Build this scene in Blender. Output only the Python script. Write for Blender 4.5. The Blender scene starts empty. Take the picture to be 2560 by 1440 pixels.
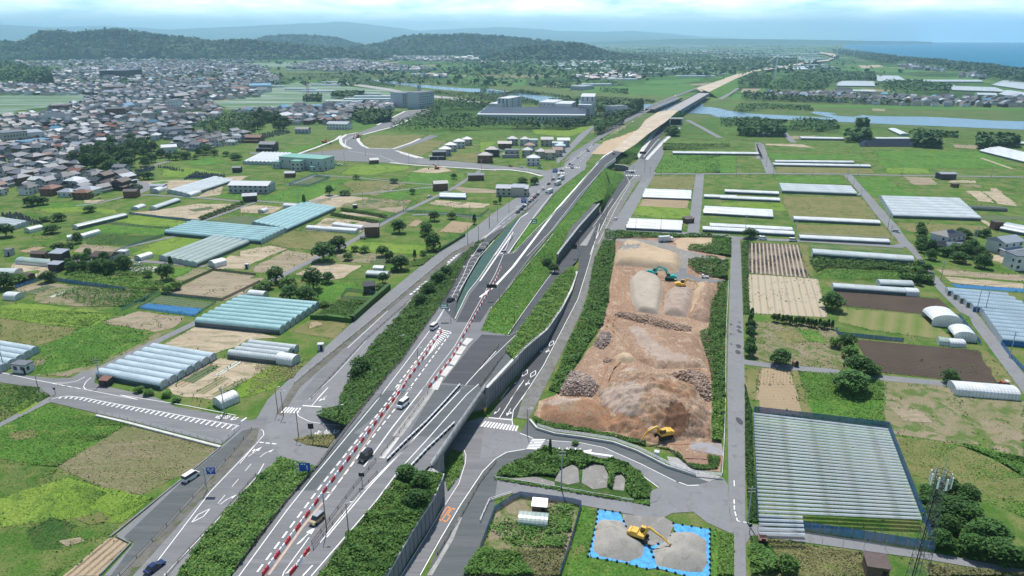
import bpy,math,random
import numpy as np
from mathutils import Vector,Matrix
from mathutils.geometry import tessellate_polygon
R=math.radians
random.seed(7)
rng=np.random.default_rng(7)
scene=bpy.context.scene
COL=scene.collection
# ------------------------------------------------------------ camera
CAMH,FPX=95.0,1730.0
PITCH=math.atan((720-95)/FPX)
cam=bpy.data.cameras.new("camera");camo=bpy.data.objects.new("camera",cam);COL.objects.link(camo)
camo.location=(0,0,CAMH)
camo.rotation_euler=(math.pi/2-PITCH,0,0)
cam.sensor_width=36;cam.lens=36*FPX/2560
cam.clip_start=0.5;cam.clip_end=80000
scene.camera=camo
# ------------------------------------------------------------ light and sky
SUN_EL,SUN_AZ=R(62),R(-6)
sd=Vector((math.sin(SUN_AZ)*math.cos(SUN_EL),math.cos(SUN_AZ)*math.cos(SUN_EL),math.sin(SUN_EL)))
sl=bpy.data.lights.new("sun",'SUN');sl.energy=4.3;sl.angle=R(0.5);sl.color=(1,0.96,0.9)
so=bpy.data.objects.new("sun",sl);COL.objects.link(so)
so.rotation_euler=sd.to_track_quat('Z','Y').to_euler()
w=bpy.data.worlds.new("World");scene.world=w;w.use_nodes=True
nt=w.node_tree;nt.nodes.clear()
def nn(t,**k):
 n=nt.nodes.new(t)
 for a,b in k.items():setattr(n,a,b)
 return n
wo=nn('ShaderNodeOutputWorld');bg=nn('ShaderNodeBackground');sky=nn('ShaderNodeTexSky')
sky.sky_type='NISHITA';sky.sun_disc=False;sky.sun_elevation=SUN_EL;sky.sun_rotation=SUN_AZ
sky.air_density=1.0;sky.dust_density=0.6;sky.ozone_density=2.0
tc=nn('ShaderNodeTexCoord');sp=nn('ShaderNodeSeparateXYZ');nt.links.new(tc.outputs['Generated'],sp.inputs[0])
# low sky: pale blue air over the horizon, thin cloud banks above it
def wramp(pts,src):
 r=nn('ShaderNodeValToRGB');e=r.color_ramp.elements
 while len(e)>1:e.remove(e[-1])
 e[0].position,e[0].color=pts[0][0],(*pts[0][1],1)
 for p,c in pts[1:]:
  q=e.new(p);q.color=(*c,1)
 nt.links.new(src,r.inputs[0]);return r
mz=nn('ShaderNodeMapRange');mz.inputs[1].default_value=-0.02;mz.inputs[2].default_value=0.25
nt.links.new(sp.outputs[2],mz.inputs[0])
K=2.0/0.09
low=wramp([(0,(.58*K,.84*K,.96*K)),(.10,(.60*K,.88*K,1.0*K)),(.20,(.56*K,.82*K,.98*K)),(.5,(.2*K,.42*K,.75*K)),(1,(.12*K,.3*K,.7*K))],mz.outputs[0])
lowf=nn('ShaderNodeMapRange');lowf.inputs[1].default_value=0.035;lowf.inputs[2].default_value=0.09;lowf.inputs[3].default_value=1;lowf.inputs[4].default_value=0
nt.links.new(sp.outputs[2],lowf.inputs[0])
mx=nn('ShaderNodeMix',data_type='RGBA');nt.links.new(lowf.outputs[0],mx.inputs[0]);nt.links.new(sky.outputs[0],mx.inputs[6]);nt.links.new(low.outputs[0],mx.inputs[7])
mp=nn('ShaderNodeMapping');mp.inputs['Scale'].default_value=(6,6,30);nt.links.new(tc.outputs['Generated'],mp.inputs[0])
nz=nn('ShaderNodeTexNoise');nz.inputs['Scale'].default_value=1.6;nz.inputs['Detail'].default_value=9;nz.inputs['Roughness'].default_value=.6
nt.links.new(mp.outputs[0],nz.inputs['Vector'])
cr=nn('ShaderNodeMapRange');cr.inputs[1].default_value=.34;cr.inputs[2].default_value=.72;nt.links.new(nz.outputs[0],cr.inputs[0])
ch=nn('ShaderNodeMapRange');ch.inputs[1].default_value=.008;ch.inputs[2].default_value=.036;nt.links.new(sp.outputs[2],ch.inputs[0])
cm=nn('ShaderNodeMath',operation='MULTIPLY');nt.links.new(cr.outputs[0],cm.inputs[0]);cf=nn('ShaderNodeMapRange');cf.inputs[1].default_value=.045;cf.inputs[2].default_value=.10;cf.inputs[3].default_value=1;cf.inputs[4].default_value=0;nt.links.new(sp.outputs[2],cf.inputs[0]);cn=nn('ShaderNodeMath',operation='MULTIPLY');nt.links.new(ch.outputs[0],cn.inputs[0]);nt.links.new(cf.outputs[0],cn.inputs[1]);nt.links.new(cn.outputs[0],cm.inputs[1])
cl=nn('ShaderNodeMix',data_type='RGBA');cl.inputs[7].default_value=(1.75*K,1.85*K,1.85*K,1)
nt.links.new(cm.outputs[0],cl.inputs[0]);nt.links.new(mx.outputs[2],cl.inputs[6]);nt.links.new(cl.outputs[2],bg.inputs[0])
bg.inputs[1].default_value=0.09
nt.links.new(bg.outputs[0],wo.inputs[0])
vs=scene.view_settings;vs.view_transform='Standard';vs.look='None';vs.exposure=0.25;vs.gamma=1.0
scene.cycles.use_denoising=True
scene.cycles.max_bounces=5;scene.cycles.diffuse_bounces=2;scene.cycles.glossy_bounces=2
scene.cycles.transparent_max_bounces=8;scene.cycles.volume_bounces=1
scene.cycles.volume_step_rate=5.0
# ------------------------------------------------------------ photo pixel -> point at height z
CP,SP=math.cos(PITCH),math.sin(PITCH)
def P(x,y,z=0.0):
 u=(x-1280)/FPX;v=(y-720)/FPX
 dy=CP-SP*v;dz=-SP-CP*v
 t=(z-CAMH)/dz
 return Vector((u*t,dy*t,z))
VIEWS=dict(A=(0,960,3),B=(600,960,3),C=(1200,960,3),D=(1800,960,3),E=(0,600,3.6),F=(600,600,3.6),G=(1200,560,3.2734),H=(1800,560,3.2724),I=(0,360,4),J=(600,360,4),K=(1200,360,4),L=(1800,360,3.3684),M=(0,60,4),N=(600,60,4),O=(1200,60,4),Q=(1800,60,3.3684),X=(0,0,1))
def V(v,*c):
 ox,oy,s=VIEWS[v]
 return[(ox+c[i]/s,oy+c[i+1]/s)for i in range(0,len(c),2)]
# ------------------------------------------------------------ materials
MATS={}
class NT:
 def __init__(s,name):
  s.m=bpy.data.materials.new(name);s.m.use_nodes=True;s.t=s.m.node_tree
  s.b=s.t.nodes['Principled BSDF'];MATS[name]=s.m
 def n(s,t,**k):
  q=s.t.nodes.new(t)
  for a,b in k.items():setattr(q,a,b)
  return q
 def l(s,a,b):s.t.links.new(a,b)
 def noise(s,vec,scale,detail=5,rough=.55,dist=0):
  q=s.n('ShaderNodeTexNoise');q.inputs['Scale'].default_value=scale;q.inputs['Detail'].default_value=detail
  q.inputs['Roughness'].default_value=rough;q.inputs['Distortion'].default_value=dist
  if vec is not None:s.l(vec,q.inputs['Vector'])
  return q.outputs[0]
 def rng(s,v,a,b,c=0,d=1):
  q=s.n('ShaderNodeMapRange');q.inputs[1].default_value=a;q.inputs[2].default_value=b
  q.inputs[3].default_value=c;q.inputs[4].default_value=d;s.l(v,q.inputs[0]);return q.outputs[0]
 def mix(s,f,a,b,mode='MIX'):
  q=s.n('ShaderNodeMix',data_type='RGBA',blend_type=mode)
  for i,v in((0,f),(6,a),(7,b)):
   if isinstance(v,(int,float)):q.inputs[i].default_value=v
   elif isinstance(v,tuple):q.inputs[i].default_value=(*v,1)
   else:s.l(v,q.inputs[i])
  return q.outputs[2]
 def math(s,op,a,b=0.0):
  q=s.n('ShaderNodeMath',operation=op)
  for i,v in((0,a),(1,b)):
   if isinstance(v,(int,float)):q.inputs[i].default_value=v
   else:s.l(v,q.inputs[i])
  return q.outputs[0]
 def bump(s,h,st,dist=.1):
  q=s.n('ShaderNodeBump');q.inputs['Strength'].default_value=st;q.inputs['Distance'].default_value=dist
  s.l(h,q.inputs['Height']);s.l(q.outputs[0],s.b.inputs['Normal'])
def pos(k,world=True):
 if world:return k.n('ShaderNodeNewGeometry').outputs['Position']
 return k.n('ShaderNodeTexCoord').outputs['Object']
def ground_mat(name,c1,c2,c3,s1=.06,s2=.25,s3=3.0,fine=.35,rough=.95,bump=.0,stretch=None,c3f=(.52,.66)):
 k=NT(name);p=pos(k)
 if stretch:
  q=k.n('ShaderNodeMapping');q.inputs['Rotation'].default_value=(0,0,stretch[0]);q.inputs['Scale'].default_value=(stretch[1],stretch[2],1);k.l(p,q.inputs[0]);p2=q.outputs[0]
 else:p2=p
 a=k.rng(k.noise(p2,s1,6,.6),.38,.62)
 b=k.rng(k.noise(p2,s2,6,.6,.6),*c3f)
 f=k.rng(k.noise(p2,s3,4,.7),.3,.7,1-fine,1+fine)
 col=k.mix(a,c1,c2);col=k.mix(b,col,c3)
 cc=k.n('ShaderNodeCombineColor');[k.l(f,cc.inputs[i])for i in range(3)]
 col=k.mix(1.0,col,cc.outputs[0],'MULTIPLY')
 k.l(col,k.b.inputs['Base Color']);k.b.inputs['Roughness'].default_value=rough
 k.b.inputs['Specular IOR Level'].default_value=.15
 if bump:k.bump(k.noise(p2,s3*.6,5,.7),bump,.3)
 return k.m
def plain(name,c,rough=.6,metal=0,var=.12,scale=1.5,spec=.3,world=False):
 k=NT(name);p=pos(k,world)
 f=k.rng(k.noise(p,scale,5,.6),.3,.7,1-var,1+var)
 cc=k.n('ShaderNodeCombineColor');[k.l(f,cc.inputs[i])for i in range(3)]
 k.l(k.mix(1.0,c,cc.outputs[0],'MULTIPLY'),k.b.inputs['Base Color'])
 k.b.inputs['Roughness'].default_value=rough;k.b.inputs['Metallic'].default_value=metal;k.b.inputs['Specular IOR Level'].default_value=spec
 return k.m
def row_mat(name,c1,c2,period,duty=.5,soft=.25,fine=.25,wob=.15):
 """stripes across the u axis of the metre-scaled UV map"""
 k=NT(name);uv=k.n('ShaderNodeUVMap').outputs[0];s=k.n('ShaderNodeSeparateXYZ');k.l(uv,s.inputs[0])
 n=k.noise(uv,.6,4);u=k.math('ADD',k.math('DIVIDE',s.outputs[1],period),k.rng(n,0,1,-wob,wob))
 fr=k.math('ABSOLUTE',k.math('SUBTRACT',k.math('FRACT',u),.5))
 m=k.rng(fr,duty/2-soft/2,duty/2+soft/2)
 f=k.rng(k.noise(uv,2.5,5,.7),.3,.7,1-fine,1+fine)
 cc=k.n('ShaderNodeCombineColor');[k.l(f,cc.inputs[i])for i in range(3)]
 patch_=k.rng(k.noise(uv,.07,4),.4,.62)
 k.l(k.mix(1.0,k.mix(m,k.mix(k.math('MULTIPLY',patch_,.45),c2,c1),c1),cc.outputs[0],'MULTIPLY'),k.b.inputs['Base Color'])
 k.b.inputs['Roughness'].default_value=.95;k.b.inputs['Specular IOR Level'].default_value=.1
 return k.m
# ------------------------------------------------------------ mesh building
class MB:
 def __init__(s):s.v=[];s.f=[];s.uv=[];s.mi=[];s.m=0;s.anyuv=False
 def face(s,pts,uv=None):
  i=len(s.v);s.v.extend([tuple(p)for p in pts]);s.f.append(tuple(range(i,i+len(pts))));s.mi.append(s.m)
  if uv:s.anyuv=True
  s.uv.append(uv or[(0,0)]*len(pts))
 def mesh(s,verts,faces):
  i=len(s.v);s.v.extend([tuple(p)for p in verts])
  for f in faces:s.f.append(tuple(i+j for j in f));s.mi.append(s.m);s.uv.append([(0,0)]*len(f))
 def box(s,x0,y0,z0,x1,y1,z1,T=None):
  c=[(x0,y0,z0),(x1,y0,z0),(x1,y1,z0),(x0,y1,z0),(x0,y0,z1),(x1,y0,z1),(x1,y1,z1),(x0,y1,z1)]
  if T is not None:c=[T@Vector(p)for p in c]
  s.mesh(c,[(3,2,1,0),(4,5,6,7),(0,1,5,4),(1,2,6,5),(2,3,7,6),(3,0,4,7)])
 def bar(s,a,b,r,n=6,r2=None):
  a=Vector(a);b=Vector(b);d=(b-a)
  if d.length<1e-6:return
  q=d.to_track_quat('Z','Y');r2=r if r2 is None else r2;vs_=[]
  for j in range(n):
   t=2*math.pi*j/n+math.pi/n;o=q@Vector((math.cos(t),math.sin(t),0));vs_+=[a+o*r,b+o*r2]
  fs=[(2*j,(2*j+2)%(2*n),(2*j+3)%(2*n),2*j+1)for j in range(n)]
  fs+=[tuple(2*j for j in range(n))[::-1],tuple(2*j+1 for j in range(n))]
  s.mesh(vs_,fs)
 def lathe(s,prof,n=12,T=None):
  vs_=[]
  for r,z in prof:
   for j in range(n):
    t=2*math.pi*j/n;p=Vector((r*math.cos(t),r*math.sin(t),z));vs_.append(T@p if T is not None else p)
  fs=[]
  for i in range(len(prof)-1):
   for j in range(n):fs.append((i*n+j,i*n+(j+1)%n,(i+1)*n+(j+1)%n,(i+1)*n+j))
  fs+=[tuple(range(n))[::-1],tuple(range((len(prof)-1)*n,len(prof)*n))]
  s.mesh(vs_,fs)
 def extrude(s,poly,axis_pts,T=None):
  """poly: list of (a,b) outline; axis_pts=(x0,x1): extrude along local x, a->y b->z"""
  x0,x1=axis_pts;n=len(poly);vs_=[Vector((x0,a,b))for a,b in poly]+[Vector((x1,a,b))for a,b in poly]
  if T is not None:vs_=[T@p for p in vs_]
  s.mesh(vs_,[tuple(range(n))[::-1],tuple(range(n,2*n))]+[(j,(j+1)%n,n+(j+1)%n,n+j)for j in range(n)])
 def build(s,name,mats,parent=None,smooth=False):
  me=bpy.data.meshes.new(name)
  if not isinstance(mats,(list,tuple)):mats=[mats]
  vs_=s.v
  if parent is not None and parent.location.length>0:
   L=parent.location;vs_=[(p[0]-L.x,p[1]-L.y,p[2]-L.z)for p in vs_]
  me.from_pydata(vs_,[],s.f)
  for m in mats:me.materials.append(m if not isinstance(m,str)else MATS[m])
  if s.anyuv:
   ul=me.uv_layers.new(name='UVMap');flat=[c for f in s.uv for p in f for c in p];ul.data.foreach_set('uv',flat)
  if len(mats)>1:me.polygons.foreach_set('material_index',s.mi)
  if smooth:me.polygons.foreach_set('use_smooth',[True]*len(s.f))
  o=bpy.data.objects.new(name,me);COL.objects.link(o)
  if parent is not None:o.parent=parent
  return o
class LMB(MB):
 """builds in local coordinates whatever the parent's place"""
 def build(s,name,mats,parent=None,smooth=False):
  o=MB.build(s,name,mats,None,smooth)
  if parent is not None:o.parent=parent
  return o
def npmesh(name,verts,quads,mat,parent=None,uvs=None):
 """fast numpy quads mesh"""
 me=bpy.data.meshes.new(name);nv,nf=len(verts),len(quads);k=quads.shape[1]
 me.vertices.add(nv);me.vertices.foreach_set('co',np.asarray(verts,dtype=np.float32).ravel())
 me.loops.add(nf*k);me.loops.foreach_set('vertex_index',np.asarray(quads,dtype=np.int32).ravel())
 me.polygons.add(nf);me.polygons.foreach_set('loop_start',np.arange(0,nf*k,k,dtype=np.int32))
 me.polygons.foreach_set('loop_total',np.full(nf,k,dtype=np.int32))
 for m in(mat if isinstance(mat,(list,tuple))else[mat]):me.materials.append(MATS[m]if isinstance(m,str)else m)
 me.update(calc_edges=True);me.validate()
 o=bpy.data.objects.new(name,me);COL.objects.link(o)
 if parent is not None:o.parent=parent
 return o
def struct(o):o['kind']='structure';return o
def stuff(o,label,cat=None):
 o['kind']='stuff';o['label']=label;o['category']=cat or 'plants';return o
def tag(o,label,cat,group=None):
 o['label']=label;o['category']=cat
 if group:o['group']=group
 return o
def thing(name,label,cat,loc=(0,0,0),rz=0,group=None):
 o=bpy.data.objects.new(name,None);COL.objects.link(o);o.location=loc;o.rotation_euler=(0,0,rz);o.empty_display_size=.5
 return tag(o,label,cat,group)
def dup(root,loc,rz=0,label=None,group=None,scale=None):
 def cp(o,par):
  c=o.copy();COL.objects.link(c);c.parent=par
  for ch_ in KIDS.get(o.name,[]):cp(ch_,c)
  return c
 r=cp(root,None);r.location=loc;r.rotation_euler=(0,0,rz)
 if label:r['label']=label
 if group:r['group']=group
 if scale is not None:r.scale=(scale,)*3 if isinstance(scale,(int,float))else scale
 return r
KIDS={}
def reg(root):
 """remember a prototype's family once, so copies need no scene search"""
 fam=[o for o in bpy.data.objects if o.parent is not None]
 def walk(o):
  ks=[c for c in fam if c.parent==o];KIDS[o.name]=ks
  for c in ks:walk(c)
 walk(root);return root
# ------------------------------------------------------------ sheets laid on the ground
def lz(p,lvl):return lvl*(0.012+math.hypot(p.x,p.y)*3e-5)
NP=[0];FP,RP=[],[]
EDGY=('field','bare_earth','gravel_yard','garden_soil','paddy_field','river_bank')
def ragged(q):
 r=random.Random(len(q)*7+int(abs(q[0].x)));out=[]
 for i,a in enumerate(q):
  c=q[(i+1)%len(q)];d=c-a;out.append(a);D=(a+c).length/2
  if D>900:continue
  n=int(d.length/3.5)
  if n>60:n=60
  s=Vector((-d.y,d.x,0)).normalized()*(.28+D*.0012)
  for k in range(1,n):out.append(a+d*(k/n)+s*r.uniform(-1,1))
 return out
def patch(name,pts,mat,lvl=1,z=0.0,uvdir=None):
 """flat sheet from photo outline; UV in metres along its first edge"""
 q=[P(x,y,z)for x,y in pts];q0=q
 if name in EDGY and not mat.startswith('rows'):q=ragged(q)
 (FP if name in('field','garden_soil')else RP).append([(p.x,p.y)for p in q0])
 NP[0]+=1;lvl+=(NP[0]%12)*.05
 for p in q:p.z+=lz(p,lvl)
 e=(q[1]-q[0]).to_2d()if uvdir is None else uvdir
 e.normalize();f=Vector((-e.y,e.x));o0=q[0].to_2d()
 b=MB();tr=tessellate_polygon([q])
 for t in tr:
  pp=[q[i]for i in t]
  if(pp[1]-pp[0]).cross(pp[2]-pp[0]).z<0:pp=pp[::-1]
  b.face(pp,[((p.to_2d()-o0).dot(e),(p.to_2d()-o0).dot(f))for p in pp])
 return struct(b.build(name,mat))
def resample(pl,n):
 d=[0]
 for a,b in zip(pl,pl[1:]):d.append(d[-1]+(Vector(b)-Vector(a)).length)
 out=[]
 for i in range(n):
  t=d[-1]*i/(n-1);j=0
  while j<len(d)-2 and d[j+1]<t:j+=1
  s=(t-d[j])/max(d[j+1]-d[j],1e-9);out.append(Vector(pl[j]).lerp(Vector(pl[j+1]),min(1,max(0,s))))
 return out
def W3(pts,z):
 """photo polyline -> world, z number | list | function of photo y"""
 out=[]
 for i,p in enumerate(pts):
  zz=z(p[1])if callable(z)else(z[i]if isinstance(z,(list,tuple))else z)
  if len(p)==3:zz=p[2]
  out.append(P(p[0],p[1],zz))
 return out
def loft(a,b,n,m,amp=0,off=0):
 A_=resample(a,n);B_=resample(b,n);vs_=[]
 for i in range(n):
  for j in range(m):
   p=A_[i].lerp(B_[i],j/(m-1))
   if amp and 0<i<n-1 and 0<j<m-1:p=p+Vector((random.uniform(-1,1)*amp,random.uniform(-1,1)*amp,random.uniform(-.3,1)*amp))
   p.z+=off;vs_.append(p)
 fs=[(i*m+j,i*m+j+1,(i+1)*m+j+1,(i+1)*m+j)for i in range(n-1)for j in range(m-1)]
 return vs_,fs
def slope(name,a,za,b,zb,mat,n=40,m=6,amp=0,off=0,reg_=None):
 vs_,fs=loft(W3(a,za),W3(b,zb),n,m,amp,off);k=MB();k.mesh(vs_,fs);o=struct(k.build(name,mat))
 if reg_ is not None:reg_.append((np.array([tuple(v)for v in vs_]),np.array(fs)))
 return o
def fix_up(b):
 out=[]
 for f in b.f:
  p=[Vector(b.v[i])for i in f[:3]]
  out.append(f[::-1]if(p[1]-p[0]).cross(p[2]-p[0]).z<0 else f)
 b.f=out
def stripe(b,wpts,width,dash=None,up=.0,phase=0):
 """adds a painted line of given width along world points to builder b"""
 d=[0]
 for p,q in zip(wpts,wpts[1:]):d.append(d[-1]+(q-p).length)
 L=d[-1]
 def at(t):
  j=0
  while j<len(d)-2 and d[j+1]<t:j+=1
  s=(t-d[j])/max(d[j+1]-d[j],1e-9);return wpts[j].lerp(wpts[j+1],s),(wpts[j+1]-wpts[j]).normalized()
 segs=[]
 if dash:
  t=phase
  while t<L:segs.append((t,min(L,t+dash[0])));t+=dash[0]+dash[1]
 else:segs=[(0,L)]
 for t0,t1 in segs:
  cuts=[t0]+[x for x in d if t0<x<t1]+[t1]
  for u0,u1 in zip(cuts,cuts[1:]):
   if u1-u0<1e-4:continue
   p,dr=at(u0+1e-5);q,_=at(u1-1e-5);s=Vector((-dr.y,dr.x,0)).normalized()*width/2;o=Vector((0,0,up))
   b.face([p-s+o,q-s+o,q+s+o,p+s+o][::1])
def offset(w,d):
 out=[]
 for i,p in enumerate(w):
  a=w[max(0,i-1)];c=w[min(len(w)-1,i+1)];t=(c-a);t.z=0;t.normalize();out.append(p+Vector((t.y,-t.x,0))*d)
 return out
def scatter_quads(name,V3,F,mat,n,size,lift=(0.1,.9),label=None,clump=.5,parent=None):
 """leafy faces spread over a surface: small tilted quads at uneven heights"""
 V3=np.asarray(V3,float);F=np.asarray(F)
 a,b_,c,d=[V3[F[:,i]]for i in range(4)]
 ar=np.linalg.norm(np.cross(b_-a,d-a),axis=1)+np.linalg.norm(np.cross(b_-c,d-c),axis=1)
 i=rng.choice(len(F),n,p=ar/ar.sum());u=rng.random((n,1));v=rng.random((n,1))
 p=(a[i]*(1-u)+b_[i]*u)*(1-v)+(d[i]*(1-u)+c[i]*u)*v
 h=np.sin(p[:,0]*.55+3*np.sin(p[:,1]*.31))*np.sin(p[:,1]*.47+2*np.sin(p[:,0]*.23))*.5+.5
 h=h*clump+rng.random(n)*(1-clump);p[:,2]+=lift[0]+h*(lift[1]-lift[0])
 return leaf_cloud(name,p,mat,size,parent)
def leaf_cloud(name,p,mat,size,parent=None):
 n=len(p);nrm=rng.normal(size=(n,3));nrm[:,2]=np.abs(nrm[:,2])+1.0;nrm/=np.linalg.norm(nrm,axis=1)[:,None]
 t=np.cross(nrm,rng.normal(size=(n,3)));t/=np.linalg.norm(t,axis=1)[:,None];s=np.cross(nrm,t)
 sz=(size[0]+rng.random((n,1))*(size[1]-size[0]))/2
 t*=sz;s*=sz*(.5+.5*rng.random((n,1)))
 vv=np.stack([p-t,p-s*.9+t*.1,p+t,p+s],1).reshape(-1,3)
 return npmesh(name,vv,np.arange(4*n).reshape(-1,4),mat,parent)
# ------------------------------------------------------------ colours of the place
ground_mat('asphalt',(.20,.203,.21),(.172,.175,.182),(.225,.226,.23),.25,.5,5,.14,.9,stretch=(R(-66),.05,1.0))
ground_mat('asphalt_new',(.075,.078,.085),(.09,.093,.10),(.105,.108,.113),.25,.5,5,.14,.85,stretch=(R(-66),.05,1.0),c3f=(.55,.7))
ground_mat('asphalt_grey',(.235,.238,.245),(.21,.213,.22),(.18,.182,.185),.08,.4,5,.16,.9,c3f=(.54,.7))
ground_mat('asphalt_green',(.105,.118,.12),(.12,.13,.135),(.135,.142,.145),.25,.5,5,.14,.9,stretch=(R(-66),.05,1.0))
ground_mat('sidewalk',(.22,.215,.21),(.17,.165,.16),(.13,.14,.09),.2,.6,5,.2,.95)
ground_mat('median_soil',(.17,.16,.14),(.13,.125,.12),(.08,.11,.04),.2,.5,4,.3,.95)
ground_mat('concrete',(.42,.41,.39),(.34,.33,.32),(.26,.25,.24),.3,1.0,6,.15,.9)
ground_mat('concrete_new',(.66,.65,.62),(.58,.57,.55),(.46,.44,.40),.1,.4,5,.1,.9)
ground_mat('gravel',(.27,.26,.24),(.23,.22,.20),(.34,.32,.30),.1,.5,7,.35,.95,bump=.4)
ground_mat('land',(.055,.115,.022),(.085,.15,.03),(.13,.15,.055),.035,.11,2.5,.45,.95)
ground_mat('grass_lush',(.06,.155,.022),(.09,.20,.03),(.145,.22,.045),.06,.25,1.6,.5,.95,bump=.5)
ground_mat('grass_yellow',(.14,.23,.03),(.18,.26,.045),(.075,.145,.025),.06,.22,1.8,.42,.95)
ground_mat('grass_dry',(.15,.16,.055),(.21,.19,.085),(.10,.14,.035),.08,.3,3,.4,.95)
ground_mat('grass_mown',(.19,.17,.10),(.14,.16,.06),(.24,.20,.13),.06,.25,3,.4,.95,stretch=(R(40),.4,1.6))
ground_mat('weeds_dark',(.035,.085,.018),(.055,.115,.022),(.09,.10,.04),.08,.3,1.8,.5,.95,bump=.6)
ground_mat('soil_pale',(.47,.39,.28),(.38,.31,.22),(.27,.24,.15),.09,.3,2.2,.3,.95,stretch=(R(25),.4,1.6),c3f=(.5,.62))
ground_mat('soil_beige',(.34,.28,.20),(.27,.22,.155),(.20,.19,.10),.08,.3,2.4,.33,.95,stretch=(R(25),.4,1.6))
ground_mat('soil_weedy',(.27,.22,.15),(.20,.19,.10),(.10,.15,.04),.07,.22,3,.35,.95,c3f=(.48,.6))
ground_mat('earth_red',(.36,.245,.17),(.28,.18,.12),(.44,.33,.24),.08,.3,1.8,.38,.95,bump=1,stretch=(R(10),1.2,.6))
ground_mat('earth_tan',(.50,.385,.26),(.44,.335,.225),(.42,.31,.21),.05,.2,2.5,.2,.95,bump=.4)
ground_mat('earth_orange',(.36,.20,.115),(.30,.175,.105),(.33,.25,.17),.08,.3,2.5,.35,.95,bump=.5)
ground_mat('earth_dark',(.16,.085,.05),(.22,.12,.075),(.11,.06,.04),.3,.8,4,.4,.95,bump=.8)
ground_mat('sand_grey',(.30,.285,.26),(.35,.33,.29),(.25,.24,.215),.12,.5,6,.22,.95,bump=.3)
ground_mat('bed_white',(.44,.39,.32),(.39,.33,.27),(.36,.30,.23),.1,.35,4,.2,.95)
ground_mat('bed_pink',(.42,.33,.27),(.36,.28,.22),(.28,.22,.19),.15,.5,4,.25,.95)
ground_mat('fill_tan',(.52,.44,.34),(.44,.36,.27),(.60,.53,.43),.03,.1,1,.2,.95)
ground_mat('net_green',(.035,.085,.07),(.045,.10,.085),(.07,.12,.10),.1,.4,5,.2,.7)
ground_mat('paddy',(.06,.14,.035),(.09,.17,.05),(.30,.36,.34),.02,.02,.5,.15,.6,stretch=(R(12),.25,5),c3f=(.5,.58))
ground_mat('farm_green',(.06,.16,.03),(.08,.19,.04),(.12,.19,.05),.01,.03,.6,.15,.95,stretch=(R(10),.4,2))
ground_mat('river_grass',(.08,.14,.035),(.12,.15,.05),(.055,.11,.025),.02,.06,.8,.3,.95)
ground_mat('steel_plate',(.26,.27,.30),(.32,.31,.32),(.30,.21,.16),.15,.4,6,.12,.6)
ground_mat('rust_plate',(.30,.17,.12),(.25,.15,.11),(.36,.22,.17),.3,.8,6,.2,.7)
ground_mat('forest',(.010,.034,.010),(.018,.052,.014),(.045,.095,.022),.004,.010,.05,.45,.95,bump=1)
MATS['forest'].node_tree.nodes['Bump'].inputs['Distance'].default_value=14
row_mat('rows_black',(.42,.34,.26),(.035,.033,.035),1.75,.62,.15)
row_mat('rows_brown',(.105,.08,.063),(.045,.034,.028),1.1,.5,.5)
row_mat('rows_soil',(.40,.31,.21),(.10,.085,.05),1.5,.35,.3,.25)
row_mat('rows_green',(.33,.27,.18),(.05,.12,.03),1.2,.5,.3)
row_mat('rows_crop',(.14,.17,.09),(.05,.10,.05),1.6,.5,.3)
row_mat('rows_mowed',(.24,.22,.10),(.09,.17,.03),5.5,.5,.7)
row_mat('rows_beige',(.44,.365,.275),(.22,.25,.13),2.6,.16,.2)
row_mat('rows_tan',(.38,.29,.19),(.24,.185,.11),.9,.5,.5)
row_mat('rows_blue',(.045,.19,.42),(.06,.10,.10),.9,.4,.5)
row_mat('rows_white',(.62,.62,.58),(.10,.13,.06),1.3,.4,.3)
plain('paint',(.80,.80,.78),.7,var=.12,scale=2.5,world=True)
plain('paint_orange',(.80,.30,.08),.7,world=True)
plain('paint_pink',(.52,.40,.33),.8,var=.15,world=True)
plain('red_plastic',(.55,.03,.05),.45);plain('white_plastic',(.80,.80,.80),.45)
plain('galv',(.42,.44,.46),.45,.5);plain('pole_brown',(.10,.075,.06),.6);plain('rail_brown',(.14,.115,.10),.6)
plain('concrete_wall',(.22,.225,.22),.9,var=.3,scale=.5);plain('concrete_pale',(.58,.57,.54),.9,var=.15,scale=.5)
plain('dark_steel',(.04,.045,.055),.5);plain('black',(.012,.012,.014),.6);plain('rubber',(.02,.02,.02),.8)
plain('glass',(.02,.028,.035),.08,spec=.8);plain('chrome',(.6,.6,.6),.3,.9)
plain('lamp_white',(.85,.85,.8),.3);plain('lamp_red',(.5,.02,.02),.3)
plain('sign_blue',(.015,.075,.38),.4);plain('sign_green',(.01,.19,.11),.4);plain('sign_white',(.85,.85,.85),.4);plain('sign_back',(.03,.03,.035),.6)
plain('car_white',(.82,.83,.84),.25,spec=.6,var=.03);plain('car_black',(.018,.019,.022),.2,spec=.7,var=.03);plain('car_navy',(.015,.03,.11),.2,spec=.7,var=.03)
plain('car_silver',(.42,.43,.45),.25,.5,spec=.6,var=.03);plain('car_gold',(.50,.40,.24),.3,.4,var=.03);plain('car_red',(.3,.02,.02),.25,var=.03);plain('car_blue',(.05,.13,.3),.25,var=.03)
plain('digger_yellow',(.72,.43,.07),.45);plain('digger_teal',(.02,.35,.30),.4);plain('digger_red',(.5,.12,.05),.5)
plain('roof_dark',(.038,.042,.052),.5,var=.25,scale=1.2,spec=.5);plain('roof_grey',(.13,.14,.16),.5,var=.2,spec=.5);plain('roof_silver',(.29,.32,.37),.5,var=.18,spec=.5)
plain('roof_white',(.55,.57,.59),.55,var=.06);plain('roof_red',(.19,.09,.065),.55,var=.2);plain('roof_brown',(.11,.08,.07),.5,var=.2);plain('roof_blue',(.12,.28,.42),.4);plain('roof_teal',(.17,.38,.32),.5,var=.06)
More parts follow.
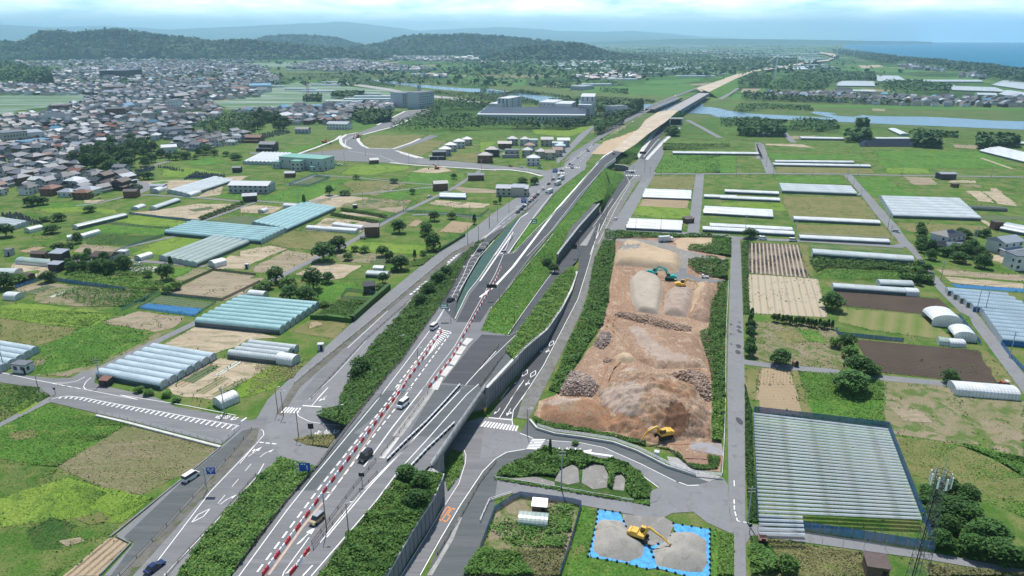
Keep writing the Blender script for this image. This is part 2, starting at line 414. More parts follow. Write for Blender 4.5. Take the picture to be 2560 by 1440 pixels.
plain('wall_cream',(.44,.41,.35),.8);plain('wall_white',(.58,.59,.60),.8);plain('wall_grey',(.36,.38,.40),.8);plain('wall_dark',(.06,.05,.05),.8);plain('wall_brown',(.15,.085,.055),.85)
plain('wall_mint',(.40,.46,.43),.8,var=.05);plain('solar',(.015,.025,.05),.4,spec=.3);plain('turbine',(.74,.76,.78),.5,var=.02);plain('bridge_blue',(.015,.045,.13),.45)
plain('tarp',(.03,.32,.68),.45,var=.35,scale=.9,spec=.5);plain('sandbag',(.02,.025,.04),.8);plain('fence_blue',(.03,.14,.38),.7,var=.25,scale=1);plain('fence_teal',(.05,.25,.27),.7,var=.25,scale=1)
plain('stone_grave',(.10,.11,.13),.4,var=.3);plain('rock',(.38,.28,.22),.95,var=.35,scale=.35,world=True);plain('rock_grey',(.42,.34,.30),.95,var=.35,scale=.35,world=True);plain('bark',(.09,.07,.05),.95)
plain('wood_old',(.12,.085,.065),.9,var=.3,scale=2);plain('sheet_metal',(.42,.44,.45),.4,.2,var=.12,scale=.6);plain('apartment',(.42,.46,.50),.8,var=.04);plain('factory_wall',(.42,.45,.47),.7,var=.04);plain('pylon',(.55,.36,.35),.6)
def film(name,c,alpha=1.0,rib=.9,dark=.7,rough=.28):
 """plastic sheet drawn tight over hoops: brighter bands at the hoops, slack between"""
 k=NT(name);uv=k.n('ShaderNodeUVMap').outputs[0];s=k.n('ShaderNodeSeparateXYZ');k.l(uv,s.inputs[0])
 fr=k.math('ABSOLUTE',k.math('SUBTRACT',k.math('FRACT',k.math('DIVIDE',s.outputs[0],rib)),.5))
 m=k.rng(fr,.32,.47);nz_=k.rng(k.noise(uv,.5,5,.6),.35,.65);n2=k.rng(k.noise(uv,3.0,3,.6),.3,.7,.86,1.1)
 d=tuple(x*dark for x in c);col=k.mix(m,c,d);col=k.mix(k.math('MULTIPLY',nz_,.5),col,tuple(x*.82 for x in c))
 n2=k.math('MULTIPLY',n2,k.rng(k.noise(uv,.16,3,.6),.35,.65,.82,1.08));cc=k.n('ShaderNodeCombineColor');[k.l(n2,cc.inputs[i])for i in range(3)]
 k.l(k.mix(1.0,col,cc.outputs[0],'MULTIPLY'),k.b.inputs['Base Color']);k.b.inputs['Roughness'].default_value=rough
 k.b.inputs['Specular IOR Level'].default_value=.7;k.b.inputs['Alpha'].default_value=alpha
 k.bump(m,.25,.06)
film('film_white',(.80,.82,.82));film('film_blue',(.56,.67,.71));film('film_teal',(.36,.58,.58));film('film_clear',(.52,.64,.60),.72);film('film_pale',(.66,.72,.73),.9);film('net_blue',(.40,.52,.60),.9)
film('net_dark',(.10,.11,.12),.85);film('skirt',(.05,.10,.14),.95);film('end_film',(.52,.62,.66),.9,1.2,.6);ground_mat('slate',(.10,.105,.105),(.13,.13,.125),(.16,.155,.14),.2,.6,4,.35);film('retain',(.19,.205,.215),1,1.8,.2,.9)
film('net_fence',(.02,.16,.48),.8,2.0,.5,.8);film('net_fence_teal',(.05,.30,.32),.5,2.0,.5,.8)
def block_wall():
 k=NT('block_wall');p=pos(k);v=k.n('ShaderNodeTexVoronoi');v.inputs['Scale'].default_value=1.6;k.l(p,v.inputs['Vector'])
 r=k.rng(v.outputs['Distance'],.1,.6);k.l(k.mix(r,(.13,.15,.17),(.035,.04,.05)),k.b.inputs['Base Color']);k.b.inputs['Roughness'].default_value=.9
block_wall()
def leaf(name,c1,c2,c3,sc=.25):
 k=NT(name);p=pos(k);a=k.rng(k.noise(p,sc,4,.6),.35,.65);b=k.rng(k.noise(p,sc*7,3,.6),.45,.7)
 r=k.n('ShaderNodeObjectInfo').outputs['Random'];col=k.mix(b,k.mix(a,c1,c2),c3)
 f=k.rng(r,0,1,.78,1.22);cc=k.n('ShaderNodeCombineColor');[k.l(f,cc.inputs[i])for i in range(3)]
 k.l(k.mix(1.0,col,cc.outputs[0],'MULTIPLY'),k.b.inputs['Base Color']);k.b.inputs['Roughness'].default_value=.75;k.b.inputs['Specular IOR Level'].default_value=.25
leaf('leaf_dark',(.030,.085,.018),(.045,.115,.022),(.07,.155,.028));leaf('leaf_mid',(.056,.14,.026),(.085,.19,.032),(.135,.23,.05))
leaf('leaf_bright',(.085,.19,.03),(.125,.25,.04),(.20,.29,.07));leaf('leaf_pine',(.022,.066,.022),(.034,.085,.024),(.05,.11,.03));leaf('leaf_dry',(.22,.22,.09),(.27,.24,.12),(.17,.20,.06));leaf('leaf_bamboo',(.13,.24,.045),(.17,.28,.06),(.10,.20,.04));leaf('leaf_far',(.038,.095,.026),(.052,.12,.03),(.075,.15,.04),.03)
# water
def water(name,c,rough,sc,st):
 k=NT(name);p=pos(k);q=k.n('ShaderNodeMapping');q.inputs['Scale'].default_value=(.3,1,1);k.l(p,q.inputs[0])
 n=k.noise(q.outputs[0],.004,6,.6);k.l(k.mix(k.rng(n,.35,.65),c,tuple(x*.8 for x in c)),k.b.inputs['Base Color']);k.b.inputs['Roughness'].default_value=rough
 k.bump(k.noise(q.outputs[0],sc,4,.6),st,1.0)
water('water_river',(.13,.24,.33),.22,.25,.12);water('water_sea',(.008,.17,.30),.6,.08,.3);MATS['water_sea'].node_tree.nodes['Principled BSDF'].inputs['Specular IOR Level'].default_value=.08
def mosaic():
 """wide country beyond the fields: plots of green, bare soil and dark wood"""
 k=NT('country');p=pos(k);q=k.n('ShaderNodeMapping');q.inputs['Rotation'].default_value=(0,0,R(12));k.l(p,q.inputs[0])
 wv=k.n('ShaderNodeTexNoise');wv.inputs['Scale'].default_value=.002;k.l(q.outputs[0],wv.inputs['Vector'])
 v=k.n('ShaderNodeTexVoronoi',distance='CHEBYCHEV');v.inputs['Scale'].default_value=.011;v.inputs['Randomness'].default_value=.8;k.l(q.outputs[0],v.inputs['Vector'])
 s=k.n('ShaderNodeSeparateColor');k.l(v.outputs['Color'],s.inputs[0])
 r=k.n('ShaderNodeValToRGB');r.color_ramp.interpolation='CONSTANT';e=r.color_ramp.elements;e[0].color=(.05,.12,.025,1);e[1].position=.25;e[1].color=(.075,.15,.035,1)
 for ps,c in((.45,(.045,.095,.022)),(.6,(.11,.17,.05)),(.74,(.03,.07,.016)),(.9,(.27,.24,.15)),(.95,(.08,.17,.035))):x=e.new(ps);x.color=(*c,1)
 k.l(s.outputs[0],r.inputs[0]);f=k.rng(k.noise(p,.05,6,.65),.3,.7,.7,1.3)
 cc=k.n('ShaderNodeCombineColor');[k.l(f,cc.inputs[i])for i in range(3)]
 far=k.mix(1.0,r.outputs[0],cc.outputs[0],'MULTIPLY')
 a=k.rng(k.noise(p,.03,6,.6),.38,.62);b=k.rng(k.noise(p,.12,7,.65),.44,.62);g=k.rng(k.noise(p,2.2,5,.7),.3,.7,.6,1.4)
 near=k.mix(b,k.mix(a,(.058,.13,.022),(.09,.175,.03)),(.165,.18,.065));c2=k.n('ShaderNodeCombineColor');[k.l(g,c2.inputs[i])for i in range(3)]
 near=k.mix(1.0,near,c2.outputs[0],'MULTIPLY')
 sx=k.n('ShaderNodeSeparateXYZ');k.l(p,sx.inputs[0]);k.l(k.mix(k.rng(sx.outputs[1],620,900),near,far),k.b.inputs['Base Color'])
 k.b.inputs['Roughness'].default_value=.95;k.b.inputs['Specular IOR Level'].default_value=.1
mosaic()
film('film_orchard',(.56,.62,.66),.78,7,.8);plain('tower_steel',(.13,.14,.15),.5,.3)
plain('film_far',(.72,.76,.78),.4)
for n_,sc_,st_ in(('tarp',2.2,.9),('rock',3,.6),('concrete_wall',2,.3)):
 m_=MATS[n_];t_=m_.node_tree;q_=t_.nodes.new('ShaderNodeTexNoise');q_.inputs['Scale'].default_value=sc_;q_.inputs['Detail'].default_value=5;b_=t_.nodes.new('ShaderNodeBump');b_.inputs['Strength'].default_value=st_;b_.inputs['Distance'].default_value=.3
 g_=t_.nodes.new('ShaderNodeNewGeometry');t_.links.new(g_.outputs['Position'],q_.inputs['Vector']);t_.links.new(q_.outputs[0],b_.inputs['Height']);t_.links.new(b_.outputs[0],t_.nodes['Principled BSDF'].inputs['Normal'])
# ------------------------------------------------------------ ground, water, fields
b=MB();xs=[-16000,-5000,-1500,1500,5000,16000];ys=[-200,600,2000,6000,17500]
for i in range(5):
 for j in range(4):b.face([(xs[i],ys[j],0),(xs[i+1],ys[j],0),(xs[i+1],ys[j+1],0),(xs[i],ys[j+1],0)])
struct(b.build('ground','country'))
def wpatch(name,pts,mat,lvl):
 q=[Vector(p)if len(p)==3 else Vector((*p,0))for p in pts];b=MB()
 for t in tessellate_polygon([q]):
  pp=[q[i]for i in t]
  if(pp[1]-pp[0]).cross(pp[2]-pp[0]).z<0:pp=pp[::-1]
  b.face([(p.x,p.y,lvl)for p in pp])
 return struct(b.build(name,mat))
coast=[(2620,190),(2560,182),(2480,175),(2400,163),(2330,153),(2239,141),(2190,134),(2150,129),(2112,122),(2108,117),(2122,112),(2168,108.3),(2250,107),(2364,105.6)]
sea=[P(x,y)for x,y in coast];far=[Vector((15900,17480,0)),Vector((15900,1500,0))]
sea=sea+[Vector((sea[-1].x+300,17480,0))]+far
wpatch('sea',sea,'water_sea',.35)
# river: band crossing the picture, lower reach on the right
patch('river_bank',[(-40,200)]+V('N',0,400,560,440,1100,490,1700,530,2560,700)+V('O',0,560,440,600,900,670,1300,710,1800,740,2260,790)+V('Q',0,640,760,640,1600,690,2560,690,2560,930,1000,850,0,780)+[(1640,330),(1500,300),(1260,262)]+V('N',2560,900,2300,760,1600,640,1000,570,500,545,0,480),'river_grass',2)
patch('river',V('N',1150,553,1400,562,1650,592,1950,622,2250,645,2500,650)+V('O',300,682,600,715,900,752,1200,780,1500,800,1700,805,1830,800,1950,790,2230,790,2230,835,2060,880,1700,870,1600,858,1400,835,1200,822,1000,800,700,782,500,775,250,720,0,690)+V('N',2400,690,2000,655,1700,625,1450,590,1250,572),'water_river',6)
patch('river',V('O',2060,890,2150,830,2300,832,2480,860)+V('Q',0,720,90,735,300,760,520,770,800,785,960,795,760,750,800,738,1000,755,1180,765,1250,775,1400,780,1700,782,1900,790,2300,815,2560,822,2560,893,2200,878,1900,865,1500,850,1200,835,900,822,500,805,200,795,0,792)+V('O',2300,905,2100,895),'water_river',8)
patch('sandbar',V('Q',930,762,1000,752,1120,758,1200,772,1120,782,1000,776),'river_grass',10)
# flat farmland north of the river
patch('field',V('N',1700,440,2300,405,2560,398)+V('O',300,405,850,410,1150,465,1000,500,700,520,300,500,0,498)+V('N',2300,480),'farm_green',3)
patch('field',V('O',0,500,690,510,560,545,0,540),'soil_weedy',3)
patch('field',V('N',2250,525,2560,530)+V('O',350,540,470,560,430,620,0,590)+V('N',2300,580),'farm_green',3)
patch('field',V('O',1450,630,2100,600,2170,640,2000,690,1900,720,1480,705),'farm_green',4)
patch('field',V('O',1650,570,2200,545,2200,570,1900,610,1640,605),'farm_green',4)
patch('field',V('O',980,680,1200,630,1450,620,1480,700,1200,690),'farm_green',4)
# paddies round the town
patch('paddy_field',V('M',-60,720,300,700,760,700,900,710,830,800,500,830,150,870,120,930,-60,950),'paddy',3)
patch('paddy_field',V('M',2080,790,2300,760,2560,720)+V('N',330,640,600,575,1200,640,1500,660,1700,720,1500,770,1150,780,900,820,600,850,0,860)+V('M',2400,870),'paddy',3)
patch('paddy_field',V('N',-100,395,500,380,800,360,1100,370,560,430,200,440,-100,430),'paddy',3)
patch('field',V('M',0,380,600,375,1500,410,2100,440,2560,450,2560,480,1500,450,800,400),'river_grass',3)
patch('school_yard',V('M',1690,900,1980,878,2150,890,2080,925,1700,920),'soil_beige',4)
# fields, left side
L_=[('grass_mown',V('A',430,620,800,380,960,310,1640,470,1480,640,1280,720,1060,830,800,800,600,700)),('rows_soil',V('A',450,1460,830,1145,975,1190,700,1500)),('grass_lush',V('A',-10,330,360,150,950,300,800,400,430,620,0,560)),('grass_yellow',V('A',0,860,500,700,1000,830,1150,850,900,1050,600,1000,200,1050,0,1080)),('weeds_dark',V('A',200,1100,400,1000,560,1060,500,1180,440,1240,260,1240)),('grass_yellow',V('E',0,600,180,565,1040,660,830,790,400,760,0,700)),('grass_dry',V('E',0,705,400,765,700,795,560,890,330,950,0,905)),('grass_lush',V('E',860,760,1200,800,1300,850,1250,930,900,1100,560,1190,330,1200,420,1080,360,970,560,880)),('soil_weedy',V('E',180,1090,500,1060,430,1110,260,1150)),('soil_beige',V('E',1090,690,1250,640,1660,690,1640,730,1560,790,1390,830,1180,790,920,735)),('soil_weedy',V('E',400,1215,900,1110,1290,920,1400,840,1480,840,1340,930,860,1230,700,1245)),('rows_crop',V('E',1460,500,1940,575,1830,620,1330,570)),('rows_blue',V('E',1330,570,1830,620,1740,690,1240,615)),('soil_beige',V('E',1920,280,2304,320)+V('F',90,350,230,340,0,500)+V('E',2020,545,1500,480)),('soil_pale',V('E',1460,950,1760,780,2304,820)+V('F',340,880,60,900)+V('E',2130,960,1940,1020)),('soil_pale',V('E',1980,1065,2304,1100)+V('F',440,1140,300,1150,0,1290)+V('E',2304,1200,1900,1440,1560,1390,1500,1310)),('rows_green',V('E',1750,1370,1990,1235,2065,1245,1830,1395)),('grass_yellow',V('F',290,1130,560,1150,300,1340,0,1420,-60,1400,0,1310)),('rows_soil',V('E',1560,1300,1900,1110,1980,1120,1640,1330)),('grass_dry',V('F',640,720,980,750,850,890,460,830)),('grass_lush',V('F',640,460,830,370,1060,390,940,480,780,560,680,540)),('soil_pale',V('F',490,310,700,210,1100,230,930,340,830,360,560,320)),('soil_beige',V('F',110,250,430,90,700,140,640,200,400,310,130,290)),('soil_pale',V('F',0,100,280,50,430,80,300,130,100,220,0,200)),('grass_yellow',V('F',900,70,1020,10,1670,70,1650,130,1300,120,1200,110,960,90)),('soil_weedy',V('F',850,130,1100,110,1400,150,1380,220,1100,210,880,190)),('grass_yellow',V('J',1000,1060,1120,970,1860,1020,1830,1100,1300,1090)),('grass_yellow',V('I',1290,1110,1700,930,2060,960,1700,1110)),('soil_beige',V('I',730,1080,830,1000,1290,1040,1150,1100)),('weeds_dark',V('I',860,900,1650,920,1400,1020,860,1000)),('grass_lush',V('I',850,860,1000,810,1690,850,1650,910,1000,890)),('grass_yellow',V('I',1130,770,1400,710,1960,790,1820,840,1500,830)),('soil_pale',V('I',1280,690,1520,670,1960,600,2450,600,2200,700,1990,760,1600,720)),('rows_crop',V('I',2000,790,2400,720,2560,730)+V('J',240,770,160,830)+V('I',2300,800)),('grass_lush',V('I',330,590,860,590,980,600,700,680,340,650)),('grass_yellow',V('I',330,650,800,630,1160,660,1160,700,880,680,500,690)),('soil_pale',V('I',840,560,1060,560,960,590,840,590)),('soil_pale',V('I',1340,380,1740,360,2100,365,1700,470,1500,440)),('soil_pale',V('I',2260,330,2480,320,2400,370,2240,420,2200,510,1950,540,2060,480,2330,385)),('grass_yellow',V('I',1620,300,1640,240,1900,240,2240,290,1900,330,1640,330)),('grass_lush',V('I',1840,190,2100,130,2320,190,2000,220)),('grass_lush',V('I',2120,530,2250,490,2470,480,2440,560)),('soil_pale',V('J',0,640,140,610,440,630,300,700,0,690)),('soil_pale',V('J',680,570,850,500,1300,540,1050,600,980,640,720,600)),('soil_weedy',V('J',980,640,1200,540,1720,560,1640,680,1300,650,1040,620)),('soil_beige',V('J',1340,650,1640,620,1640,670,1560,690)),('grass_dry',V('J',1010,380,1400,370,1660,400,1350,520,1180,510)),('grass_lush',V('J',180,540,700,400,1250,350,1010,400,900,490,600,600,300,590)),('soil_weedy',V('J',1400,410,1660,400,1480,480,1400,510,1290,510)),('grass_lush',V('J',1400,500,1960,410,1960,450,1600,560,1440,540)),('rows_crop',V('J',500,410,720,330,890,340,680,420)),('grass_yellow',V('J',1000,300,1150,210,1700,220,1650,260,1300,310)),('soil_pale',V('J',1710,280,1850,240,2050,235,2120,270,1900,300)),('grass_lush',V('J',1600,390,1720,280,2260,310,2080,420,1700,390)),('soil_pale',V('J',690,840,860,740,1390,780,1330,830,1180,890,650,870)),('soil_pale',V('J',980,700,1020,680,1440,720,1390,740)),('soil_pale',V('J',1880,600,1960,560,2500,600,2440,640,2200,640)),('soil_beige',V('J',2120,450,2180,430,2560,460,2560,490,2250,490)),('rows_tan',V('J',1990,880,2120,770,2340,790,2280,850,2220,890)),('grass_dry',V('J',260,1000,530,870,1060,900,1180,930,900,960,740,1060,480,1040)),('soil_pale',V('E',110,220,150,200,470,250,520,290,330,330,100,330)),('soil_beige',V('E',140,440,300,390,600,400,640,430,450,500,200,480)),('rows_white',V('E',1100,260,1280,230,1500,250,1300,310)),('rows_green',V('E',1560,350,1750,260,1900,270,1640,370)),('grass_lush',V('E',1560,250,1750,250,1640,330,1550,330)),('soil_pale',V('E',1860,250,2070,140,2304,170,2200,260,1900,260)),('soil_weedy',V('E',560,410,900,420,1200,470,1100,600,700,600,300,560,330,480)),('grass_dry',V('J',2150,100,2400,80,2380,190,2060,160)),('grass_lush',V('N',270,1300,830,1180,1000,1130,880,1180,560,1290)),('grass_dry',V('N',700,1290,960,1190,1070,1230,1060,1260,850,1300)),('grass_dry',V('N',1200,1180,1300,1110,1860,1110,1760,1170,1560,1240,1280,1240)),('grass_dry',V('N',1530,1250,1850,1160,2080,1170,1830,1320,1560,1280)),('grass_yellow',V('O',520,1060,1130,1020,1130,1050,880,1130,550,1100)),('grass_yellow',V('O',0,1180,170,1180,60,1260,0,1300)),]
for m_,p_ in L_:patch('field',p_,m_,3)
# fields, right side
R_=[('rows_black',V('H',230,155,230,400,730,440,640,170)),('rows_beige',V('H',230,410,245,730,880,765,800,450)),('soil_weedy',V('H',300,800,900,830,1050,1000,1030,1200,330,1130,230,1080)),('rows_brown',V('H',930,545,1620,600,1790,610,1880,690,1640,735,980,670)),('rows_brown',V('H',1100,945,2110,1035,2300,1320,1260,1210)),('grass_dry',V('H',2110,1030,2180,1040,2440,1330,2300,1330)),('rows_mowed',V('H',960,800,1000,690,1700,750,1820,870,1930,960,1250,870)),('grass_lush',V('H',780,440,900,370,1500,380,1480,470,1100,450)),('grass_dry',V('H',850,470,1300,490,1310,540,930,540)),('rows_tan',V('H',290,1440,330,1180,570,1190,640,1440)),('grass_dry',V('H',210,1180,330,1180,290,1440,200,1440)),('grass_lush',V('H',650,1210,1300,1230,1330,1440,700,1440)),('soil_weedy',V('H',1340,1280,1800,1310,1910,1380,1920,1440,1330,1440)),('grass_dry',V('H',570,1190,640,1200,710,1440,640,1440)),('rows_tan',V('D',290,0,560,0,620,245,300,215)),('grass_dry',V('D',560,0,640,0,710,260,620,240)),('grass_lush',V('D',640,0,1225,0,1240,320,700,255)),('soil_weedy',V('D',1230,0,1740,30,1960,460,1290,380,1240,310)),('soil_weedy',V('D',1750,90,2280,130,2280,560,2060,500,1980,440)),('grass_dry',V('D',1290,390,1800,450,2280,680,2280,900,1700,760,1400,660)),('grass_lush',V('D',1800,450,2040,490,2280,560,2280,680)),('grass_dry',V('D',290,1150,1060,1260,1080,1460,230,1460)),('grass_lush',V('D',0,1110,95,1140,100,1460,-30,1460)),('soil_beige',V('H',1760,370,2487,420,2487,470,1830,420)),('soil_pale',V('H',1840,430,2487,490,2487,540,1900,480)),('rows_blue',V('H',1890,490,2487,530,2487,560,1930,520)),('soil_pale',V('H',2200,250,2360,260,2340,330,2230,300)),('grass_dry',V('H',640,160,720,170,760,430,720,430)),('grass_yellow',V('K',1500,700,1590,560,2080,640,2130,740,1850,750)),('rows_tan',V('K',1590,620,1630,545,2090,560,2070,645)),('grass_dry',V('K',1680,320,2180,330,2120,460,1700,440)),('grass_lush',V('K',1740,290,1830,110,2400,110,2560,120,2560,290)),('grass_lush',V('L',400,80,1200,100,1220,130,420,130)),('grass_dry',V('L',460,190,1270,200,1300,250,480,245)),('grass_lush',V('L',450,270,1030,280,1060,340,500,330)),('grass_lush',V('L',1310,130,1840,180,1760,240,1420,240)),('grass_yellow',V('L',1400,200,1760,210,1760,250,1400,250)),('grass_lush',V('L',1140,290,1400,290,1520,380,1700,450,1240,440)),('soil_beige',V('L',1540,275,1780,285,1830,345,1640,345)),('soil_pale',V('L',1940,305,2160,310,2160,330,1920,325)),('soil_pale',V('L',2070,395,2200,400,2320,500,2170,480)),('soil_pale',V('L',2210,400,2290,400,2280,370,2330,375,2510,525,2340,505)),('grass_dry',V('L',540,440,1180,450,1260,530,1340,640,600,630,530,500)),('grass_yellow',V('L',0,495,530,495,570,570,0,535)),('grass_dry',V('L',640,680,1370,690,1480,800,680,770)),('soil_weedy',V('L',2020,340,2190,345,2220,370,2080,370)),('rows_crop',V('L',2190,600,2560,610,2560,640,2200,640)),('grass_dry',V('L',1480,660,2240,690,2320,760,1600,740)),('soil_pale',V('Q',380,1008,700,1015,800,1045,640,1035,390,1020)),('grass_lush',V('L',1300,60,2180,60,2500,200,1900,210,1350,120)),('soil_beige',V('Q',590,945,800,940,820,965,600,970)),('soil_beige',V('Q',1960,1015,2180,1025,2160,1055,1980,1040)),('soil_beige',V('Q',190,545,350,545,300,580,170,578)),('farm_green',V('Q',360,545,420,545,370,610,60,640,120,590,300,585)),('soil_pale',V('Q',1160,350,1340,345,1380,360,1200,375)),('farm_green',V('Q',1000,375,1380,370,1700,400,1400,410,1000,400)),('soil_beige',V('Q',1190,545,1430,555,1430,570,1200,568)),('soil_beige',V('Q',1280,712,1395,716,1385,733,1285,730)),('farm_green',V('Q',0,670,1400,690,2560,710,2560,730,1200,710,0,685)),]
for m_,p_ in R_:patch('field',p_,m_,3)
for m_,p_ in[('rows_crop',V('E',1640,1270,1900,1130,1990,1140,1740,1290)),('rows_green',V('E',1900,1390,2180,1250,2230,1260,1960,1410)),('rows_white',V('E',1940,1215,2140,1090,2175,1100,1970,1222)),('rows_green',V('F',1010,180,1090,160,1200,165,1140,200,1040,200)),('rows_crop',V('F',1170,190,1300,170,1370,185,1300,215,1180,215)),('rows_green',V('J',740,590,860,540,910,550,800,600)),('rows_crop',V('J',1250,590,1290,560,1380,565,1330,600)),('rows_green',V('J',820,795,880,765,960,770,900,805)),('rows_tan',V('J',1670,820,1750,760,1830,770,1760,830)),('grass_lush',V('J',1090,790,1120,780,1180,785,1130,805)),('rows_green',V('J',2180,605,2220,580,2260,582,2230,608)),('rows_crop',V('I',1880,660,2100,630,2140,645,1950,680)),('grass_lush',V('I',1500,390,1640,370,1700,380,1560,410)),('rows_green',V('I',1980,400,2080,380,2100,390,2000,420)),('rows_crop',V('E',190,480,430,410,500,420,290,490)),('rows_green',V('E',310,500,560,440,600,450,370,510)),('rows_white',V('E',440,515,630,440,655,446,470,520)),('rows_tan',V('F',640,740,700,735,760,760,620,800)),('grass_lush',V('E',230,285,340,275,350,300,250,305)),('rows_tan',V('E',170,100,330,60,420,70,250,120)),('grass_dry',V('H',430,880,640,860,760,960,560,990)),('grass_lush',V('H',620,860,800,880,880,980,720,960)),('soil_beige',V('D',1280,180,1500,200,1600,290,1380,280)),('grass_dry',V('A',60,370,260,340,280,400,100,430)),('grass_dry',V('A',560,1010,760,960,840,1020,680,1060)),('grass_yellow',V('A',60,200,200,120,300,140,160,230)),('soil_beige',V('A',440,1180,600,1150,640,1180,500,1220)),('grass_dry',V('C',800,1250,700,1290,700,1250,760,1200)),('soil_weedy',V('C',320,860,560,890,560,960,460,1010,260,990,200,920)),('soil_beige',V('C',190,1250,420,1290,560,1300,560,1400,300,1420))]:patch('field',p_,m_,5.5)
# ------------------------------------------------------------ roads on the ground
def X(*c):return[(c[i],c[i+1])for i in range(0,len(c),2)]
RD=5
# left corridor: frontage road, planted strip and side road together
patch('road',X(170,1500,190,1440)+V('A',780,1440,1010,1190,870,1135,1390,700,1480,615,1660,470,1810,330)+X(640,1050,669,1000,730,942,800,880,880,808,1000,708,1044,672,1090,637,1160,588,1200,560,1240,528,1295,492,1340,458,1362,442,1425,430,1460,425,1400,470,1365,480,1330,515,1292,542,1262,568,1215,596,1197,614,1178,624,1142,657,1072,712,1036,747,1017,770,989,803,956,838,925,870,886,935,850,990,847,1020,800,1030,870,1050,877,1057,787,1175,700,1150,655,1190,600,1250,560,1290,500,1360,443,1445,400,1500),'asphalt_grey',RD)
def strip(name,a,b,mat,lvl):return patch(name,a+b[::-1],mat,lvl)
strip('median_strip',X(270,1500,300,1440)+V('A',1130,1200,1540,760,1895,335),X(310,1500,333,1440)+V('A',1570,805,1925,430)+X(648,1070),'median_soil',RD+2)
strip('median_strip',X(690,1035)+V('F',480,1300,640,1160,1160,740,1480,470,1900,120,2100,20),X(705,1040)+V('F',540,1330,710,1180,1215,740,1500,500,1960,140,2130,25),'median_soil',RD+2)
strip('frontage_road',X(180,1500,200,1440)+V('A',830,1440,1010,1195,930,1150,1390,710,1660,485,1820,350),X(262,1500,292,1440)+V('A',1120,1195,1525,755,1890,335),'asphalt_green',RD+1)
strip('side_road',V('F',500,1440,715,1190,1220,740,1500,505,1960,145,2130,30)+X(1222,580,1283,530,1340,480,1395,435),V('F',630,1440,830,1230,1150,890,1500,580,1760,340,2080,70)+X(1200,606,1262,562,1330,513,1372,478,1425,440),'asphalt',RD+1)
strip('side_road',X(340,1500)+V('A',1100,1440,1580,810,1925,440)+X(660,1080),X(395,1500,417,1440)+V('A',1600,1060,1925,690)+X(700,1140),'asphalt',RD+1)
# T road in from the left with the long hatched band, and farm lanes
patch('road',X(-30,925,55,938,133,947,178,945,214,925,239,942,236,958,278,969,389,994,440,1018,580,1042,625,1052,669,1040,665,1075,640,1075)+V('A',1815,330,1660,455,960,275,730,222,350,132,385,95,250,40)+X(55,965,-30,952),'asphalt',RD+1)
patch('farm_lane',V('A',-60,330,0,292,370,100,420,125,350,150,0,325),'asphalt_grey',RD)
def lane(pts,w,mat='asphalt_grey',lvl=RD,name='farm_lane'):
 wp=W3(pts,0);b=MB();a=offset(wp,-w/2);c=offset(wp,w/2)
 for i in range(len(wp)-1):
  q=[c[i].copy(),c[i+1].copy(),a[i+1].copy(),a[i].copy()];RP.append([(p.x,p.y)for p in q])
  for p in q:p.z=lz(p,lvl)
  b.face(q)
 return struct(b.build(name,mat))
lane(X(205,950,225,935,375,862,484,810,612,740,711,686,794,644,858,617,915,582,1010,530,1137,469,1200,427),3.4)
lane(V('I',2560,580,2040,770,1900,890,1280,1030,1150,1080)+X(260,640,200,660),2.6)
lane(V('I',760,620,1000,590,1280,520,1500,510,2000,540,2480,580,2560,570)+V('J',600,600,1000,520,2100,415),3.0)
lane(V('I',1280,300,1560,210)+V('I',1700,170),4.0)
lane(V('I',1310,370,1440,400,1490,440,1340,510),6.0)
lane(V('J',490,410,760,310),4);lane(V('J',1960,410,1640,390,1200,340,900,320,780,310),2.5)
lane(V('J',1720,710,2040,700,2400,740),3)
lane(V('E',360,200,1060,170,1270,190,1850,240),3)
# junction in the distance with pale kerbs
patch('road',V('J',100,85,560,100,1060,70,1110,60,1040,0,1180,0,1250,45,1600,80,1760,140,2100,170,2560,210)+V('K',0,200,480,245,660,270,880,215,1060,225,1050,260,900,300,760,330,630,330,600,300,480,270,0,245)+V('J',2400,250,1900,210,1500,180,1200,120,560,120,100,100),'asphalt_grey',RD)
patch('road',V('N',550,1300,1100,1250,1010,1190,1050,1120,1180,1090,1400,1010,1560,920,1650,870,1900,850,1880,890,1700,950,1530,1030,1370,1070,1210,1110,1180,1160,1260,1240,1530,1250,1750,1180,1900,1110,1990,1120,1860,1170,1560,1270,1800,1340,1750,1400,550,1350),'asphalt',RD)
for p_ in(V('N',1010,1190,1040,1220,1110,1250),V('N',1180,1090,1060,1110,1005,1150,1010,1190),V('N',1190,1130,1180,1165,1220,1215,1280,1245,1530,1252,1700,1195,1800,1150),V('N',1370,1015,1560,920,1650,875,1890,852),V('N',1230,1110,1400,1065,1540,1030,1700,955),V('N',1560,1270,1700,1310,1830,1345),V('N',560,1310,760,1240,960,1160,1010,1120)):lane(p_,3.2,'concrete_new',RD+6,'pale_footway')
for p_ in(V('K',0,258,300,262,480,285,620,325),V('J',1500,190,1760,215,2100,235,2560,265),V('J',1600,90,1780,145)):lane(p_,3.0,'concrete_new',RD+6,'pale_footway')
patch('frontage_verge',V('K',840,200,1060,0,1240,0,1180,40,1060,190,1060,235,860,260),'asphalt_grey',RD)
patch('road',V('O',890,1350,1210,1150,1480,975,1690,870,1730,835,1970,725,2300,598,2310,585,1960,710,1690,820,1650,855,1450,940,1200,1110,1100,1180,920,1290,820,1390),'asphalt',RD+1)
patch('road',V('O',780,1400,1140,1040,1130,1020,1000,1100,760,1360),'asphalt_grey',RD)
patch('levee_road',V('N',850,570,1200,605,1500,648,1760,700,2200,740,2450,790,2430,805,2150,765,1750,720,1480,670,1150,620,830,585),'concrete',9)
patch('town_street',V('M',1308,620,1335,620,1400,780,1430,900,1480,980,1420,980,1385,880,1350,740),'asphalt_grey',RD)
